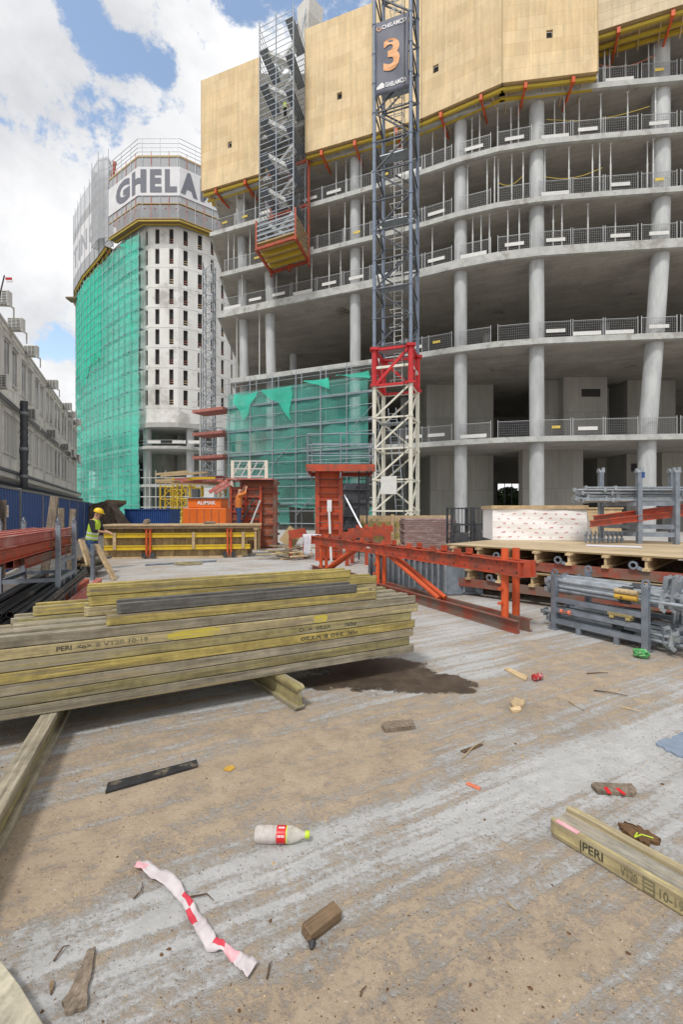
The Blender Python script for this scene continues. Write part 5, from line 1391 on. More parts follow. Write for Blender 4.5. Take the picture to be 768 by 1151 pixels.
for x in (.27,3.63,6.5):
    for y in (-.045,-.255) if x<1 else (-.02,-.17):
        m=MB(); m.tube((x,y,.12),(x,y,1.10 if x<1 else .80),.052 if x<1 else .045,12); m.build('post',MT['orange_red'],t,smooth=True)
    m=MB(); m.box((x,.035 if x>1 else .02,.35),(.05,.10,.03)).box((x,.035,.55),(.05,.06,.03)); m.build('post_lug',MT['orange_red'],t)
for (xa,xb) in ((3.25,1.68),(4.72,6.17)):
    for y in (-.03,-.165):
        m=MB(); m.tube((xa,y,.76),(xb,y,.17),.042,10); m.build('diagonal',MT['orange_red'],t,smooth=True)
for x in (1.15,1.75,2.45,3.3,4.2,5.0,5.7,6.3):
    for y in (.03,-.20):
        m=MB(); m.bx(x-.07,x+.07,y-.012,y+.012,.95,1.04).bx(x-.07,x+.07,y-.012,y+.05,.952,.964); m.build('bracket_plate',MT['red_steel'],t)
for x in (-.06,Lr-.05):
    m=MB(); m.bx(x-.012,x+.012,-.25,.06,.74,.96); m.build('end_plate',MT['red_steel'],t)
m=MB(); m.bx(3.9,4.05,.0065,.0072,.84,.87); m.build('label_plate',MT['letter_white'],t)
# pale cloth hanging over its far end
cw = R0+RD*(Lr+.25)
t = thing('cloth_sheet','pale plastic sheet hung over the far end of the red truss','sheet',(cw.x,cw.y,0),RT)
m=MB(); vs=[];fc=[]
for i in range(13):
    for j in range(9):
        s=i/12; x=-.28+.07*j
        if s<.5: y=.06; z=.40+.565*s*2
        else: y=.06-.32*(s-.5)*2; z=.968
        vs.append((x,y+.02*math.sin(j*1.9+i),z+.012*math.sin(i*2.1+j)+(.05*math.sin(j*.9) if i==0 else 0)+.008))
for i in range(12):
    for j in range(8): q=i*9+j; fc.append((q,q+9,q+10,q+1))
m.add(vs,fc); o=m.build('sheet',MT['grey_cloth'],t,smooth=True); o.modifiers.new('s','SOLIDIFY').thickness=.004

# ------------------------------------------------------------------ stillages with steel props
def stillage(name,label,loc,rz,L,Wd,hh,mids,group=None,beds=(.12,)):
    t=thing(name,label,'stillage',loc,rz,group)
    for x in (0,L):
        for y in (0,Wd):
            m=MB(); m.bx(x-.035,x+.035,y-.035,y+.035,0,hh); m.box((x,y,.01),(.12,.12,.02)); p=m.build('post',MT['steel_grey'],t,bevel=.004)
            e=MB(); q=[]
            for k in range(10):
                a0,a1=k*math.pi*2/10,(k+1)*math.pi*2/10; c=Vector((x,y,hh+.035)); e.bar(c+Vector((.04*math.cos(a0),0,.04*math.sin(a0))),c+Vector((.04*math.cos(a1),0,.04*math.sin(a1))),.02)
            e.box((x,y,hh+.004),(.10,.06,.012)); e.build('lifting_eye',MT['steel_grey'],p)
    for z in beds:
        for y in (0,Wd): m=MB(); m.bx(.035,L-.035,y-.025,y+.025,z-.03,z+.03); m.build('long_rail',MT['steel_grey'],t)
        for x in (0,L): m=MB(); m.bx(x-.025,x+.025,.035,Wd-.035,z-.03,z+.03); m.build('short_rail',MT['steel_grey'],t)
    for z in mids:
        for y in (0,Wd): m=MB(); m.bx(.035,L-.035,y-.02,y+.02,z-.03,z+.03); m.build('side_rail',MT['steel_grey'],t)
    for x in (.3*L,.72*L): m=MB(); m.bx(x-.03,x+.03,-.02,.02,0,beds[0]-.03); m.build('foot',MT['steel_grey'],t)
    return t
A0=Vector((2.92,6.22,0)); A1=Vector((3.50,5.22,0)); dA=(A1-A0); LA=dA.length; dA/=LA; rA=math.atan2(dA.y,dA.x)
still=stillage('prop_stillage','grey steel stillage full of props standing at the edge of the open concrete',tuple(A0),rA,LA,.78,.74,(.41,.27))
def wl(o,d,x,y,z): n=Vector((-d.y,d.x,0)); return o+d*x+n*y+Vector((0,0,z))
def prop_master(L):
    t=thing('steel_prop','x','prop')
    m=MB(); m.tube((0,0,0),(L*.62,0,0),.028,9); m.build('outer_tube',MT['steel_galv'],t,smooth=True)
    m=MB(); m.tube((L*.62,0,0),(L,0,0),.021,8); m.build('inner_tube',MT['steel_galv'],t,smooth=True)
    m=MB(); m.tube((L*.58,0,0),(L*.66,0,0),.038,9).tube((L*.6,-.07,0),(L*.6,.07,0),.012,6); m.build('collar',MT['steel_dark'],t)
    for x in (0,L):
        m=MB(); m.box((x,0,0),(.008,.11,.11)).box((x+(.03 if x else -.03),.035,0),(.05,.02,.06)).box((x+(.03 if x else -.03),-.035,0),(.05,.02,.06)); m.build('end_plate',MT['steel_galv'],t)
    return t
pm=prop_master(1.62); first=True; n=0
for zi,z in enumerate((.52,.58,.64,.20,.14)):
    for yi in range(6):
        y=.07+.125*yi+RND.uniform(-.02,.02); x=-.16+RND.uniform(-.06,.12)
        if zi==3 or zi==4: x+=.02
        p=wl(A0,dA,x,y,z+RND.uniform(-.012,.012)); rz=rA+RND.uniform(-.025,.025)
        lab=f'galvanised prop in the front stillage, {ORD[yi]} from its open side in the {["middle tier","tier above the middle rail","top tier","lowest tier but one","lowest tier"][zi]}'
        lab=f'galvanised prop, {ORD[yi]} in from the open side, {["third","fourth","top","second","lowest"][zi]} tier of the front stillage'
        if first: pm.matrix_basis=Matrix.Translation(p)@Matrix.Rotation(rz,4,'Z'); pm['label']=lab; r=pm; first=False
        else: r=dup(pm,tuple(p),rz,lab)
        r['group']='props lying in the front stillage'
        n+=1
# end forks spilling beyond the far side
sl_=thing('clamp_bundle','bundle of flat galvanised clamp ends crowded at the end of the front stillage','clamps',tuple(wl(A0,dA,LA+.16,.0,0)),rA)
for i in range(26):
    x=RND.uniform(-.06,.10); y=.02+.045*(i%18)+RND.uniform(-.01,.01); z=.12+.19*(i//7)+RND.uniform(-.03,.03)
    m=MB(); m.bar((x,y,z),(x+.02,y+RND.uniform(-.02,.02),z+.16),.022,.05).bar((x+.02,y,z+.14),(x+.07,y+.01,z+.17),.02,.04).bar((x,y,z),(x+.05,y,z-.03),.02,.04); m.build('clamp_fork',MT['steel_galv'],sl_)
t=thing('orange_connector','small orange tube clamp tucked in the front stillage','clamp',tuple(wl(A0,dA,.10,-.01,.265)),rA+.0)
m=MB(); m.tube((0,0,0),(.03,0,0),.032,10).tube((.11,0,0),(.15,0,0),.032,10); m.build('knob',MT['orange_plastic'],t); m=MB(); m.tube((.03,0,0),(.11,0,0),.016,8); m.build('spindle',MT['rust_face'],t)
t=thing('yellow_block','small yellow timber block resting on the rail of the front stillage','block',tuple(wl(A0,dA,.74,-.01,.315)),rA)
m=MB(); m.bx(0,.28,-.03,.05,.035,.065); m.build('top_piece',MT['wood_yellow'],t); m=MB(); m.bx(.02,.07,-.03,.05,0,.035).bx(.21,.26,-.03,.05,0,.035); m.build('foot_piece',MT['wood_yellow'],t)
for i,(z,lab) in enumerate(((.665,'yellow marking sleeve on the upper front prop'),(.60,'green and yellow marking sleeve on the lower front prop'))):
    a=wl(A0,dA,.80,.02-.0,z-.02); b=wl(A0,dA,1.06,.02,z-.02); m=MB(); m.tube(a,b,.034,10); tag(m.build('marking_sleeve',MT['leaf_yellow' if i else 'chip_pale'],smooth=True),lab,'sleeve')

# formwork panel pile on the right
ed=Vector((-1.016,1,0)).normalized()           # runs away along its front edge
P0=Vector((4.85,6.45,0)); pn=Vector((ed.y,-ed.x,0))   # to the back right
rp=math.atan2(ed.y,ed.x)
def panel(label,z,x0,x1,wid,mtop,shift=0):
    o=P0+pn*shift; t=thing('slab_form_panel',label,'formwork panel',(o.x,o.y,z),rp,'timber formwork panels piled on the right')
    # local X along the front edge, local -Y to the back
    m=MB(); m.bx(x0,x1,-wid,0,.37,.395); m.build('plywood_sheet',MT[mtop],t)
    n=9
    for i in range(n):
        x=x0+.25+(x1-x0-.5)*i/(n-1)
        m=MB(); m.bx(x-.05,x+.05,-wid-.02,.10,.33,.368).bx(x-.017,x+.017,-wid,.08,.21,.33).bx(x-.05,x+.05,-wid-.02,.10,.17,.21)
        m.build('beam',MT['wood_pale_y'],t)
        if i%2==0:
            e=MB(); c=Vector((x+.16,.10,.25))
            for k in range(10):
                a0,a1=k*math.pi/5,(k+1)*math.pi/5; e.bar(c+Vector((.05*math.cos(a0),0,.05*math.sin(a0))),c+Vector((.05*math.cos(a1),0,.05*math.sin(a1))),.028)
            e.bar(c+Vector((-.05,0,-.03)),c+Vector((-.12,-.05,-.07)),.05); e.build('lifting_hook',MT['steel_grey'],t)
    for y in (.02,-wid*.5,-wid+.1):
        m=MB(); channel(m,x0+.05,x1-.02,y+.03,.03,.17,-1,.014,.05); channel(m,x0+.05,x1-.02,y-.07,.03,.17,1,.014,.05); m.build('waler',MT['red_worn'],t)
    return t
panel('upper timber formwork panel of the pile on the right, carrying the white pack',.555,-.9,3.9,4.2,'deck_boards')
panel('lower timber formwork panel of the pile on the right',.155,-1.2,4.1,4.0,'deck_boards',-.12)
for i in range(5):
    o=P0+ed*(-.8+1.15*i); m=MB(); m.box((0,0,.075),(.14,3.6,.15)); b=m.build('support_block',MT['wood_brown' if i%2 else 'wood_pale_y']); b.location=o+pn*1.9; b.rotation_euler.z=rp
    tag(b,f'timber block under the lower formwork panel, {ORD[i]} from the picture edge','timber block','timber blocks under the formwork panels')
m=MB(); p=P0+ed*4.0; m.bar(p+Vector((0,0,.02)),p+pn*.1+Vector((.25,-.15,.32)),.09).bar(p+Vector((.3,-.1,.02)),p+Vector((-.05,.05,.3)),.09); tag(m.build('crossed_timber',MT['wood_pale']),'crossed timber trestle end under the corner of the formwork pile','trestle')
ply_s=G(700,612.5,.955)
# odd timbers pushed in between the two panels
r=random.Random(31)
for i in range(9):
    o=P0+ed*(-.5+.5*i+r.uniform(-.1,.1))+pn*r.uniform(.3,1.2); ln=r.uniform(.7,1.6)
    m=MB(); m.box((0,0,0),(ln,.09,.045)); b=m.build('loose_timber',MT[r.choice(['wood_brown','plank_weathered','wood_grey'])]); b.location=(o.x,o.y,.60 if i%2 else .63); b.rotation_euler=(0,0,rp+r.uniform(-.5,.5)); b.location.z=.578+.002*i
    tag(b,f'weathered loose timber lying between the two formwork panels, {ORD[i]} from the picture edge','timber','loose timbers between the formwork panels')
# white wrapped pack
zt=.952
a=Vector((3.53,10.6,zt)); b=Vector((5.6,10.35,zt)); d=(b-a).normalized(); L=(b-a).length; rz=math.atan2(d.y,d.x)
t=thing('wrapped_pack','long pack of formwork boards in white film printed with small red marks','pack',tuple(a),rz)
m=MB(); n=24; vs=[];fc=[]
rows=8
for j in range(rows+1):
    for i in range(n+1):
        x=L*i/n; z=.70*j/rows; y=-.012*math.sin(x*7+z*4)-.01*math.sin(z*17+x*3); vs.append((x,y,z+(.03*math.sin(x*2.2)*j/rows)))
for j in range(rows):
    for i in range(n): q=j*(n+1)+i; fc.append((q,q+1,q+n+2,q+n+1))
m.add(vs,fc); m.bx(.0,L,.03,1.2,.0,.72); m.build('film_wrap',MT['pack_white'],t)
m=MB()
for j in range(6):
    for i in range(10):
        x=.1+L*i/9+(j%2)*.11+.02*math.sin(i*3+j*5); z=.06+.108*j
        if x>L-.18: continue
        y=-.012*math.sin(x*7+z*4)-.01*math.sin(z*17+x*3)-.004; w_=.07+.03*math.sin(i*2.3+j); s=.02*math.sin(i+j)
        m.add([(x,y-.003,z),(x+w_,y-.003,z+s),(x+w_-.01,y-.003,z+.018+s),(x+.01,y-.003,z+.013)],[(0,1,2,3)])
m.build('printed_mark',MT['logo_red'],t)
m=MB(); m.bx(-.04,L+.02,-.03,1.22,.72,.80); m.build('top_boards',MT['wood_pale'],t)
m=MB(); vs=[];fc=[]
for i in range(9):
    x=L+.01+.30*i/8
    vs+= [(x,.05+.05*i,.66-.075*i+.02*math.sin(i*2)),(x,.05+.05*i+.1,0)]
for i in range(8): fc.append((2*i,2*i+2,2*i+3,2*i+1))
m.add(vs,fc); o=m.build('loose_film',MT['pack_white'],t); o.modifiers.new('s','SOLIDIFY').thickness=.006
t=thing('cream_box','pale plywood box behind the white wrapped pack','box',tuple(W(678,600,11.6)-Vector((0,0,.0))))
m=MB(); q=W(678,600,11.9); m.bx(q.x-.55,q.x+.5,11.9,12.7,.952,1.68); m.build('side_boards',MT['wood_pale'],t,world=True); m=MB(); m.bx(q.x-.58,q.x+.53,11.87,12.73,1.68,1.72); m.build('lid',MT['ply_edge'],t,world=True)
# upper stillage with braces
xs=[676,719,761]; Yp=[10.0,9.35,9.1]
t=thing('tall_stillage','tall grey rack loaded with galvanised braces, standing on the formwork panels','stillage',tuple(W(719,609,9.35)))
pts=[]
for px,Y in zip(xs,Yp):
    q=W(px,600,Y); pts.append(Vector((q.x,Y,0)))
pts.append(pts[0]+(pts[2]-pts[1])*1.6+Vector((.3,.5,0)))
for i,p in enumerate(pts[:3]+[pts[2]+Vector((.45,.75,0))]):
    zt_=H+(CY-531)/F*p.y
    m=MB(); m.box((p.x,p.y,(.953+zt_)/2),(.088,.088,zt_-.953)); po=m.build('post',MT['steel_grey'],t,world=True)
    po.parent=t
    m=MB(); m.box((p.x,p.y,zt_+.02),(.13,.10,.05)).box((p.x+.05,p.y,zt_+.06),(.05,.05,.09)).box((p.x-.05,p.y,zt_+.05),(.04,.05,.06)); m.build('stacking_cup',MT['steel_galv'],t,world=True)
for zz in (1.14,1.30,1.77):
    for a_,b_ in ((pts[0],pts[1]),(pts[1],pts[2])):
        m=MB(); m.bar((a_.x,a_.y,zz),(b_.x,b_.y,zz),.05,.09); m.build('rail',MT['steel_grey'],t,world=True)
m=MB(); m.box((pts[1].x+.055,pts[1].y-.046,1.6+(CY-534)/F*9.35),(.06,.01,.12)); m.build('blue_tag',MT['box_blue'],t,world=True)
bm_first=None
for i in range(26):
    z=1.83+.055*(i//5)+RND.uniform(-.01,.012); Y=9.42+.1*(i%5)+RND.uniform(-.03,.03); xa=W(648+RND.uniform(-3,14),560,Y).x; ln=2.15+RND.uniform(-.15,.1)
    lab=f'galvanised brace in the tall rack, {ORD[i%5]} from the front, {ORD[i//5]} layer'
    if bm_first is None:
        bt=thing('steel_brace',lab,'brace',(xa,Y,z),0); m=MB(); m.tube((0,0,0),(2.15,0,0),.021,8); m.build('tube',MT['steel_galv'],bt,smooth=True)
        for x in (.0,.62,2.12): m=MB(); m.box((x,0,0),(.05,.07,.075)).tube((x+.03,-.05,0),(x+.03,.05,0),.018,6); m.build('coupler',MT['steel_galv'],bt)
        bm_first=bt; r=bt
    else: r=dup(bm_first,(xa,Y,z),RND.uniform(-.05,.05),lab)
    r['group']='braces lying in the tall rack'
# red beams leaning by the rack
for i,(x0,y0,x1,y1,Y0,Y1,lab) in enumerate(((664,592,790,577,9.15,9.6,'red steel beam lying through the tall rack, front one'),(668,586,790,570,9.3,9.8,'red steel beam lying through the tall rack, behind the front one'))):
    a_,b_=W(x0,y0,Y0),W(x1,y1,Y1)
    t=thing('red_beam',lab,'steel beam',tuple(a_),0,'red beams in the tall rack')
    m=MB(); m.bar(a_,b_,.10,.012); m.bar(a_+Vector((0,0,.11)),b_+Vector((0,0,.11)),.10,.012); m.build('flange',MT['red_steel'],t,world=True)
    m=MB(); m.bar(a_+Vector((0,0,.055)),b_+Vector((0,0,.055)),.014,.098); m.build('web',MT['red_steel'],t,world=True)
# row of clamps beneath, and a pale board
for i in range(9):
    q=W(659+i*5.0,606,9.55); m=MB()
    m.bar((q.x,q.y,.956),(q.x+.02,q.y,1.20),.028).box((q.x+.01,q.y,1.02),(.055,.05,.05)).bar((q.x-.03,q.y-.02,1.1),(q.x+.05,q.y+.02,1.15),.03)
    tag(m.build('beam_clamp',MT['steel_grey']),f'small grey clamp on the formwork panel below the red beams, {ORD[i]} from the white pack','clamp','clamps below the red beams')
q=W(703,582,9.9); m=MB(); m.box((q.x,q.y,1.47),(.50,.12,.09),.1); tag(m.build('pale_block',MT['wood_pale'],bevel=.004),'pale timber block above the red beams in the tall rack','block')
m=MB(); q=G(690,614,.954); m.box((q.x,q.y,.957),(.9,.45,.004),-.5); tag(m.build('grey_sheet',MT['grey_cloth']),'thin grey sheet lying on the upper formwork panel','sheet')
# black mesh cages behind the truss
t0=None
for i,(px0,px1,Y) in enumerate(((509,531,14),(532,555,14.3))):
    a_,b_=W(px0,606,Y),W(px1,606,Y); zt_=H+(CY-570)/F*Y
    t=thing('black_cage',('black wire cage trolley next to the brownish pallet' if i==0 else 'black wire cage trolley next to the white wrapped pack'),'cage',(a_.x,Y,0),0,'black cage trolleys'); L=b_.x-a_.x
    for (x,y) in ((0,0),(L,0),(0,.7),(L,.7)): m=MB(); m.bx(x-.03,x+.03,y-.03,y+.03,.1,zt_); m.build('post',MT['steel_dark'],t)
    m=MB()
    for z in (.3,.75,1.2,zt_-.04):
        for y in (0,.7): m.bx(0,L,y-.02,y+.02,z-.02,z+.02)
        for x in (0,L): m.bx(x-.02,x+.02,0,.7,z-.02,z+.02)
    for k in range(1,5): m.bx(L*k/5-.01,L*k/5+.01,.68,.70,.3,zt_)
    m.build('wire_side',MT['steel_dark'],t)
    m=MB(); m.bx(.06,L*.9,.1,.6,.32,.95).bx(.1,L*.5,.2,.5,.95,1.25); m.build('load',MT['ac_dark'],t)
    for x in (.05,L-.05): m=MB(); m.tube((x,.05,.1),(x,.11,.1),.1,12); m.build('wheel',MT['rubber_black'],t)
# brownish pallet stack
a_,b_=W(454,606,15.5),W(512,606,15.5); t=thing('brown_stack','low stack of brownish formwork sheets between crane foot and black cages','stack',(a_.x,15.5,0))
zt_=H+(CY-583)/F*15.5; L=b_.x-a_.x; r=random.Random(3); z=.12
while z<zt_:
    hgt=.055; m=MB(); m.bx(r.uniform(-.05,.05),L+r.uniform(-.06,.05),0,1.2,z,z+hgt); m.build('sheet',MT['brick_pallet'],t); z+=hgt+.012
for x in (.2,L-.3): m=MB(); m.bx(x,x+.12,0,1.2,0,.12); m.build('bearer',MT['wood_brown'],t)
# plank barrier at the crane's foot
a_,b_=W(404,597,18),W(512,594,18.5); t=thing('plank_crib','timber plank crib round the foot of the crane','timber crib',(a_.x,18,0))
zt_=H+(CY-579.5)/F*18
for i in range(6):
    z=.05+i*(zt_-.05)/6; m=MB(); m.bar((a_.x,18,z+.12),(W(442,590,18).x,17.9,z+.12),.06,.235); m.bar((W(442,590,18).x,17.95,z+.12),(b_.x,19.2,z+.12),.06,.235); m.build('plank',MT['wood_pale' if i%2 else 'wood_yellow'],t,world=True)
for px in (404.5,441,): q=W(px,590,17.85); m=MB(); m.bx(q.x-.06,q.x+.06,17.7,17.85,0,zt_+.05); m.build('post',MT['wood_pale_y'],t,world=True)
for i,(x0,x1) in enumerate(((412,418),(420,425))):
    a1,b1=W(x0,598,17.4),W(x1,583,17.6); m=MB(); m.bar(a1,b1,.08,.03,up=(0,1,0)); tag(m.build('leaning_lath',MT['wood_cream']),('first' if i==0 else 'second')+' pale lath leaning on the plank crib by the crane','lath','pale laths on the crib')
# far red beams on the ground
for i,(x0,y0,x1,y1,Y) in enumerate(((386,602,438,598,13.5),(392,598,441,594,14.2))):
    a_,b_=W(x0,y0,Y),W(x1,y1,Y+.6); t=thing('red_waler',('front' if i==0 else 'rear')+' red steel waler raised behind the middle of the red truss','steel beam',(a_.x,a_.y,0),0,'red walers behind the truss')
    m=MB(); m.bar(a_,b_,.12,.2); m.build('beam',MT['red_steel'],t,world=True)
    for s in (.08,.5,.92): q=a_*(1-s)+b_*s; m=MB(); m.bx(q.x-.06,q.x+.06,q.y-.1,q.y+.1,0,q.z-.1); m.build('support',MT['red_steel'],t,world=True)
    for s in (.2,.4,.6,.8): q=a_*(1-s)+b_*s; m=MB(); m.bx(q.x-.05,q.x+.05,q.y-.02,q.y+.02,q.z+.1,q.z+.2); m.build('lug',MT['red_steel'],t,world=True)
# row of upright grey steel panels behind the truss
G0=G(541,668); G1=Vector((1.38,10.6,0)); d=(G1-G0); n=15
first=None
for i in range(n):
    p=G0+d*(i/(n-1)); rz=.12+RND.uniform(-.04,.04)
    lab=f'upright grey steel formwork panel behind the truss, {ORD[i]} in its row from the near end'
    if first is None:
        t=thing('formwork_shutter',lab,'formwork panel',tuple(p),rz,'grey steel panels standing behind the truss'); first=t
        w_=.74
        m=MB(); m.bx(-w_,0,-.012,.012,.0,.62); m.build('sheet',MT['steel_grey'],t)
        for x in (-w_,-w_/2,0): m=MB(); m.bx(x-.02,x+.02,-.05,.05,0,.66); m.build('rib',MT['steel_galv'],t)
        for z in (.02,.62): m=MB(); m.bx(-w_,0,-.05,.04,z,z+.035); m.build('rail',MT['steel_grey'],t)
    else: dup(first,tuple(p),rz,lab)

# ------------------------------------------------------------------ red column forms and the timber wall form
def column_form(label,px0,px1,Y,ztop,mt,depth=1.0,clad='rust_face'):
    a_=W(px0,600,Y); b_=W(px1,600,Y); L=b_.x-a_.x
    t=thing('column_form',label,'column formwork',(a_.x,Y,0))
    m=MB(); m.bx(0.04,L-.04,0.04,depth,.0,ztop); m.build('sheet',MT[clad],t)
    nr=7
    for i in range(nr):
        z=.08+(ztop-.2)*i/(nr-1)
        m=MB(); m.bx(-.04,L+.04,-.06,.04,z,z+.09).bx(-.06,.04,-.06,depth,z,z+.09).bx(L-.04,L+.06,-.06,depth,z,z+.09); m.build('waler',MT[mt],t)
    for x in (0,L): m=MB(); m.bx(x-.07,x+.07,-.09,.05,0,ztop+.02); m.build('corner_rail',MT[mt],t)
    for i in range(nr-1):
        m=MB(); z=.08+(ztop-.2)*(i+.5)/(nr-1); m.tube((.02,-.1,z),(L-.02,-.1,z),.012,5); m.build('tie_rod',MT['steel_dark'],t)
    return t,L
t,L=column_form('tall red column form with a railed working platform, behind the far end of the truss',357,383,15,3.02,'red_steel',.8,'orange_red')
def platform(t,x0,x1,y0,y1,z,mt='red_steel',railh=1.05,bow=0):
    m=MB(); m.bx(x0,x1,y0,y1,z,z+.06); m.build('deck',MT['concrete_edge'],t)
    m=MB(); m.bx(x0-.02,x1+.02,y0-.05,y0,z-.14,z+.08).bx(x0-.02,x1+.02,y1,y1+.05,z-.14,z+.08).bx(x0-.05,x0,y0,y1,z-.14,z+.08).bx(x1,x1+.05,y0,y1,z-.14,z+.08); m.build('deck_frame',MT[mt],t)
    for (x,y) in ((x0,y0),(x1,y0),(x0,y1),(x1,y1),((x0+x1)/2,y0)):
        m=MB(); m.tube((x,y,z-.35),(x,y,z+railh),.024,6); m.build('rail_post',MT['steel_grey'],t)
    m=MB()
    for h in (.35,.7,railh):
        for (p,q) in (((x0,y0),(x1,y0)),((x0,y1),(x1,y1)),((x0,y0),(x0,y1)),((x1,y0),(x1,y1))): m.tube((*p,z+h),(*q,z+h),.016,5)
    m.build('rail',MT['steel_grey'],t)
k_=15/F
platform(t,-10*k_,(419-357)*k_,-.5,1.6,3.04)
for (x0,y0,x1,y1,lab) in ((403,586,391,552,0),(371,640,370,583,1)): pass
m=MB(); m.tube(((424-357)*k_,-1.4,.02),(30*k_,0,H+(CY-556)*k_),.035,7); m.build('raking_prop',MT['steel_galv'],t)
m=MB(); m.tube((16*k_,-.55,.02),(13*k_,-.1,H+(CY-570)*k_),.04,7); m.build('raking_prop',MT['prop_white'],t)
m=MB(); m.bx(11*k_,16*k_,-.13,-.1,H+(CY-575)*k_,H+(CY-562)*k_); m.build('notice',MT['letter_white'],t)
m=MB()
for px in (404,413): m.tube(((px-357)*k_,.3,0),((px-357)*k_,.3,3.0),.03,6)
for i in range(9): m.bar(((404-357)*k_,.3,.3*i+.3),((413-357)*k_,.3,.3*i+.3),.03)
m.build('ladder',MT['steel_dark'],t)
k_=20/F
t,L=column_form('broad rust red wall form with raking props next to the second worker',272,309,20,3.0,'red_worn',1.2,'rust_face')
m=MB(); m.bx(-.5,.9,-.1,.0,.2,2.7); m.build('side_panel',MT['red_worn'],t)
for i in range(8): m=MB(); m.bx(-.5,.9,-.16,-.1,.25+.33*i,.33+.33*i); m.build('side_waler',MT['red_steel'],t)
for x in (-.45,.2,.85): m=MB(); m.bx(x-.05,x+.05,-.2,-.1,.1,2.75); m.build('side_rib',MT['red_steel'],t)
m=MB(); m.bx(-.55,L*.98,-.5,1.2,2.99,3.05); m.build('deck',MT['red_faded'],t)
m=MB(); m.bar((-.5,-.3,3.0),(-1.35,-.3,2.45),.1,.14); m.bar((-.5,.6,3.0),(-1.35,.6,2.45),.1,.14); m.build('sloping_arm',MT['red_faded'],t)
for (xa,xb,za) in ((.55,-.25,2.2),(.85,.25,2.1)): m=MB(); m.tube((xa,-.25,za),(xb,-.7,.4),.04,6); m.build('raking_prop',MT['prop_white' if xa>.6 else 'steel_dark'],t)
for (px0,px1) in ((258,297),):
    x0,x1=(px0-272)*k_,(px1-272)*k_
    for x in (x0,(x0+x1)/2,x1): m=MB(); m.bx(x-.07,x+.07,.5,.62,3.05 if x>x0+.1 else .0,H+(CY-516)*k_); m.build('white_post',MT['crane_cream'],t)
    m=MB()
    for h in (3.2,3.55,3.9): m.bar((x0,.55,h),(x1,.55,h),.06)
    for i in range(4): xa=x0+(x1-x0)*i/4; m.bar((xa,.55,3.2),(xa+(x1-x0)/4,.55,3.9),.05)
    m.build('white_lattice',MT['prop_white'],t)
# black wrapped block behind column form
a_,b_=W(384,590,19.5),W(417,590,19.5); t=thing('black_pack','tall block wrapped in black film behind the red column form','pack',(a_.x,19.5,0)); zt_=H+(CY-543)/F*19.5; L=b_.x-a_.x
m=MB(); n=14
prof=[]
for j in range(9):
    z=zt_*j/8
    for i in range(n):
        a0=2*math.pi*i/n; ex=.92+.08*math.sin(a0*3+j*1.3); c,s=math.cos(a0),math.sin(a0); k2=1/max(abs(c),abs(s))
        prof.append((L/2+L/2*c*k2*ex,.6+.6*s*k2*ex,z))
m.add(prof,[(j*n+i,j*n+(i+1)%n,(j+1)*n+(i+1)%n,(j+1)*n+i) for j in range(8) for i in range(n)]+[tuple(range(8*n,9*n))]); m.build('film_wrap',MT['wrap_black'],t)
m=MB(); 
for j in range(5): m.bx(-.03,L+.03,-.05,1.22,zt_*(j+.5)/5-.02,zt_*(j+.5)/5+.02)
m.build('strap',MT['steel_dark'],t)
# low timber wall form
t=thing('wall_form','low timber wall form with yellow walers and orange clamps standing on the concrete','formwork',tuple(G(115,628)))
g0=G(115,628.5); g1=G(282,626); d=(g1-g0); d.z=0; Lw=d.length; rz=math.atan2(d.y,d.x)
t.location=g0; t.rotation_euler.z=rz; t.matrix_basis=Matrix.Translation(g0)@Matrix.Rotation(rz,4,'Z')
Hh=1.12; nb=26; x=0; r=random.Random(2); xe=lambda z: Lw-.12+.38*z
while x<Lw+.35:
    w_=r.uniform(.17,.24); z0=.04 if x+w_<xe(.04) else max(.04,(x+w_-Lw+.12)/.38)
    if z0<Hh-.1: m=MB(); m.bx(x,x+w_-.008,.06+r.uniform(0,.012),.11,z0,Hh-.02); m.build('board',MT['wood_upright'],t)
    x+=w_
m=MB(); m.bx(-.02,Lw-.3,-.02,.06,.0,.06); m.build('sill',MT['wood_pale'],t)
for z in (.38,.80): m=MB(); m.bx(.08,xe(z)-.05,-.10,-.02,z-.08,z-.04).bx(.08,xe(z)-.05,-.08,-.04,z-.04,z+.04).bx(.08,xe(z)-.05,-.10,-.02,z+.04,z+.08); m.build('waler',MT['yellow_paint'],t)
for px in (166,257):
    x=(px-115)/(282-115)*Lw; m=MB(); m.bx(x-.09,x-.03,-.16,-.10,.08,1.06).bx(x+.03,x+.09,-.16,-.10,.08,1.06).bx(x-.12,x+.12,-.17,-.1,.98,1.08); m.build('steel_waler',MT['orange_red'],t)
    m=MB(); m.box((x-.14,-.13,.12),(.14,.1,.16)).box((x+.14,-.13,.12),(.14,.1,.16)); m.build('foot_clamp',MT['steel_dark'],t)
for px in (129,216,273):
    x=(px-115)/(282-115)*Lw; m=MB(); m.bx(x-.05,x+.05,-.13,-.1,.32,.9); m.build('batten',MT['wood_pale'],t)
m=MB(); m.bx(-.05,Lw+.36,-.22,1.3,Hh,Hh+.05); m.build('top_sheet',MT['wood_pale'],t)
m=MB(); m.bx(-.05,Lw+.33,-.2,-.12,Hh-.09,Hh-.002); m.build('top_batten',MT['wood_brown'],t)
m=MB(); m.bx(0,Lw,1.2,1.26,.02,Hh); m.build('rear_boards',MT['wood_upright'],t)
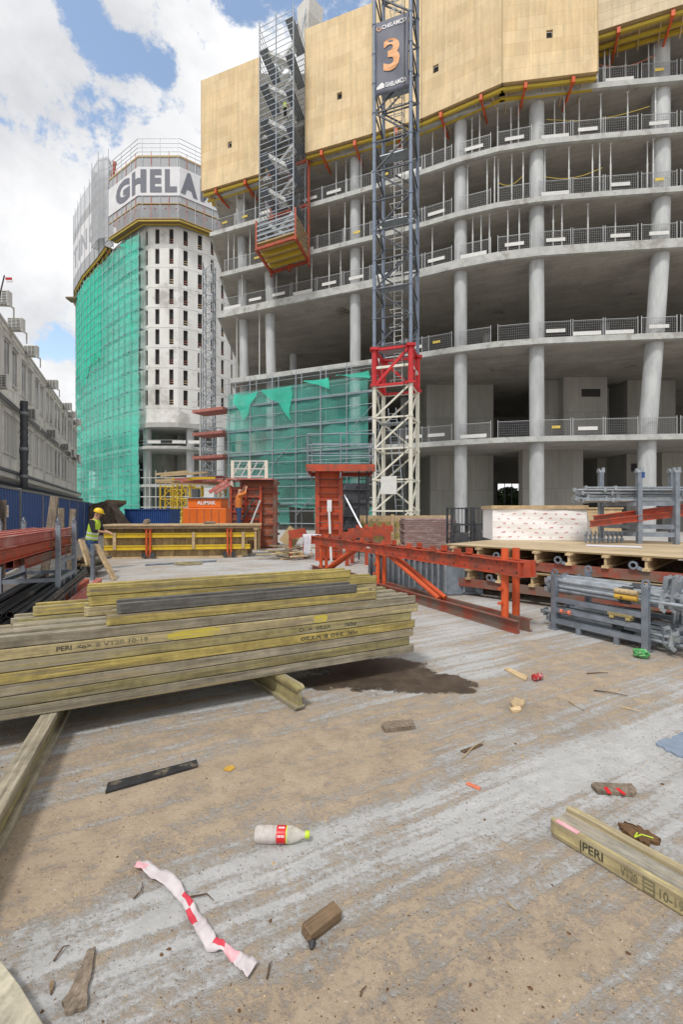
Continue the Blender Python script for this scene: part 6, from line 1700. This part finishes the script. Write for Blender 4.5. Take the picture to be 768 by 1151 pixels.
# wooden stubs on it
for i,px in enumerate((163,233)):
    x=(px-115)/(282-115)*Lw; p=t.matrix_basis@Vector((x,.2,Hh+.055)); m=MB(); m.loft([(-.09,0,0),(-.06,0,.10),(.05,0,.14)] if i==0 else [(-.2,0,.0),(-.1,0,.05),(.2,0,.05)],[.11,.10,.06] if i==0 else [.05,.05,.04],7)
    o=m.build('wood_stub',MT['plank_weathered']); o.location=p; tag(o,('rounded weathered wood stub' if i==0 else 'low pile of wood offcuts')+' on top of the low timber wall form','wood stub')
# lumber platform the second worker stands on
q=W(268,590,19.3); t=thing('timber_platform','timber platform behind the wall form that the second worker stands on','platform',(q.x,19.3,0))
m=MB(); m.bx(-.9,.9,-.5,.5,.86,.92); m.build('deck',MT['wood_pale'],t)
for x in (-.8,.8):
    for y in (-.4,.4): m=MB(); m.bx(x-.05,x+.05,y-.05,y+.05,0,.86); m.build('leg',MT['wood_pale_y'],t)
# heap of wood offcuts: each board a thing
r=random.Random(9)
hp=G(322,628)
for i in range(24):
    Y=hp.y+r.uniform(-.5,1.3); x=hp.x+r.uniform(-.62,.62); z=.04+.075*(i//5)+r.uniform(0,.03); a0=r.uniform(-.5,.75)
    ln=r.uniform(.5,1.25); m=MB(); m.box((0,0,0),(ln,r.uniform(.08,.16),.035))
    o=m.build('board_offcut',MT[r.choice(['wood_cream','wood_pale','wood_pale','plank_weathered'])]); o.location=(x,Y,z); o.rotation_euler=(r.uniform(-.12,.12),r.uniform(-.14,.14),a0)
    tag(o,f'pale board offcut, {ORD[i]} from the bottom of the scrap heap by the truss','board','board offcuts in the scrap heap')
for i,(x0,y0,x1,y1,Y) in enumerate(((318,610,330,594,16.5),(326,612,335,598,16.8))):
    a_,b_=W(x0,y0,Y),W(x1,y1,Y); m=MB(); m.bar(a_,b_,.35,.03,up=(0,1,0)); tag(m.build('ply_offcut',MT['ply_edge']),('larger' if i==0 else 'smaller')+' plywood offcut standing tilted behind the scrap heap','board','plywood offcuts standing behind the scrap heap')
t=thing('red_crate','red steel beam end with plates standing behind the scrap heap','steel beam',tuple(W(335,605,16)))
m=MB(); q=W(325,601,15.8); q2=W(344,598,15.8); m.bar(q,q2,.25,.3); m.build('beam_end',MT['red_steel'],t,world=True); m=MB(); m.bx(q.x,q.x+.1,15.7,15.9,0,q.z-.1).bx(q2.x-.1,q2.x,15.7,15.9,0,q2.z-.1); m.build('support',MT['red_steel'],t,world=True)
# thin bar and cord on the open concrete
a_,b_=G(163,636),G(243,631.5); m=MB(); m.tube(a_+Vector((0,0,.03)),b_+Vector((0,0,.03)),.03,8); tag(m.build('steel_bar',MT['steel_grey']),'thin grey steel bar lying on the open concrete before the wall form','bar')
m=MB(); r=random.Random(4); pr=None; c=G(211,634.5)
for i in range(60):
    a0=i*.55; p=Vector((c.x+.45*math.cos(a0)*r.uniform(.4,1),c.y+.3*math.sin(a0)*r.uniform(.4,1),.02+.03*r.random()))
    if pr: m.tube(pr,p,.018,5)
    pr=p
tag(m.build('coiled_rope',MT['wood_olive']),'tangled olive rope beside the thin steel bar','rope')

# ------------------------------------------------------------------ left rack with red walers and black pipes
K0=Vector((-4.62,7.4,0)); dK=Vector((-.33,.944,0)).normalized(); rK=math.atan2(dK.y,dK.x)
stillage('waler_stillage','tall grey stillage holding red walers in front of the blue hoarding',tuple(K0),rK,1.16,.80,1.42,(.78,),beds=(.50,))
k=0
for row in range(3):
    for col in range(3):
        o=K0+dK*(-.55)+Vector((-dK.y,dK.x,0))*(.1+.22*col)+Vector((0,0,.84+.165*row))
        lab=f'red steel waler in the tall stillage, {ORD[row]} tier up, {ORD[col]} from the open side'
        t=thing('red_waler',lab,'steel beam',tuple(o),rK+RND.uniform(-.01,.01),'red walers in the tall stillage')
        L=1.95; mt='red_faded' if row==2 else 'red_steel' if row else 'red_worn'
        for y,f in ((0,1),(.13,-1)):
            m=MB(); channel(m,(-.75 if row==0 else -2.3),L,y,0,.14,-f,.012,.05); m.build('channel',MT[mt],t)
        m=MB()
        for i in range(8): m.bx(-.5+i*.33,-.47+i*.33+.03,.01,.12,.02,.12)
        m.build('spacer',MT[mt],t)
r=random.Random(6)
for i in range(14):
    col=i%7; row=i//7
    o=K0+dK*(-1.75+r.uniform(-.15,.1))+Vector((-dK.y,dK.x,0))*(-.10+.125*col)+Vector((0,0,.20+.10*row))
    m=MB(); L=3.6; n=12; rr_=.043
    # hollow tube: outer wall, inner wall, end ring
    vs=[];fc=[]
    for x_,rad in ((0,rr_),(L,rr_),(L,rr_*.84),(0,rr_*.84)):
        for q in range(n): a0=2*math.pi*q/n; vs.append((x_,rad*math.cos(a0),rad*math.sin(a0)))
    for s in range(4):
        for q in range(n): fc.append((s*n+q,s*n+(q+1)%n,((s+1)%4)*n+(q+1)%n,((s+1)%4)*n+q))
    m.add(vs,fc); o_=m.build('black_pipe',MT['black_pipe'],smooth=True); o_.location=o; o_.rotation_euler=(0,-.018*0-.03,rK+r.uniform(-.03,.03))
    tag(o_,f'black pipe beside the tall stillage, {ORD[col]} from the open concrete in the {"upper" if row else "lower"} layer','pipe','black pipes below the red walers')
for i in range(5):
    o=K0+dK*(-1.45-.05*i)+Vector((-dK.y,dK.x,0))*(-.22+.24*i)
    t=thing('red_beam',f'worn red steel beam under the black pipes, {ORD[i]} from the open concrete','steel beam',tuple(o),rK,'red beams under the black pipes')
    for y in (0,.1): m=MB(); channel(m,-.1,4.2,y,.0,.14,1 if y==0 else -1,.012,.045); m.build('channel',MT['red_faded' if i==0 else 'red_steel'],t)
# a second pair of posts farther left at the hoarding
t=thing('timber_rack','low rack of old timber pieces beside the worker','rack',tuple(G(88,652)))
q0=G(88,650)
for px in (72,104): q=G(px,652); m=MB(); m.box((q.x,q.y,.42),(.075,.075,.84)); m.build('post',MT['steel_grey'],t,world=True)
m=MB(); a_,b_=G(72,646),G(104,646); m.bar((a_.x,a_.y,.1),(b_.x,b_.y,.1),.06,.08); m.build('rail',MT['steel_dark'],t,world=True)
r=random.Random(12)
for i in range(22):
    px=r.uniform(74,99); z=.17+.075*(i//5)+r.uniform(-.01,.01); q=G(px,650); m=MB(); m.box((0,0,0),(r.uniform(.07,.12),1.1,.06)); o=m.build('timber_piece',MT[r.choice(['plank_weathered','wood_dark','wood_olive','wood_brown'])]); o.location=(q.x,q.y+.6+r.uniform(-.1,.1),z); o.rotation_euler.z=r.uniform(.1,.3)
    tag(o,f'old timber piece in the low rack beside the worker, {ORD[i]} one laid from the bottom','timber','old timber pieces in the low rack')
for i,(x0,y0,x1,y1,Y,wd,lab) in enumerate(((129,652,108,612,10.6,.17,'light board leaning against the low rack post in front of the worker'),(100,636,91,607,10.9,.16,'light board leaning behind the low rack beside the worker'))):
    a_=G(x0,y0) if i==0 else W(x0,y0,Y); b_=W(x1,y1,Y+.25)
    m=MB(); m.bar(a_,b_,.05,wd,up=(0,1,0)); tag(m.build('leaning_board',MT['wood_pale']),lab,'board')
    if i==0:
        m=MB(); m.bar(a_+Vector((-.10,.16,0)),b_+Vector((-.06,.1,-.04)),.05,wd,up=(0,1,0)); tag(m.build('leaning_board',MT['wood_brown']),'darker board leaning close behind the light one in front of the worker','board')

# ------------------------------------------------------------------ people
def person(label, loc, rz, J, sleeve, vest, helmet, trousers, shoe='shoe_brown'):
    """J: joint positions, local: x forward, y left, z up"""
    t=thing('person',label,'person',loc,rz)
    V=lambda k: Vector(J[k])
    me=bpy.data.meshes.new('body'); names=['pelvis','chest','neck','head','crown','ls','le','lw','rs','re','rw','lh','lk','la','lt','rh','rk','ra','rt']
    idx={n:i for i,n in enumerate(names)}
    E=[('pelvis','chest'),('chest','neck'),('neck','head'),('head','crown'),('chest','ls'),('ls','le'),('le','lw'),('chest','rs'),('rs','re'),('re','rw'),('pelvis','lh'),('lh','lk'),('lk','la'),('la','lt'),('pelvis','rh'),('rh','rk'),('rk','ra'),('ra','rt')]
    vs=[V(n) for n in names]; es=[(idx[a],idx[b]) for a,b in E]
    rad={'pelvis':.13,'chest':.145,'neck':.055,'head':.09,'crown':.075,'ls':.06,'le':.042,'lw':.030,'rs':.06,'re':.042,'rw':.030,'lh':.085,'lk':.058,'la':.04,'lt':.035,'rh':.085,'rk':.058,'ra':.04,'rt':.035}
    R=[rad[n] for n in names]
    # hands: palm plus five fingers each
    for s,el,wr in (('l','le','lw'),('r','re','rw')):
        d=(V(wr)-V(el)).normalized(); side=d.cross(Vector((0,0,1))); side=side.normalized() if side.length>.1 else Vector((0,1,0)); nrm=side.cross(d)
        palm=V(wr)+d*.07; pi=len(vs); vs.append(palm); R.append(.032); es.append((idx[wr],pi))
        for k,(o,ln) in enumerate(((-.033,.06),(-.011,.075),(.011,.08),(.033,.07))):
            a0=palm+side*o+d*.03; b0=a0+d*ln*.55-nrm*.01; c0=b0+d*ln*.4-nrm*.025; i0=len(vs); vs+= [a0,b0,c0]; R+= [.011,.010,.009]; es+= [(pi,i0),(i0,i0+1),(i0+1,i0+2)]
        i0=len(vs); vs+= [palm-side*.045-d*.01,palm-side*.06+d*.03]; R+= [.012,.010]; es+= [(pi,i0),(i0,i0+1)]
    me.from_pydata([tuple(v) for v in vs],es,[])
    o=bpy.data.objects.new('body',me); COL.objects.link(o); o.parent=t; me.materials.append(MT['skin'])
    md=o.modifiers.new('skin','SKIN'); md.use_smooth_shade=True
    for i,sv in enumerate(me.skin_vertices[0].data): sv.radius=(R[i],R[i]); sv.use_root=(i==0)
    o.modifiers.new('sub','SUBSURF').render_levels=2
    # face
    hd=V('head'); fwd=(V('crown')-V('neck')).cross(Vector((0,1,0))); fwd=Vector((1,0,0)) if 'fwd' not in J else Vector(J['fwd']).normalized()
    upv=(V('crown')-V('neck')).normalized(); fwd=(fwd-upv*fwd.dot(upv)).normalized(); sd_=upv.cross(fwd)
    m=MB(); m.loft([hd+fwd*.085+upv*.02,hd+fwd*.115-upv*.012,hd+fwd*.095-upv*.022],[.010,.016,.010],6); m.build('nose',MT['skin'],t,smooth=True)
    m=MB()
    for s in (-1,1): m.tube(hd+fwd*.086+sd_*.032*s+upv*.022,hd+fwd*.092+sd_*.032*s+upv*.022,.011,8)
    m.build('eyes',MT['ink'],t)
    m=MB(); m.bar(hd+fwd*.088-sd_*.022-upv*.05,hd+fwd*.088+sd_*.022-upv*.05,.012,.01); m.build('mouth',MT['rust_platform'],t)
    m=MB()
    for s in (-1,1): m.loft([hd+sd_*.088*s+upv*.02,hd+sd_*.10*s,hd+sd_*.09*s-upv*.03],[.015,.018,.01],6)
    m.build('ears',MT['skin'],t)
    # clothes
    def cloth(nm,mt,pts,rr,n=12,up=(0,1,0),flat=1): 
        m=MB(); m.loft(pts,rr,n,up=up); return m.build(nm,MT[mt],t,smooth=True)
    pe,ch,ne=V('pelvis'),V('chest'),V('neck')
    cloth('vest' if vest else 'shirt', vest or sleeve,[pe-Vector((0,0,.02)),pe*.6+ch*.4,ch,ch*.45+ne*.55,ne*.9+ch*.1],[(.185,.145),(.185,.14),(.20,.145),(.17,.11),(.075,.075)],14)
    if vest:
        for f in (.12,.42): 
            c=pe*(1-f)+ch*f; d=(ch-pe).normalized(); cloth('reflective_stripe','stripe_silver',[c-d*.025,c+d*.025],[(.190,.150),(.190,.150)],14)
    for s in ('l','r'):
        S,Eb,Wr=V(s+'s'),V(s+'e'),V(s+'w')
        cloth('sleeve',sleeve,[S*.75+ch*.25,S,S*.5+Eb*.5,Eb,Eb*.6+Wr*.4],[.09,.08,.065,.058,.052],10)
        Hh_,K_,A_n=V(s+'h'),V(s+'k'),V(s+'a'); 
        cloth('trouser_leg',trousers,[pe*.75+Hh_*.25+Vector((0,0,.03)),Hh_-Vector((0,0,.06)),Hh_*.5+K_*.5,K_,A_n*.85+K_*.15],[.115,.11,.09,.075,.07],10)
        T_=V(s+'t'); m=MB(); m.loft([A_n-Vector((.05,0,.03)),A_n+Vector((.02,0,-.02)),T_+Vector((.02,0,.0)),T_+Vector((.06,0,-.01))],[.055,.06,.05,.03],10,up=(0,1,0)); m.build('shoe',MT[shoe],t,smooth=True)
    if helmet:
        q=fwd.to_track_quat('X','Z').to_matrix(); R3=Matrix((fwd,sd_,upv)).transposed().to_4x4(); M4=Matrix.Translation(hd+upv*.055)@R3
        m=MB(); m.lathe([(.128,0),(.128,.02),(.115,.07),(.08,.105),(.03,.122),(.002,.124)],16,M4); h=m.build('helmet',MT[helmet],t,smooth=True)
        m=MB(); m.prism([(.10,-.07),(.155,-.05),(.17,0),(.155,.05),(.10,.07)],0,.012); bb=MB(); bb.add([M4@Vector(v) for v in m.v],m.f); bb.build('brim',MT[helmet],t)
    return t
# first worker: stooped, hands on the end of the wall form
wq=W(103.5,640,12.6)
J1=dict(pelvis=(-.02,0,.86),chest=(.06,0,1.24),neck=(.10,0,1.42),head=(.15,0,1.54),crown=(.17,0,1.64),fwd=(1,0,-.45),
 ls=(.07,.19,1.34),le=(.16,.24,1.10),lw=(.36,.14,1.04),rs=(.07,-.19,1.34),re=(.15,-.25,1.09),rw=(.37,-.12,1.05),
 lh=(-.02,.10,.84),lk=(.06,.12,.47),la=(-.02,.12,.085),lt=(.12,.13,.05),rh=(-.02,-.10,.84),rk=(.10,-.12,.47),ra=(.08,-.13,.085),rt=(.22,-.14,.05))
person('worker in a yellow helmet and lime vest stooping at the timber wall form',(wq.x,12.6,0),.05,J1,'shirt_dark','vest_lime','helmet_yellow','jeans')
wq=W(268,590,19.3)
J2=dict(pelvis=(0,0,.88),chest=(.02,0,1.26),neck=(.03,0,1.44),head=(.06,0,1.55),crown=(.06,0,1.65),fwd=(1,0,.1),
 ls=(.02,.19,1.38),le=(.20,.26,1.50),lw=(.25,.12,1.70),rs=(.02,-.19,1.38),re=(.22,-.25,1.46),rw=(.30,-.12,1.66),
 lh=(0,.10,.86),lk=(.04,.12,.48),la=(0,.13,.085),lt=(.14,.14,.05),rh=(0,-.10,.86),rk=(.02,-.12,.48),ra=(0,-.13,.085),rt=(.14,-.14,.05))
person('worker in an orange shirt and blue trousers reaching up by the rust red form',(wq.x,19.3,.925),.4,J2,'shirt_orange',None,None,'jeans')
ws=W(320,130,39.3)
J3=dict(J2); J3.update(le=(.05,.25,1.12),lw=(.22,.22,.98),re=(.05,-.25,1.12),rw=(.22,-.22,.98))
person('tiny worker in a lime vest climbing the hanging stair tower',(ws.x,39.6,H+(CY-133)/F*39.6),.8,J3,'shirt_orange','vest_lime','helmet_yellow','shirt_dark')

# ------------------------------------------------------------------ litter on the ground
# bottle lying on its side
a_,b_=G(287,946),G(349,946); c=(a_+b_)/2
t=thing('plastic_bottle','empty dusty plastic bottle with a red label and lime cap lying on the sand','bottle',(a_.x,a_.y,.037),math.radians(-1))
Lb=(b_-a_).length; s=Lb/.26
MX=Matrix.Rotation(math.radians(90),4,'Y')
prof=[(.012,0),(.028,.0),(.034,.008),(.036,.02),(.034,.04),(.036,.055),(.0355,.10),(.0335,.104),(.0335,.148),(.036,.153),(.034,.175),(.026,.20),(.0155,.222),(.0135,.232),(.0135,.238)]
m=MB(); m.lathe([(r*s*1.02,z*s) for r,z in prof],24,MX); m.build('bottle_body',MT['bottle_plastic'],t,smooth=True)
m=MB(); m.lathe([(.0365*s,.103*s),(.0368*s,.107*s),(.0368*s,.144*s),(.0365*s,.148*s)],24,MX); m.build('label',MT['label_red'],t,smooth=True)
m=MB(); m.lathe([(.0369*s,.1475*s),(.0372*s,.149*s),(.0369*s,.152*s)],24,MX); m.build('label_edge',MT['cap_green'],t)
m=MB(); m.lathe([(.0155*s,.236*s),(.0165*s,.238*s),(.0165*s,.254*s),(.014*s,.257*s)],20,MX); m.build('cap',MT['cap_green'],t,smooth=True)
m=MB()
for a0,z0,z1 in ((1.75,.112,.140),(2.75,.108,.143),(3.9,.113,.138)):
    for k in range(5):
        z=z0+(z1-z0)*k/5; vs=[]
        for (aa,zz) in ((a0-.13,z),(a0-.13,z+.004),(a0+.13,z+.0045),(a0+.13,z+.001)): vs.append(MX@Vector((.0372*s*math.cos(aa+1.57),.0372*s*math.sin(aa+1.57),zz*s)))
        m.add(vs,[(0,1,2,3)])
m.build('lettering',MT['letter_white'],t)
# barrier tape strip
ctr=[(152,976),(165,979),(180,988),(196,1000),(204,1012),(213,1026),(222,1040),(230,1054),(238,1066),(252,1072),(266,1082),(276,1090),(286,1096)]
wid=[7,12,14,12,8,9,11,12,11,5,9,13,16]; tw_=[.3,.0,.15,.5,1.2,.6,.2,.3,.8,1.5,.5,.1,.0]
m=MB(); vs=[]; col=[1,0,0,0,2,2,0,0,2,1,0,0,1]
pts=[G(*p) for p in ctr]
NN=6
import itertools
fine=[]
for i in range(len(pts)-1):
    for k in range(NN):
        q=k/NN; fine.append((pts[i]*(1-q)+pts[i+1]*q, wid[i]*(1-q)+wid[i+1]*q, tw_[i]*(1-q)+tw_[i+1]*q, i))
for j,(p,w_,a0,i) in enumerate(fine):
    d=(fine[min(j+1,len(fine)-1)][0]-fine[max(0,j-1)][0]).normalized(); n_=Vector((-d.y,d.x,0)); ww=w_/255/2
    z=.006+.005*math.sin(j*.5)+.002*math.sin(j*1.7)
    for s_ in (-1,-.5,0,.5,1):
        vs.append(p+n_*(ww*s_*math.cos(a0*.5))+Vector((0,0,z+ww*s_*math.sin(a0)*.8+.003*math.sin(s_*3+j*.8))))
for j in range(len(fine)-1):
    for k in range(4):
        q=j*5+k; m.mi=col[fine[j][3]]
        if fine[j][3]==0 and k>2: m.mi=0
        if fine[j][3]==4 and k<2: m.mi=0
        if fine[j][3]==5 and k>1: m.mi=0
        if fine[j][3]==8 and k<2: m.mi=0
        m.add([],[]); m.f.append((q,q+5,q+6,q+1)); m.m.append(m.mi)
m.v=[tuple(v) for v in vs]
lo=min(v[2] for v in m.v); m.v=[(v[0],v[1],v[2]-lo+.002) for v in m.v]
o=m.build('barrier_tape',[MT['tape_white'],MT['tape_pink'],MT['tape_red']],smooth=True); o.modifiers.new('s','SOLIDIFY').thickness=.0015
tag(o,'crumpled torn strip of red and white barrier tape on the sand','tape')
def flat(name,label,cat,pix,z0,z1,mt,jit=.004,n=3,seed=1,bev=0):
    p=[G(x,y) for x,y in pix]; c=sum(p,Vector())/len(p); m=MB(); m.prism(blob([(q.x-c.x,q.y-c.y) for q in p],jit,n,seed),z0,z1)
    o=m.build(name,MT[mt],bevel=bev); o.location=(c.x,c.y,0); return tag(o,label,cat)
flat('rubber_strip','flat black rubber strip lying on the sand','rubber strip',[(118,893),(121,882),(221,856),(222,863)],.002,.014,'rubber_black',.0012,6,2)
flat('bark_scrap','brown torn piece of wood sheet near the pale board end','wood scrap',[(72,1143),(70,1130),(82,1110),(92,1090),(97,1073),(106,1069),(104,1085),(99,1112),(98,1136),(86,1139)],.002,.016,'plank_weathered',.003,3,5)
flat('bark_scrap','small dark sliver of wood beside the brown torn piece','wood scrap',[(55,1118),(56,1108),(60,1105),(60,1112),(57,1120)],.002,.012,'wood_brown',.002,2,6)
flat('wood_strip','short weathered wood strip with red paint streaks near the loose beam','wood strip',[(665,885),(669,883),(711,885),(716,891),(713,896),(672,893)],.002,.022,'plank_weathered',.003,3,7)
flat('wood_strip','grey short board lying alone beyond the bottle','wood strip',[(429,819),(431,815),(464,813),(467,820),(434,824)],.002,.03,'plank_weathered',.003,3,8)
flat('dirt_clump','dark brown clump of dirt behind the loose beam','dirt',[(697,930),(702,927),(716,931),(726,936),(738,942),(742,948),(730,951),(716,946),(702,938)],.001,.018,'dirt_brown',.012,4,9)
m=MB(); p=[G(714,941,.02),G(722,938,.024),(G(735,942,.022))]; m.tube(p[0],p[1],.0035,5).tube(p[1],p[2],.0035,5).tube(p[0],G(717,936,.022),.0035,5); tag(m.build('yellow_wire',MT['cap_green']),'short bit of lime yellow wire on the dark dirt clump','wire')
for q in ((684,888),(701,890)):
    pass
m=MB()
for x0,y0,x1,y1 in ((681,884.5,686,892),(694,886,703,893)): a_,b_=G(x0,y0,.0225),G(x1,y1,.0225); m.bar(a_,b_,.022,.0012)
ws_=[o for o in COL.objects if o.get('label','').startswith('short weathered wood strip')][0]
ob=m.build('paint_streak',MT['label_red']); ob.parent=ws_; ob.location=-ws_.location
# wooden block
c=G(362,1044); m=MB(); m.box((0,0,0),(.155,.055,.045)); o=m.build('wood_block',MT['wood_brown'],bevel=.003); o.location=(c.x,c.y,.026); o.rotation_euler=(.15,0,.72); tag(o,'small brown wood block tilted on the sand below the bottle','wood block')
m=MB(); m.loft([G(349,1054,.01),G(351,1060,.012),G(350,1067,.006)],[.012,.014,.006],6); tag(m.build('dark_lump',MT['rubber_black']),'small dark lump beside the brown wood block','lump')
# other litter
flat('yellow_leaf','single yellow leaf on the sand between strip and stack','leaf',[(251,866),(255,862),(262,861),(264,864),(258,868)],.002,.006,'leaf_yellow',.002,2,3)
flat('wood_chip','pale thin board piece lying flat behind the crushed red can','wood scrap',[(567,753),(571,751),(594,761),(591,766)],.002,.012,'wood_pale',.002,3,4)
flat('blue_sheet','crumpled piece of blue grey plastic sheet at the edge of the concrete','plastic sheet',[(738,838),(748,832),(762,828),(790,820),(800,850),(772,853),(752,845)],.002,.014,'plastic_blue',.018,4,5)
flat('orange_strip','thin scrap of orange plastic tape on the concrete','plastic scrap',[(523,882),(527,880),(541,886),(539,889)],.002,.006,'orange_plastic',.002,3,6)
flat('wood_chip','small pile of pale wood chips beside the wet patch','wood scrap',[(574,791),(580,787),(591,789),(590,794),(578,797)],.002,.025,'chip_pale',.01,3,7)
flat('wood_chip','pale chip lying right below the wet patch','wood scrap',[(573,798),(585,796),(587,800),(576,802)],.002,.02,'wood_pale',.003,3,11)
flat('wood_sliver','narrow dark sliver of wood on the streaked concrete','wood scrap',[(518,845),(540,837),(544,838),(523,847)],.002,.008,'twig',.002,3,8)
c=G(600,766); t=thing('crushed_can','crushed red and silver drink can near the wet patch','can',(c.x,c.y,.035),.5)
m=MB(); m.lathe([(.018,0),(.03,.006),(.033,.015),(.028,.05),(.033,.085),(.03,.105),(.018,.11)],14,Matrix.Rotation(1.57,4,'Y')); m.build('can_body',MT['can_red'],t,smooth=True)
m=MB(); m.lathe([(.02,.109),(.027,.110),(.027,.113),(.02,.114)],14,Matrix.Rotation(1.57,4,'Y')); m.build('can_end',MT['steel_galv'],t)
c=G(721,739); t=thing('green_wrapper','crumpled shiny green food wrapper at the foot of the front stillage','wrapper',(c.x,c.y,0))
r=random.Random(8); bm=bmesh.new(); bmesh.ops.create_icosphere(bm,subdivisions=3,radius=.085)
for v in bm.verts: v.co*=r.uniform(.72,1.12); v.co.z=max(-.045,v.co.z*.62)
me=bpy.data.meshes.new('wrap'); bm.to_mesh(me); bm.free(); me.materials.append(MT['green_foil']); o=bpy.data.objects.new('foil',me); COL.objects.link(o); o.parent=t; o.location=(0,0,.05)
# twigs
tw_=[((640,788),(656,798)),((660,757),(684,756)),((668,776),(706,782)),((520,852),(545,832)),((213,1008),(240,1012)),((300,1100),(306,1080)),((700,795),(722,800)),((60,1080),(78,1062)),((150,1010),(160,992)),((570,1014),(582,1023)),((405,1120),(412,1108))]
for i,((x0,y0),(x1,y1)) in enumerate(tw_):
    a_,b_=G(x0,y0,.006),G(x1,y1,.008); mid=(a_+b_)/2+Vector((RND.uniform(-.02,.02),RND.uniform(-.02,.02),.006)); th=.0022+.0009*(a_.y)
    m=MB(); m.loft([a_,mid,b_],[th,th*.8,th*.4],5); c_='pale' if i%3==0 else 'dark'
    tag(m.build('twig',MT['twig' if i%3 else 'chip_pale']),f'thin {c_} twig on the dusty ground, {ORD[i]} of the scattered ones','twig','twigs scattered on the ground')
# grit, chips and crumbs nobody could count
m=MB(); r=random.Random(21)
for i in range(9000):
    Y=1.05+11*(r.random()**1.9); X=r.uniform(-.9,.9)*Y*.95
    s=r.uniform(.0012,.0038)*(1+.12*Y)*(r.uniform(1.5,3.0) if r.random()<.05 else 1); h=s*r.uniform(.4,1.0); a0=r.uniform(0,6.3); e=r.uniform(.3,1)
    ca,sa=math.cos(a0),math.sin(a0); m.mi=r.choice([0,0,1,2])
    P=lambda x,y,z:(X+x*ca-y*sa,Y+x*sa+y*ca,z)
    q=[r.uniform(.6,1.2) for _ in range(6)]
    m.add([P(-s*q[0],-s*e*q[1],0),P(s*.2,-s*e*q[2],0),P(s*q[3],-s*e*.1,0),P(s*.6*q[4],s*e,0),P(-s*.7*q[5],s*e*.8,0),P(s*.1*q[0],s*e*.1,h)],[(0,1,5),(1,2,5),(2,3,5),(3,4,5),(4,0,5)])
o=m.build('grit',[MT['dirt_brown'],MT['chip_pale'],MT['plank_weathered']]); struct(o,'stuff'); o['label']='grit, wood chips and crumbs of dirt strewn over the concrete'
